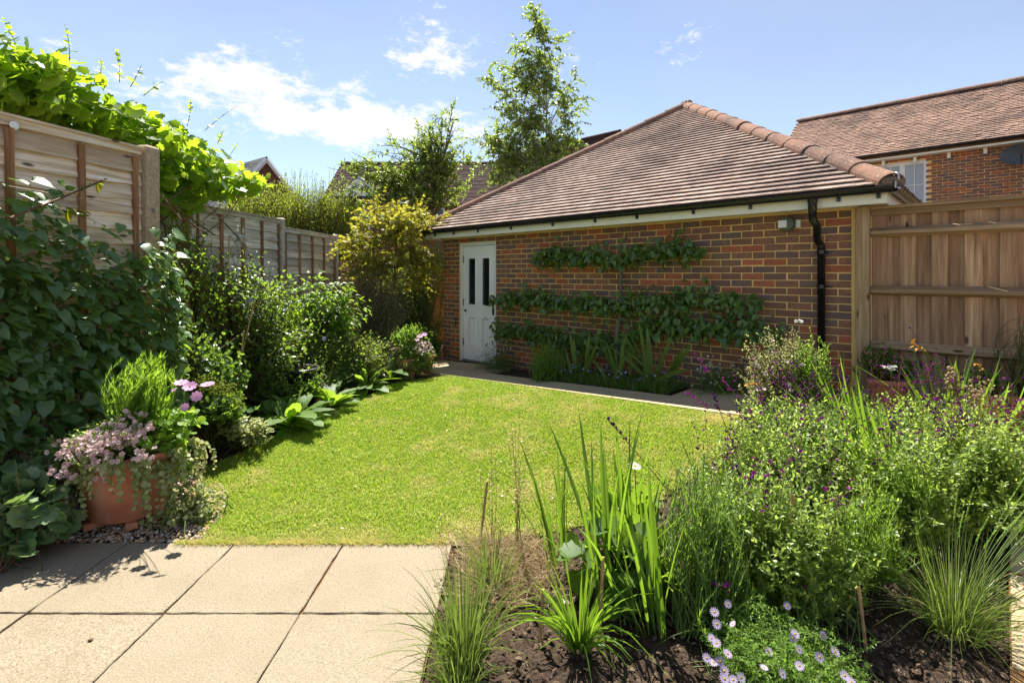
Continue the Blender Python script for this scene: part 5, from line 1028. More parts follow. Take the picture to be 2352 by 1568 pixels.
flat_bush('shrub', 'low dark-leaved plant at the foot of the garage corner', (-1.45, 8.9, 0), [EL(975, 770, 8.8, .22, .25, .16), EL(1005, 790, 9.0, .12, .2, .16)], 70, 8, (.05, .09), ROUND, 'l_dark', 'stem', 30, jit=.4)
flat_bush('shrub', 'leafy green shrub at the back of the border beside the potted geraniums', (-1.9, 7.5, 0), [EL(870, 790, 7.5, .28, .28, .22), EL(900, 830, 7.5, .22, .2, .15)], 130, 14, (.03, .055), OVATE, 'l_mid', 'stem', 0, jit=.4)
flat_bush('shrub', 'mid green leafy shrub filling the border between the flat-leaved and drooping shrubs', (-2.8, 6.1, 0), [EL(650, 690, 6.2, .35, .3, .35), EL(620, 740, 6.0, .35, .3, .3), EL(690, 740, 6.3, .35, .3, .3)], 300, 14, (.04, .07), OVATE, 'l_bright', 'redstem', 60, jit=.4)
flat_bush('shrub', 'low bright foliage behind the rosettes under the shrubs', (-2.5, 5.6, 0), [EL(600, 880, 5.3, .3, .22, .16), EL(700, 880, 5.5, .28, .12, .10), EL(735, 850, 5.7, .12, .15, .14), EL(640, 850, 5.5, .12, .15, .16), EL(800, 845, 6.6, .4, .25, .16), EL(860, 850, 7.0, .25, .2, .14)], 380, 12, (.03, .055), OVATE, 'l_mid', 'stem', 0, jit=.4)
flat_bush('shrub', 'sunlit bushy foliage tumbling from the grey fence beside the concrete post', (-3.0, 5.0, 0), [EL(400, 500, 5.0, .22, .2, .2), EL(420, 580, 4.9, .3, .25, .3), EL(450, 680, 4.9, .3, .25, .25)], 280, 14, (.035, .065), OVATE, 'l_bright', 'redstem', 60, jit=.5)
# white rambling flowers on the grey fence
Tw = Thing('clematis', 'spray of small cream clematis flowers against the grey fence', 'climber', P(548, 640, 6.0)); n = 90; pos = ell([EL(548, 545, 5.9, .10, .08, .14), EL(535, 580, 5.9, .07, .06, .08)], n); put_flowers(Tw, FIVE, [MAT['p_white'], MAT['p_lime']], pos, rng.normal(0, .5, (n, 3)) + [.2, -.6, .5], rv(n, .014, .022), 40)
m = 26; b = cum(P(560, 680, 6.0), m) + rng.normal(0, .05, (m, 3)); t = ell([EL(548, 560, 5.95, .14, .1, .2), EL(600, 590, 6.2, .2, .1, .2), EL(480, 600, 5.7, .2, .1, .2)], m); pts = shoots(b, t, rng.normal(0, .08, (m, 3)), 6); stems_part(Tw, pts, .004, .0015, MAT['redstem']); p, d, u, s = leaves_along(pts, 12, .2, 1, 1.1, .0, (.03, .055)); put_leaves(Tw, OVATE, MAT['l_dark'], p, d, u, s, 30)
for x, y, Y in ((575, 692, 5.2), (655, 712, 5.5), (745, 778, 6.2)):
    c = P(x, y, Y); F_ = Thing('flower', {575: 'small violet bloom high on the flat-leaved shrub', 655: 'small violet bloom on the right flank of the flat-leaved shrub', 745: 'small violet bloom over the black tub'}[x], 'flower', c - EZ * .1); put_flowers(F_, FIVE, [MAT['p_blue'], MAT['p_yellow']], c[None], np.array([[.1, -.8, .5]]), np.array([.028]), 1); mb = MB(); tubes(mb, np.array([c - EZ * .1, c]), .002, 3); F_.part('stalk', mb, MAT['stem'])
for lab, x0, y0, x1, y1, Y in (('leaning bamboo cane inside the flat-leaved shrub', 566, 770, 585, 690, 5.0), ('bamboo cane standing behind the cream clematis', 523, 650, 527, 540, 5.3), ('short bamboo cane low in the left border', 548, 870, 560, 760, 4.9)):
    mb = MB(); a, b = P(x0, y0, Y), P(x1, y1, Y); a = a + (a - b) * 1.0; tubes(mb, np.array([a, b]), .007, 6); solo('cane', mb, MAT['cane'], lab, 'cane', a, 'bamboo canes in the left border')
tb = G(690, 872); tb = np.array([-2.42, 5.78, 0.05]); Tt = Thing('plant_tub', 'black plastic tub with a wide rim under the shrubs', 'tub', tb); mb = MB(); lathe(mb, [(0, .01), (.16, 0), (.18, .2), (.20, .37), (.22, .375), (.225, .405), (.21, .415), (.19, .405), (.18, .31), (0, .30)], tb, 32); Tt.part('body', mb, MAT['tub'], smooth=True)
# foxglove-like rosettes along the lawn edge
def rosette(label, base, n, L, sc=1.0, mat='l_mid', group='broad-leaved rosettes along the left lawn edge', tilt=(0.0, 0.0)):
    base = np.asarray(base, float); T = Thing('foxglove', label, 'plant', base, group); me = [MB().add(LONGL[0] * [w_, 1, s] + np.c_[.05 * q * LONGL[0][:, 1] ** 2, np.zeros(len(LONGL[0])), .03 * np.sin(LONGL[0][:, 1] * 9 + q) * np.abs(LONGL[0][:, 0]) * 9], LONGL[1], 0.0).mesh('leaf', MAT[mat], smooth=True) for s, w_, q in ((.35, .9, -1), (.9, 1.05, 1), (1.5, 1.0, -2), (1.9, .85, 2))]
    for i in range(n):
        a = i * 2.4 + rng.normal(0, .2); el = .32 + 1.0 * (i / n) ** .8 + rng.normal(0, .12); d = np.array([math.cos(a) * math.cos(el) + tilt[0], math.sin(a) * math.cos(el) + tilt[1], math.sin(el)]); l = rv(1, *L)[0] * (1 - .25 * abs(i / n - .45)); up = np.array([-math.cos(a) * .6, -math.sin(a) * .6, 1]) + rng.normal(0, .25, 3)
        T.place('leaf', me[rng.integers(4)], base + d * .03, frames(d[None], up[None])[0], (l * sc * rv(1, .85, 1.15)[0], l, l))
    return T
rosette('largest broad-leaved rosette, nearest the patio, on the lawn edge', (-2.18, 4.98, 0.02), 40, (.28, .42), 1.15, 'l_mid')
rosette('grey-green rosette of broad leaves half behind the largest rosette', (-2.50, 5.30, 0.02), 22, (.30, .42), 1.2, 'l_ivy')
rosette('sprawling broad-leaved rosette, second along the lawn edge', (-2.03, 5.72, 0.02), 26, (.26, .40), 1.1, 'l_mid')
rosette('upright broad-leaved rosette with pale seed spike beside it', (-1.86, 6.45, 0.04), 24, (.26, .38), 1.1, 'l_mid')
rosette('furthest dark broad-leaved rosette next to the potted geraniums', (-1.68, 7.0, 0.06), 22, (.28, .42), 1.1, 'l_dark')
for lab, x, y0, y1, Y in (('brown seed spikes rising between the rosettes', 735, 940, 830, 5.75), ('pale seed spike beside the upright rosette', 855, 890, 830, 6.6)):
    b = P(x, y0 + 30, Y); m = 9; bb = cum(b, m) + rng.normal(0, .04, (m, 3)); tt = cum(P(x, y1, Y), m) + rng.normal(0, [.10, .08, .05], (m, 3)); pts = shoots(bb, tt, rng.normal(0, .03, (m, 3)), 6); T = Thing('seed_spike', lab, 'seed spikes', b); stems_part(T, pts, .003, .0015, MAT['drystem']); p, d, u, s = leaves_along(pts, 40, .35, 1, 1.3, 0, (.008, .016), False); put_leaves(T, SMALL, MAT['l_dry'], p, d, u, s)
# lady's mantle and low leaves between pot and rosettes
T, pts = bush('ladys_mantle', 'lime-flowered mound with round leaves behind the pink cosmos', 'plant', G(520, 1000), [EL(490, 930, 4.2, .22, .2, .14), EL(530, 960, 4.4, .18, .2, .08)], 90, 3, (.06, .10), ROUND, 'l_ivy', 'stem', 60, f0=.7, jit=.35)
n = 420; pos = ell([EL(470, 880, 4.2, .10, .1, .07), EL(510, 890, 4.2, .12, .1, .07), EL(540, 920, 4.3, .08, .1, .08)], n); mb = MB().many(BALL[0], BALL[1], pos, frames(rng.normal(size=(n, 3)), rng.normal(size=(n, 3))), rv(n, .005, .010)); T.part('flowers', mb, MAT['p_lime'], None, 'stuff')
m = 40; stems_part(T, shoots(cum(T.loc, m) + rng.normal(0, [.08, .08, 0], (m, 3)), ell([EL(505, 895, 4.2, .16, .1, .07)], m), rng.normal(0, .03, (m, 3)), 5), .002, .001, MAT['stem'], 'flower_stems')
bush('groundcover_plant', 'low pale-edged leaves at the lawn edge right of the terracotta pot', 'plant', G(560, 1015), [EL(565, 985, 4.25, .20, .18, .06), EL(590, 1005, 4.35, .12, .12, .04)], 110, 6, (.025, .045), ROUND, 'l_var', 'stem', 40, f0=.5, base_r=.12)
bush('groundcover_plant', 'rounded green leaves just right of the pink cosmos', 'plant', G(520, 985), [EL(525, 940, 4.15, .14, .15, .1), EL(500, 960, 4.1, .15, .12, .08)], 60, 4, (.06, .09), ROUND, 'l_mid', 'stem', 60, f0=.6)
# two terracotta pots at the far end of the border
for lab, x, Y, col in (('left terracotta pot at the far end of the border', 935, 7.15, 0), ('right terracotta pot at the far end of the border', 975, 7.35, 1)):
    b = B(x, Y); Tp = Thing('flower_pot', lab, 'pot', b, 'terracotta pots by the garage path'); pot_mesh(Tp, b, .10, .14, .28)
T, pts = bush('potted_plant', 'bushy green plant with pale leaves spilling over the far pots', 'plant', B(950, 7.2) + EZ * .26, [EL(940, 820, 7.1, .22, .18, .16), EL(975, 815, 7.3, .18, .18, .18), EL(930, 790, 7.2, .18, .15, .15), EL(985, 840, 7.2, .12, .12, .14), EL(945, 850, 7.0, .2, .12, .08), EL(990, 850, 7.2, .1, .12, .1)], 420, 14, (.02, .04), OVATE, 'l_salvia', 'stem', 0, f0=.4, jit=.5)
n = 60; pos = ell([EL(975, 800, 7.1, .15, .12, .1)], n); put_flowers(T, FIVE, [MAT['p_pale'], MAT['p_yellow']], pos, rng.normal(0, .4, (n, 3)) + [0, -.4, .7], rv(n, .014, .02), 10)
T, pts = bush('cosmos', 'feathery light green plant above the far pots with pink flowers', 'plant', B(940, 7.25) + EZ * .3, [EL(930, 760, 7.25, .22, .18, .12), EL(950, 750, 7.3, .15, .15, .08)], 90, 30, (.03, .05), SLIM, 'l_feather', 'stem', 0, f0=.4, spread=.9)
pos = np.array([P(965, 772, 7.1), P(975, 768, 7.15), P(958, 780, 7.1)]); put_flowers(T, COSMOS, [MAT['p_pink'], MAT['p_yellow']], pos, np.array([[.1, -.5, .8]] * 3), np.array([.04, .04, .035]), 3)

# ------------------------------------------------------------------ trees
def tree(name, label, base, height, C, nbr, ntw, per, size, tmpl, mat, barkmat, r0, droop=0.0, opp=False, lean=(0, 0), jit=.5, spread=1.0, singles=0, twig=.5, trunks=1, up=.1, tf=.25, asc=.25, tw0=.25):
    base = np.asarray(base, float); T = Thing(name, label, 'tree', base); mb = MB(); anchors = []
    for k in range(trunks):
        top = base + np.array([lean[0], lean[1], height]) + (rng.normal(0, .12 * height, 3) * [1, 1, .3] if trunks > 1 else 0); pts = shoots(base[None] + (rng.normal(0, .05, (1, 3)) * [1, 1, 0] if trunks > 1 else 0), top[None], rng.normal(0, .04 * height, (1, 3)) * [1, 1, 0], 14)[0]; tubes(mb, pts, np.linspace(r0, r0 * .12, 15), 8); anchors.append(pts)
    T.part('trunk', mb, MAT[barkmat], smooth=True); anc = np.concatenate([a[int(15 * tf):14] for a in anchors])
    tips = ell(C, nbr); st = anc[np.array([np.argmin(np.linalg.norm((anc - t) * [1, 1, 1.0] + [0, 0, asc * np.linalg.norm((t - base)[:2])], axis=1)) for t in tips])]
    br = shoots(st, tips, np.c_[np.zeros((nbr, 2)), np.abs(rng.normal(0, .12, nbr)) * np.linalg.norm(tips - st, axis=1)], 7); mb = MB(); tubes(mb, br, np.linspace(r0 * .22, r0 * .05, 8), 5, cap=False); T.part('branches', mb, MAT[barkmat], smooth=True)
    i = rng.integers(0, nbr, ntw); f = rv(ntw, tw0, 1.0) * 6.99; fi = f.astype(int); b = br[i, fi] + (br[i, fi + 1] - br[i, fi]) * (f - fi)[:, None]
    dr = nrm(rng.normal(0, 1, (ntw, 3)) * [1, 1, .6] + nrm(br[i, 7] - br[i, 0]) * .8); tp = b + dr * rv((ntw, 1), .4, 1.0) * twig - EZ * droop * rv((ntw, 1), .3, 1.0); tw = shoots(b, tp, np.tile([0, 0, 1.0], (ntw, 1)) * (droop * .45), 5); mb = MB(); tubes(mb, tw, np.linspace(.006, .002, 6), 3, cap=False); T.part('twigs', mb, MAT[barkmat], None, 'stuff')
    p, d, u, s = leaves_along(tw, per, .1, 1, spread, up, size, opp, .3, jit, droop * .5); put_leaves(T, tmpl, MAT[mat], p, d, u, s, singles, mass='crown'); return T
bb_ = P(1225, 560, 13.4); tree('birch_tree', 'tall slender birch with wind-blown drooping leaves behind the garage', (bb_[0] - .1, 13.4, 0), 8.2, [EL(1228, 18, 13.4, .26, .4, .45), EL(1225, 50, 13.4, .34, .4, .4), EL(1240, 105, 13.4, .7, .6, .6), EL(1180, 140, 13.4, .4, .5, .35), EL(1320, 215, 13.4, .4, .4, .25), EL(1190, 200, 13.4, 1.0, .8, .9), EL(1285, 210, 13.4, .85, .8, .75), EL(1160, 320, 13.4, 1.15, .9, .85), EL(1280, 310, 13.3, .9, .8, .75), EL(1230, 380, 13.4, 1.4, .9, .75), EL(1105, 370, 13.2, .7, .6, .6)], 190, 1350, 17, (.06, .10), OVATE, 'l_birch', 'palebark', .05, droop=.25, lean=(.35, 0), spread=1.2, twig=.55, up=-.2, asc=.9, jit=.7, tw0=.5)
tb_ = P(950, 640, 11.6); tree('cherry_tree', 'leaning green tree with pointed leaves left of the birch', (tb_[0] - .7, 11.6, 0), 5.0, [EL(1030, 265, 11.6, .28, .4, .42), EL(990, 330, 11.6, .65, .5, .5), EL(915, 375, 11.6, 1.1, .6, .5), EL(840, 400, 11.6, .95, .6, .42), EL(980, 430, 11.5, .95, .6, .6), EL(890, 470, 11.4, 1.1, .6, .45), EL(1040, 360, 11.6, .45, .4, .5), EL(810, 340, 11.6, .35, .3, .10)], 210, 800, 16, (.08, .13), LANCE, 'l_birch', 'bark', .08, droop=.10, opp=True, lean=(1.6, 0), twig=.5, spread=1.0, up=.1, asc=.7, jit=.6, tw0=.45)
ta_ = B(890, 8.9); tree('maple_tree', 'small yellow and orange leaved maple above the grey shrub', ta_, 2.9, [EL(900, 520, 8.8, .75, .55, .28), EL(840, 540, 8.7, .45, .45, .3), EL(950, 520, 8.9, .55, .5, .3), EL(900, 580, 8.6, .75, .5, .26), EL(820, 600, 8.6, .3, .3, .2), EL(960, 590, 8.7, .5, .4, .2), EL(985, 615, 8.8, .25, .3, .2), EL(890, 480, 8.9, .55, .45, .25), EL(860, 620, 8.5, .5, .4, .2), EL(800, 560, 8.7, .3, .3, .25), EL(940, 640, 8.6, .4, .35, .15)], 150, 620, 12, (.05, .09), ACER, 'l_acer', 'bark', .03, droop=.08, opp=True, jit=.5, singles=150, twig=.5, trunks=3, tf=.2, tw0=.45)
for lab, x, Y, C in (('yellow-green hedge bush rising behind the grey fence, left one', 640, 10.8, [EL(620, 440, 10.8, .6, .5, .5), EL(560, 450, 10.6, .6, .5, .45), EL(670, 460, 10.8, .6, .5, .5)]), ('bamboo-like bush with upright sprays behind the grey fence', 700, 11.3, [EL(710, 440, 11.2, .5, .5, .5), EL(750, 460, 11.3, .5, .5, .5), EL(690, 480, 11.0, .6, .5, .4)]), ('dense green bush behind the last grey fence panel', 760, 11.6, [EL(775, 470, 11.4, .55, .5, .5), EL(730, 510, 11.0, .6, .4, .35), EL(810, 490, 11.3, .5, .4, .5)])):
    bush('hedge_bush', lab, 'bush', B(x, Y), C, 620, 26, (.055, .10), SLIM if 'bamboo' in lab else LANCE, 'l_bamboo', 'redstem', 0, 'bushes behind the grey fence', f0=.45, bend=.25, base_r=.35, opp=False, jit=.5, spread=.9)
T = Thing('bamboo', 'thin bamboo tips reaching above the hedge bushes', 'plant', B(700, 11.8)); m = 26; t = np.array([P(x, y, 11.8) for x, y in zip(rv(m, 650, 790), rv(m, 385, 450))]); b = t * [1, 1, 0] + rng.normal(0, [.2, .2, 0], (m, 3)); pts = shoots(b, t, rng.normal(0, .15, (m, 3)), 8); stems_part(T, pts, .008, .003, MAT['stem']); p, d, u, s = leaves_along(pts, 34, .6, 1, .9, .1, (.09, .15), False); put_leaves(T, SLIM, MAT['l_bamboo'], p, d, u, s)
bush('hedge_bush', 'dark bush filling the gap right of the maple by the garage eaves', 'bush', B(1010, 11.0), [EL(1010, 570, 10.6, .5, .4, .4), EL(990, 640, 10.8, .5, .4, .4)], 200, 20, (.04, .07), OVATE, 'l_dark', 'bark', 0, f0=.4, bend=.2, base_r=.3)

# ------------------------------------------------------------------ espaliered fruit tree on the garage wall
def espalier():
    b = wp(3.70, .14, gz(*wp(3.7, .14, 0)[:2])); T = Thing('espalier_tree', 'espaliered fruit tree with three tiers trained flat on the brick wall', 'tree', b); mb = MB(); pts = np.array([b - EZ * .02, wp(3.69, .14, .45), wp(3.68, .13, .72), wp(3.71, .10, 1.0), wp(3.72, .09, 1.4), wp(3.72, .08, 1.92)]); tubes(mb, pts, [.045, .036, .034, .024, .02, .012], 9); T.part('trunk', mb, MAT['lichenbark'], smooth=True)
    P_, D_, U_, S_ = [], [], [], []
    for za, zl, zr, al, ar, y0 in ((1.66, 1.80, 1.82, 2.30, 4.78, .12), (1.08, 1.17, 1.26, 1.50, 5.36, .16), (.60, .68, .96, 1.52, 5.58, .17)):
        for aend, zend in ((al, zl), (ar, zr)):
            n = 9; u = np.linspace(0, 1, n); sg = np.sign(aend - 3.7); pts = np.array([wp(3.7 + (aend - 3.7) * t, .07 + .03 * math.sin(t * 7), za + (zend - .04 - za) * min(1, t * 3.0) ** .8 + .02 * math.sin(t * 11)) for t in u]); mb = MB(); tubes(mb, pts, np.linspace(.018, .006, n), 6); T.part('branch', mb, MAT['bark'], smooth=True)
            N = int(430 * abs(aend - 3.7)); f = rng.random(N); f = np.clip(f + .02 * np.sin(f * 40), 0.02, 1.03); x = np.clip(f, 0, .999) * (n - 1); i = x.astype(int); p = pts[i] + (pts[i + 1] - pts[i]) * (x - i)[:, None]; clump = .65 + .35 * np.sin(f * 23 + zend * 9) * np.sin(f * 11)
            p = p + EZ * (rng.normal(.03, .10, N) * clump)[:, None] + ED * np.abs(rng.normal(.06, .07, N))[:, None] + EX * rng.normal(0, .04, N)[:, None]
            P_.append(p); D_.append(ED * rv((N, 1), .0, .9) + EX * rng.normal(.0, .7, (N, 1)) + EZ * rng.normal(-.45, .55, (N, 1))); U_.append(ED * .55 + EZ * .8 + rng.normal(0, .35, (N, 3))); S_.append(rv(N, .055, .105))
    put_leaves(T, OVATE, MAT['l_esp'], np.concatenate(P_), np.concatenate(D_), np.concatenate(U_), np.concatenate(S_), 300, wide=.95)
espalier()
# ------------------------------------------------------------------ bed below the espalier
wb = lambda a, off: wp(a, off, gz(*wp(a, off, 0)[:2]))
def erigeron(label, a0, off, ra, ro, rz, n, nf):
    b = wb(a0, off); C = [(b + EZ * rz * .45, np.array([ra, ro, rz]))]; T, pts = bush('daisy_clump', label, 'plant', b, C, n, 14, (.015, .028), SLIM, 'l_dark', 'stem', 0, 'white daisy clumps by the garage wall', f0=.3, base_r=ra * .5, r0=.0015)
    p = ell(C, nf * 3); p = p[np.argsort(-(p[:, 2] + p @ ED * .6))][:nf] + EZ * .03 + ED * .02; put_flowers(T, DAISY, [MAT['p_white'], MAT['p_yellow']], p, rng.normal(0, .3, (nf, 3)) + ED * .5 + EZ * .7, rv(nf, .010, .014), 50)
erigeron('white daisy clump beside the door', 1.75, .36, .34, .22, .30, 220, 90)
erigeron('white daisy clump spilling onto the slabs near the downpipe', 5.05, .22, .40, .16, .26, 220, 60)
bush('oregano', 'bright green bushy herb on the path edge below the espalier', 'plant', wb(2.98, .66), [(wb(2.98, .66) + EZ * .26, np.array([.27, .25, .30]))], 420, 26, (.014, .026), OVATE, 'l_herb', 'stem', 0, f0=.15, base_r=.12, bend=.04, spread=1.1, r0=.002)
for lab, a, off, n, L in (('iris clump between the green herb and the fruit tree', 3.30, .36, 14, (.40, .62)), ('small iris fan in front of the fruit tree trunk', 3.90, .46, 12, (.38, .58)), ('tallest iris clump right of the fruit tree trunk', 4.32, .38, 18, (.50, .82)), ('iris leaves leaning behind the herb', 3.05, .22, 8, (.45, .65))):
    sword_clump('iris', lab, 'plant', wb(a, off), n, L, .42, 'l_iris', 'iris clumps in the wall bed', fan=ANG, wide=2.7, br=.09)
n = 2600; s_ = rv(n, 2.9, 4.65); o_ = rv(n, .18, .70); pos = np.array([wb(a, o) for a, o in zip(s_, o_)]); T = Thing('groundcover_plant', 'dark low groundcover with tiny blue flowers under the fruit tree', 'plant', wb(3.8, .5)); d = rng.normal(0, .5, (n, 3)) + EZ; pts = shoots(pos, pos + nrm(d) * rv((n, 1), .06, .17), rng.normal(0, .02, (n, 3)), 3); T.part('blades', ribbons(MB(), pts, rv(n, .003, .006)), MAT['l_dark'], None, 'stuff')
nf = 90; q = rng.integers(0, n, nf); put_flowers(T, FIVE, [MAT['p_blue'], MAT['p_white']], pos[q] + EZ * rv((nf, 1), .10, .19), rng.normal(0, .4, (nf, 3)) + ED * .5 + EZ * .5, rv(nf, .010, .016), 40)

# ------------------------------------------------------------------ terracotta planter by the patio
pc = np.array([-2.42, 3.22, .03]); Tp = Thing('terracotta_pot', 'large weathered terracotta pot on feet beside the patio', 'pot', pc); pot_mesh(Tp, pc, .205, .285, .40, .035)
for a in (-.9, -2.2, 1.2, 2.6):
    mb = MB(); add_bevel_box(mb, (.03, .05, .018), .006, pc + np.array([math.cos(a) * .19, math.sin(a) * .19, -.015]), rotz(a - math.pi / 2).T); Tp.part('foot', mb, MAT['terracotta'])
top = pc + EZ * .39
T, pts = bush('cosmos', 'feathery bright green cosmos standing tall in the terracotta pot', 'plant', top, [(P(335, 865, 3.2), np.array([.20, .18, .15])), (P(340, 920, 3.2), np.array([.14, .14, .12])), (P(330, 830, 3.2), np.array([.10, .1, .06]))], 120, 56, (.035, .075), (NEEDLE[0] * [1.6, 1, 1], NEEDLE[1]), 'l_feather', 'stem', 0, f0=.30, spread=.8, base_r=.03, r0=.005, jit=.25, taper=.2)
bush('bedding_plant', 'leafy green filler plant under the cosmos in the terracotta pot', 'plant', top, [(top + np.array([.02, .02, .10]), np.array([.26, .22, .14])), (top + np.array([.2, .0, .08]), np.array([.16, .15, .12]))], 170, 12, (.025, .05), OVATE, 'l_salvia', 'stem', 60, f0=.3, base_r=.12)
T, pts = bush('diascia', 'pale pink diascia flowers tumbling over the left front of the terracotta pot', 'plant', top + np.array([-.12, -.08, -.02]), [(P(200, 1020, 3.0), np.array([.22, .16, .10])), (P(270, 1000, 2.98), np.array([.18, .16, .12])), (P(180, 1070, 2.95), np.array([.16, .14, .10]))], 170, 12, (.018, .034), OVATE, 'l_salvia', 'stem', 0, f0=.3, base_r=.08)
C = [(P(190, 1030, 2.93), np.array([.20, .12, .07])), (P(250, 1010, 2.93), np.array([.18, .12, .09])), (P(310, 990, 3.0), np.array([.10, .1, .06])), (P(230, 1060, 2.88), np.array([.10, .06, .05])), (P(300, 960, 3.05), np.array([.08, .08, .05])), (P(240, 1090, 2.87), np.array([.05, .04, .04])), (P(150, 1080, 2.85), np.array([.10, .06, .05])), (P(330, 1040, 2.92), np.array([.08, .06, .04]))]
n = 400; put_flowers(T, FIVE, [MAT['p_pale'], MAT['p_magenta']], ell(C, n), rng.normal(0, .4, (n, 3)) + [.1, -.75, .5], rv(n, .011, .017), 150)
T = Thing('nepeta', 'trailing variegated ground ivy hanging down the sides of the terracotta pot', 'plant', top); m = 110; a = np.r_[rv(66, 2.5, 4.15), rv(16, 4.2, 5.6), rv(28, -.8, .6)]; r1_ = rv(m, .27, .33); b = top + np.stack([np.cos(a) * .2, np.sin(a) * .2, np.full(m, -.01)], -1); ln = np.where((a > 4.2) & (a < 5.4), rv(m, .04, .28), rv(m, .15, .44)); out = np.stack([np.cos(a), np.sin(a), 0 * a], -1); tp = top + out * (r1_ + .05 * rng.random(m) + np.where(a < 4.2, .10, .04) * rng.random(m))[:, None] - EZ * ln[:, None]; tp[:, 2] = np.maximum(tp[:, 2], .03); pts = shoots(b, tp, out * .16 + EZ * .16, 9); stems_part(T, pts, .002, .001, MAT['stem']); p, d, u, s = leaves_along(pts, 18, .3, 1, 1.3, .05, (.022, .040), True, .3, .4); u = u + np.repeat(out, 18, 0) * .8; put_leaves(T, ROUND, MAT['l_var'], p, d, u, s, 200)
bush('geranium', 'soft green scalloped leaves on the right side of the terracotta pot', 'plant', top + np.array([.14, 0, 0]), [(top + np.array([.25, -.04, .04]), np.array([.14, .14, .10])), (top + np.array([.30, .02, .14]), np.array([.14, .14, .10])), (top + np.array([.33, -.02, -.10]), np.array([.08, .1, .12]))], 90, 5, (.045, .075), ROUND, 'l_feather', 'stem', 110, f0=.5, base_r=.05, jit=.5)
T = Thing('cosmos', 'pink cosmos flowers on thin stems right of the terracotta pot top', 'flowers', top + np.array([.1, 0, 0])); fp_ = np.array([P(416, 880, 3.15), P(436, 888, 3.1), P(477, 884, 3.25), P(452, 910, 3.05), P(400, 896, 3.2), P(425, 935, 3.05)]); b = top + np.array([.12, 0, 0]) + rng.normal(0, .03, (6, 3)); stems_part(T, shoots(b, fp_ - EZ * .005, np.tile([.05, 0, .02], (6, 1)), 6), .0025, .0015, MAT['stem']); put_flowers(T, COSMOS, [MAT['p_pink'], MAT['p_yellow']], fp_, np.array([[.1, -.25, 1], [.2, -.5, .8], [.0, -.2, 1], [.3, -.8, .3], [-.3, -.4, .8], [.2, -.8, .4]]), np.array([.040, .040, .042, .032, .02, .025]), 6)
bush('ground_ivy', 'ground ivy stems trailing onto the lawn beside the pot', 'plant', G(430, 1190), [(G(440, 1195) + EZ * .12, np.array([.10, .16, .14]))], 60, 10, (.02, .036), ROUND, 'l_var', 'stem', 50, f0=.2, base_r=.09)
# heuchera and neighbours at the left edge
for lab, px_, py_, C, n in (('silvery veined heuchera leaves at the left edge of the patio', 40, 1265, [EL(30, 1150, 2.75, .22, .2, .13), EL(70, 1200, 2.75, .20, .16, .10)], 46), ('dark heuchera leaves in the bottom corner of the left border', 10, 1300, [EL(10, 1260, 2.62, .14, .12, .09)], 22), ('green heuchera leaves left of the pot under the fence', 110, 1220, [EL(90, 1110, 2.95, .2, .18, .12), EL(120, 1205, 2.8, .14, .12, .06)], 34)):
    T, pts = bush('heuchera', lab, 'plant', G(px_, py_), C, int(n * 1.5), 2, (.065, .115), ROUND, 'l_heuchera', 'redstem', 120, None, f0=.85, base_r=.08, jit=.3, taper=.0)
    m = 5; b = cum(T.loc, m) + rng.normal(0, [.06, .06, 0], (m, 3)); t = b + np.array([-.02, 0, .42]) + rng.normal(0, [.08, .05, .07], (m, 3)); pts = shoots(b, t, rng.normal(0, .02, (m, 3)), 6); stems_part(T, pts, .002, .001, MAT['drystem'], 'flower_stems'); p, d, u, s = leaves_along(pts, 26, .5, 1, 1.3, 0, (.008, .014), False); put_leaves(T, SMALL, MAT['l_var'], p, d, u, s, 0, mass='flowers')
bush('shrub', 'low mixed foliage in the shade between climber and terracotta pot', 'shrub', (-2.75, 3.75, 0), [EL(150, 1010, 3.7, .3, .2, .12), EL(60, 1050, 3.4, .3, .2, .12), EL(230, 950, 4.0, .3, .2, .15)], 120, 10, (.03, .06), LANCE, 'l_dark', 'stem', 0, f0=.3, base_r=.2)

# ------------------------------------------------------------------ right hand flower bed
def salvia(label, base, C, nst, nsp, size=(.028, .048), reach=.16, mat='l_salvia'):
    nsp = int(nsp * 1.1)
    C = [(c, r * 1.05) for c, r in C] + [(c + np.array([0, 0, r[2] * .55]), r * [.95, .95, .75]) for c, r in C[:1]] ; T, pts = bush('salvia', label, 'plant', base, C, int(nst * 1.35), 24, size, LANCE, mat, 'stem', 40, 'purple salvia bushes in the right bed', f0=.2, bend=.06, base_r=.13, jit=.32, up=.1, wide=1.35, r0=.0025)
    top = ell(C, nsp * 4); top = top[np.argsort(-top[:, 2] - .5 * rng.random(len(top)))][:nsp]; top = top[rng.random(len(top)) < 2]; t = top + np.c_[rng.normal(0, reach * .5, (nsp, 2)), rv(nsp, .3, 1.25) * reach * 1.3 + .03]; sp = shoots(top - EZ * .05, t, rng.normal(0, .02, (nsp, 3)), 6); stems_part(T, sp, .0016, .0009, MAT['redstem'], 'flower_spikes', kind='stuff')
    p, d, u, s = leaves_along(sp, 9, .40, 1, 1.4, 0, (.012, .019), False, .2); k = rng.random(len(p)) < .62; p, d, s = p[k], d[k], s[k]; h = rng.random(len(p)) < .3
    put_flowers(T, SALV, [MAT['p_purple']], p[~h] + d[~h] * .006, d[~h], s[~h], 40); 
    if h.any(): put_flowers(T, SALV, [MAT['p_magenta']], p[h] + d[h] * .006, d[h], s[h], 15, mass='magenta_flowers')
    return T
salvia('dense front salvia bush propped by bamboo canes', B(1810, 2.35), [EL(1800, 1230, 2.3, .30, .25, .22), EL(1700, 1200, 2.4, .22, .2, .22), EL(1920, 1250, 2.3, .26, .22, .2), EL(1800, 1110, 2.45, .32, .25, .18), EL(1850, 1330, 2.2, .26, .2, .14)], 330, 22)
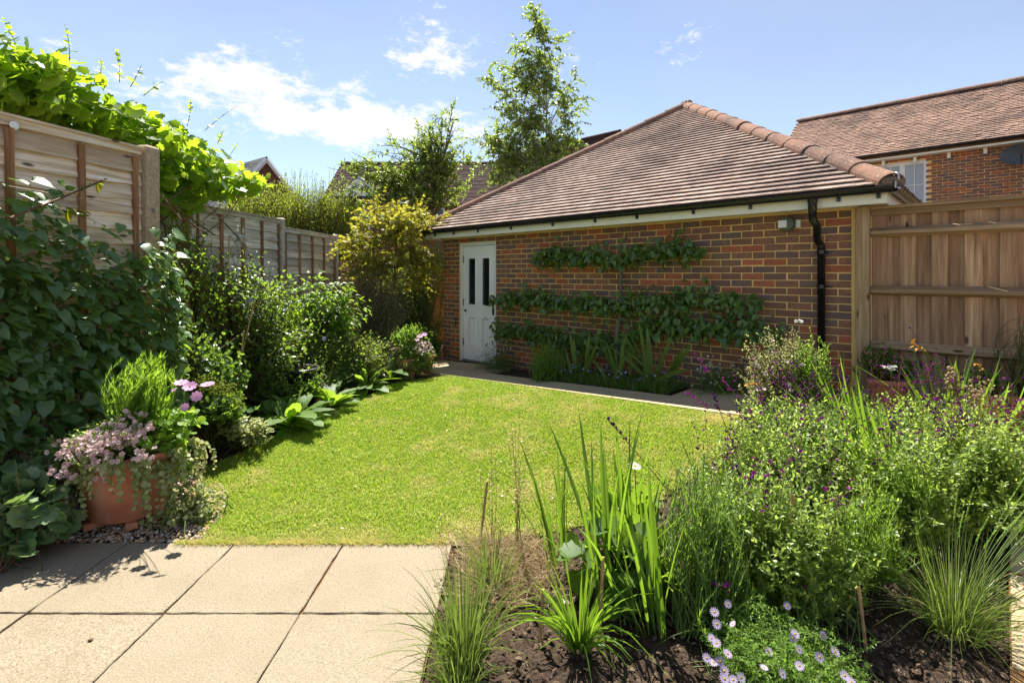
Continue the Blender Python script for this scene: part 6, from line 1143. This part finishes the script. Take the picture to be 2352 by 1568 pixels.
salvia('salvia bush in the middle of the right bed behind the propped one', B(1800, 2.95), [EL(1740, 1060, 2.9, .32, .28, .22), EL(1860, 1010, 3.0, .32, .28, .22), EL(1660, 1100, 2.8, .22, .22, .2)], 300, 26)
salvia('salvia bush with many purple spikes below the leafy variegated shrub', B(1800, 3.5), [EL(1790, 960, 3.5, .35, .3, .16), EL(1900, 960, 3.5, .3, .28, .18)], 200, 30, reach=.24)
salvia('wide salvia bush right of the yellow-streaked sword leaves', B(2080, 2.75), [EL(2060, 1080, 2.7, .32, .28, .22), EL(2160, 1030, 2.8, .3, .28, .25), EL(2050, 1190, 2.5, .26, .22, .2)], 300, 26)
salvia('salvia bush filling the right edge of the bed', B(2290, 2.75), [EL(2270, 1060, 2.75, .3, .28, .26), EL(2340, 1130, 2.6, .22, .25, .25), EL(2250, 1180, 2.55, .24, .22, .18), EL(2200, 970, 3.0, .28, .26, .16)], 320, 24)
salvia('salvia bush at the back of the bed before the fence pots', B(2120, 3.4), [EL(2090, 970, 3.35, .34, .3, .18), EL(2220, 930, 3.4, .3, .28, .18), EL(2000, 960, 3.3, .25, .25, .18)], 220, 30, reach=.22)
# tall single spikes leaning over the path
for i, (lab, x0, y0, x1, y1, Y) in enumerate((('long salvia stem leaning over the path with a magenta top', 1740, 1000, 1597, 815, 3.2), ('arching salvia stem low over the lawn edge', 1770, 1010, 1575, 905, 3.1), ('thin dark salvia stem over the lawn with two flowers', 1580, 1180, 1398, 965, 2.5), ('short salvia stem with magenta bells above the path', 1760, 1000, 1660, 870, 3.2), ('dark salvia stem with wilted flowers over the path edge', 1700, 1060, 1640, 905, 2.9))):
    a, b = P(x0, y0, Y), P(x1, y1, Y); T = Thing('salvia', lab, 'plant', a); pts = shoots(a[None], b[None], np.array([[-.02, 0, .03]]), 8); mb = MB(); tubes(mb, pts, np.linspace(.0028, .0014, 9), 4, cap=False); T.part('stem', mb, MAT['stem' if i in (0, 3) else 'redstem'])
    p, d, u, s = leaves_along(pts, 9, .72, 1.0, 1.2, .1, (.014, .020), False, 0); put_flowers(T, SALV, [MAT['p_magenta' if i in (0, 1, 3) else 'p_purple']], p, d, s, 9)
# tall pale leafy shrub at the path corner
T, pts = bush('shrub', 'tall sunlit shrub with small pale leaves at the path corner', 'shrub', B(1800, 4.05), [EL(1795, 800, 4.05, .30, .28, .20), EL(1790, 870, 4.0, .32, .3, .25), EL(1850, 810, 4.1, .2, .2, .2), EL(1740, 830, 4.0, .2, .2, .2), EL(1800, 930, 3.95, .25, .25, .2)], 420, 26, (.018, .034), OVATE, 'l_var', 'redstem', 0, f0=.3, bend=.08, jit=.5)
n = 16; put_flowers(T, FIVE, [MAT['p_pale'], MAT['p_white']], ell([EL(1800, 860, 3.8, .3, .05, .3)], n), rng.normal(0, .3, (n, 3)) + [0, -.6, .5], rv(n, .012, .018), 16)
bush('cosmos', 'feathery bright foliage at the right of the pale shrub by the downpipe', 'plant', B(1870, 4.0), [EL(1865, 790, 3.95, .12, .12, .14), EL(1850, 840, 3.9, .12, .12, .15)], 80, 30, (.025, .05), SLIM, 'l_feather', 'stem', 0, f0=.35, spread=.85)
# crocosmia swords and their orange flowers
for lab, b, n, L, lean in (('crocosmia swords arching left before the brick corner', B(1960, 3.5), 24, (.45, .75), (-.45, 0, 0)), ('yellow-streaked crocosmia swords in the middle of the salvias', B(2030, 2.95), 16, (.50, .80), (-.22, 0, 0)), ('crocosmia swords rising before the fence rails', B(2180, 3.5), 24, (.55, .85), (-.1, 0, 0)), ('crocosmia swords at the right end of the bed', B(2270, 3.4), 16, (.5, .8), (.15, 0, 0)), ('thin sword leaves left of the salvias at the path', B(1640, 2.9), 14, (.35, .6), (-.3, 0, 0))):
    sword_clump('crocosmia', lab, 'plant', b, n, L, .30, 'l_blade', 'crocosmia clumps in the right bed', lean=lean, br=.08, wide=.85)
for lab, pts_ in (('arching orange crocosmia flower before the fence, left one', [(2180, 950), (2165, 870), (2130, 810), (2085, 783)]), ('orange crocosmia flower before the fence, right one', [(2270, 960), (2272, 900), (2262, 850), (2235, 832)]), ('drooping yellow crocosmia spray by the pale shrub', [(1790, 960), (1780, 900), (1750, 880), (1718, 885)])):
    Y = 3.35 if pts_[0][0] > 2000 else 3.7; q = np.array([P(x, y, Y) for x, y in pts_]); T = Thing('crocosmia_flower', lab, 'flower', q[0]); mb = MB(); tubes(mb, q, [.004, .003, .0025, .0015], 4); T.part('stem', mb, MAT['stem']); n = 12; f = rv(n, 2.0, 2.98); i = f.astype(int); p = q[i] + (q[i + 1] - q[i]) * (f - i)[:, None]; d = rng.normal(0, .3, (n, 3)) + [-.6, -.2, .3]; put_leaves(T, SLIM, MAT['p_orange'], p, d, np.tile([0, 0, 1.0], (n, 1)), rv(n, .03, .05), 12, 'flower')
# dry seed heads
for lab, x, y, Y, r in (('cluster of papery tan seed heads before the fence', 2190, 870, 3.2, (.05, .05, .09)), ('tan seed heads on branching stalks at the right of the bed', 2245, 900, 3.1, (.12, .08, .10))):
    b = B(x, Y) + EZ * .2; T = Thing('dry_flower', lab, 'seed heads', b); n = 42; pos = ell([EL(x, y, Y, *r)], n); m = 14; stems_part(T, shoots(cum(b, m), pos[:m], rng.normal(0, .04, (m, 3)), 6), .003, .0015, MAT['drystem']); put_flowers(T, [(BALL[0] * [.8, .8, 1], BALL[1], 0)], [MAT['l_dry']], pos, rng.normal(0, .5, (n, 3)) + EZ, rv(n, .010, .018), 42, 'seed_head')
for lab, x, y, Y in (('white scabious flower on a thin stem before the fence', 2045, 845, 3.3), ('white umbel above the pale shrub', 1836, 738, 4.0)):
    c = P(x, y, Y); T = Thing('flower', lab, 'flower', c - EZ * .4); mb = MB(); tubes(mb, np.array([c - EZ * .4, c - EZ * .2 + EX * .01, c]), .002, 4); T.part('stem', mb, MAT['stem']); n = 30; put_flowers(T, FIVE, [MAT['p_white'], MAT['p_lime']], c + rng.normal(0, [.016, .016, .006], (n, 3)), rng.normal(0, .4, (n, 3)) + EZ, rv(n, .006, .010), 30, 'floret')
# feathery cosmos seedlings in front
for lab, b, C in (('ferny light green cosmos between sword leaves and salvias', G(1575, 1440), [EL(1590, 1130, 2.35, .14, .14, .22), EL(1570, 1230, 2.3, .12, .12, .2), EL(1600, 1050, 2.5, .12, .12, .12)]), ('ferny cosmos among the salvias near the back', B(1980, 3.2), [EL(1960, 930, 3.3, .2, .2, .12), EL(1990, 980, 3.2, .18, .18, .12)]), ('light feathery cosmos filling the bed left of the front salvia', G(1660, 1440), [EL(1660, 1120, 2.45, .16, .16, .2), EL(1680, 1240, 2.3, .15, .13, .18), EL(1630, 1340, 2.2, .12, .12, .12)]), ('feathery cosmos leaning over the front salvia towards the grass', B(1980, 2.4), [EL(1990, 1180, 2.3, .16, .14, .16), EL(2040, 1280, 2.25, .15, .12, .14)]), ('small feathery plant at the right of the middle salvias', B(2090, 2.6), [EL(2090, 1120, 2.5, .12, .12, .14)])):
    bush('cosmos', lab, 'plant', b, C, 90, 36, (.03, .06), (NEEDLE[0] * [1.5, 1, 1], NEEDLE[1]), 'l_feather', 'stem', 0, 'feathery cosmos in the right bed', f0=.2, spread=.9, base_r=.03)
# sword-leaved clumps before the lawn
for lab, q, n, L, lean in (('front sword-leaved clump rising from bare soil', (1505, 1462), 11, (.45, .72), (-.10, .05, 0)), ('tall sword-leaved clump in the middle of the front group', (1400, 1400), 15, (.55, .85), (-.12, .1, 0)), ('left sword-leaved clump at the lawn edge', (1290, 1310), 13, (.45, .72), (-.12, .05, 0)), ('rear sword-leaved clump leaning towards the lawn', (1450, 1340), 13, (.55, .85), (-.05, .1, 0))):
    sword_clump('gladiolus', lab, 'plant', G(*q), int(n * 1.35), (L[0] * .95, L[1] * 1.08), .17, 'l_blade', 'sword-leaved clumps at the front', lean=lean, wide=.78, br=.04)
bush('mallow', 'round scalloped leaves spreading below the sword-leaved clumps', 'plant', G(1430, 1400), [EL(1400, 1270, 2.4, .20, .18, .13), EL(1450, 1180, 2.6, .20, .18, .12), EL(1500, 1300, 2.35, .16, .15, .12), EL(1400, 1390, 2.2, .10, .08, .05)], 80, 2, (.08, .13), ROUND, 'l_mid', 'stem', 110, f0=.8, base_r=.06, jit=.3, taper=0)
bush('salvia', 'young green bush right of the sword-leaved clumps', 'plant', G(1640, 1430), [EL(1640, 1200, 2.35, .16, .16, .16), EL(1620, 1290, 2.3, .12, .12, .12)], 120, 22, (.02, .04), LANCE, 'l_mid', 'stem', 0, 'purple salvia bushes in the right bed', f0=.2)
# grassy tufts
tuft('grass_tuft', 'wiry grass tuft overhanging the patio corner', 'grass', G(1065, 1525), 300, (.16, .50), .55, .0026, 'l_grassy', None, .5, .07)
tuft('grass_tuft', 'short grass tuft at the very bottom by the patio edge', 'grass', G(1050, 1600), 160, (.12, .28), .7, .0024, 'l_grassy', None, .5, .06)
tuft('grass_tuft', 'thin straw-mixed grass near the first bamboo cane', 'grass', G(1130, 1340), 150, (.12, .36), .5, .002, 'l_grassy', None, .4, .10)
tuft('libertia', 'arching broad-bladed grassy clump in the middle of the bare soil', 'plant', G(1330, 1490), 110, (.18, .46), .85, .0045, 'l_blade', None, .7, .04)
T, pts = tuft('ornamental_grass', 'large arching ornamental grass at the lower right', 'grass', B(2190, 2.1), 420, (.18, .50), .9, .0018, 'l_grassy', None, .55, .09)
m = 24; b = cum(T.loc, m); a = rng.normal(0, .5, m); t = b + np.stack([.16 + .38 * rng.random(m), rng.normal(0, .12, m), rv(m, .42, .66)], -1); sp = shoots(b, t, np.tile([-.03, 0, .08], (m, 1)), 8); stems_part(T, sp, .0016, .001, MAT['stem'], 'flower_stems'); p, d, u, s = leaves_along(sp, 60, .72, 1, .35, 0, (.008, .014), False, .2, .2); put_leaves(T, SMALL, MAT['l_feather'], p, d, u, s, 0, mass='seed_heads')
# straw coloured quaking grass
for lab, x0, y0, x1, y1, Y in (('quaking grass stalk with the highest pale seed heads', 1190, 1240, 1176, 980, 2.75), ('quaking grass stalk beside the first bamboo cane', 1130, 1230, 1128, 1040, 2.75), ('quaking grass stalk before the left sword-leaved clump', 1186, 1250, 1190, 1070, 2.6), ('short quaking grass at the patio corner', 1045, 1330, 1020, 1215, 2.6)):
    a, b = P(x0, y0, Y), P(x1, y1, Y); a[2] = max(a[2], .0); T = Thing('quaking_grass', lab, 'grass', a, 'quaking grass stalks near the patio corner'); m = 5; bb = cum(a, m) + rng.normal(0, .015, (m, 3)); tt = cum(b, m) + rng.normal(0, [.03, .02, .05], (m, 3)); pts = shoots(bb, tt, rng.normal(0, .02, (m, 3)), 7); stems_part(T, pts, .0016, .0009, MAT['drystem']); p, d, u, s = leaves_along(pts, 7, .45, 1, 1.4, -.5, (.014, .024), False, .0); put_leaves(T, OVATE, MAT['l_dry'], p, d, u, s, 35, 'seed_head')
n = 1500; T = Thing('dry_grass', 'tangle of dry brown stems on the soil by the lawn edge', 'dry grass', G(1170, 1270)); b = np.array([G(x, y) for x, y in zip(rv(n, 1060, 1260), rv(n, 1240, 1390))]); d = rng.normal(0, 1, (n, 3)) * [1, 1, .2] + EZ * .45; pts = shoots(b, b + nrm(d) * rv((n, 1), .05, .22), rng.normal(0, .02, (n, 3)), 4); T.part('stems', ribbons(MB(), pts, rv(n, .0016, .0034)), MAT['l_dry'], None, 'stuff')
# bamboo canes
for lab, q, x1, y1, dx in (('thick upright bamboo cane at the patio corner', (1102, 1245), 1119, 1093, 0), ('short bamboo cane in the grass tangle', (1238, 1470), 1248, 1336, 0), ('bamboo cane between sword leaves with a string tie', (1375, 1480), 1385, 1262, 0), ('bamboo cane propping the front salvia, left one', (1790, 1400), 1822, 1120, 0), ('bamboo cane propping the front salvia, right one', (1990, 1485), 1972, 1330, 0), ('dark bamboo cane by the ferny cosmos', (1560, 1440), 1568, 1270, 0)):
    a = G(*q); b = P(x1, y1, a[1] + .03); mb = MB(); u = np.linspace(0, 1, 9); tubes(mb, a - EZ * .03 + (b - a)[None] * u[:, None], .0068 + .0012 * (np.arange(9) % 2), 7); solo('cane', mb, MAT['cane'], lab, 'cane', a, 'bamboo canes in the right bed')
# brachyscome daisies at the bottom
c = G(1790, 1530); C = [(c + EZ * .03, np.array([.26, .20, .12])), (c + np.array([-.16, .05, .04]), np.array([.14, .14, .10])), (c + np.array([.12, -.1, .02]), np.array([.2, .12, .1]))]
T, pts = bush('daisy_mound', 'ferny mound dotted with lilac daisies at the bottom of the bed', 'plant', c, C, 620, 34, (.010, .020), SLIM, 'l_herb', 'stem', 0, f0=.25, base_r=.14, opp=False, r0=.0012)
fl = [(1672, 1386), (1641, 1405), (1646, 1432), (1683, 1432), (1634, 1464), (1646, 1476), (1671, 1500), (1623, 1510), (1640, 1520), (1654, 1518), (1664, 1540), (1684, 1560), (1702, 1555), (1664, 1558), (1766, 1496), (1755, 1532), (1797, 1546), (1826, 1455), (1835, 1490), (1820, 1465), (1836, 1528), (1882, 1508), (1918, 1496), (1890, 1458), (1940, 1550), (1955, 1565), (1790, 1600), (1720, 1590), (1808, 1390), (1880, 1560)]
p = []
for x, y in fl: Y = 2.02 - .30 * (y - 1386) / 200; p.append(P(x, y, Y))
p = np.array(p); put_flowers(T, DAISY, [MAT['p_lilac'], MAT['p_yellow']], p, rng.normal(0, .3, (len(p), 3)) + [0, -.6, .8], rv(len(p), .014, .019), 40); m = len(p); stems_part(T, shoots(p * [1, 1, 0] + [0, .05, 0.0], p, rng.normal(0, .02, (m, 3)), 4), .0012, .001, MAT['stem'], 'flower_stems')
T = Thing('salvia', 'magenta salvia blooms low in the shade above the lilac daisies', 'plant', P(1660, 1400, 2.2)); n = 14; pos = ell([EL(1665, 1345, 2.15, .05, .03, .015), EL(1845, 1365, 2.15, .02, .02, .03), EL(1620, 1335, 2.2, .02, .02, .01)], n); put_flowers(T, SALV, [MAT['p_magenta']], pos, rng.normal(0, .5, (n, 3)) + [0, -.6, .3], rv(n, .014, .02), 14)
# oxeye daisy over the lawn
c = P(1458, 1070, 2.5); T = Thing('daisy', 'single white daisy seen edge-on above the sword leaves', 'flower', c - EZ * .4); mb = MB(); tubes(mb, np.array([c - EZ * .42, c - EZ * .2 + EX * .01, c]), .002, 4); T.part('stem', mb, MAT['stem']); put_flowers(T, DAISY, [MAT['p_white'], MAT['p_yellow']], c[None], np.array([[.1, -.25, .9]]), np.array([.032]), 1)
# pots and shrubs by the right fence
for lab, x, Y, r in (('small terracotta pot at the fence corner holding a dark bush', 2040, 4.35, .15), ('terracotta pot by the fence behind the tan seed heads', 2262, 3.85, .17), ('terracotta pot at the right edge by the fence', 2362, 3.7, .16)):
    b = B(x, Y) + EZ * .01; b[2] = max(b[2], .28); T = Thing('flower_pot', lab, 'pot', b, 'terracotta pots by the right fence'); pot_mesh(T, b, r * .72, r, .32)
bush('shrub', 'dark green bush in the terracotta pot at the fence corner', 'shrub', B(2040, 4.35) + EZ * .3, [EL(2030, 830, 4.35, .22, .2, .17), EL(2070, 850, 4.35, .18, .18, .12)], 130, 16, (.025, .045), OVATE, 'l_dark', 'redstem', 0, f0=.3)
bush('shrub', 'low dark plant in the pot behind the tan seed heads', 'shrub', B(2262, 3.85) + EZ * .3, [EL(2255, 870, 3.85, .14, .14, .08)], 50, 10, (.03, .05), OVATE, 'l_dark', 'stem', 0, f0=.3)
bush('conifer', 'feathery dark conifer at the right edge against the fence', 'shrub', B(2375, 3.8) + EZ * .3, [EL(2375, 800, 3.75, .12, .15, .28), EL(2360, 850, 3.7, .12, .12, .12)], 160, 40, (.03, .05), (NEEDLE[0] * [1.3, 1, 1], NEEDLE[1]), 'l_mid', 'bark', 0, f0=.2, opp=False, spread=.6)
mb = MB(); q = G(208, 1470); add_bevel_box(mb, (.008, .006, .003), .002, q + EZ * .004); solo('dead_leaf', mb, MAT['redstem'], 'tiny dry brown curl lying on a patio slab', 'debris', q)
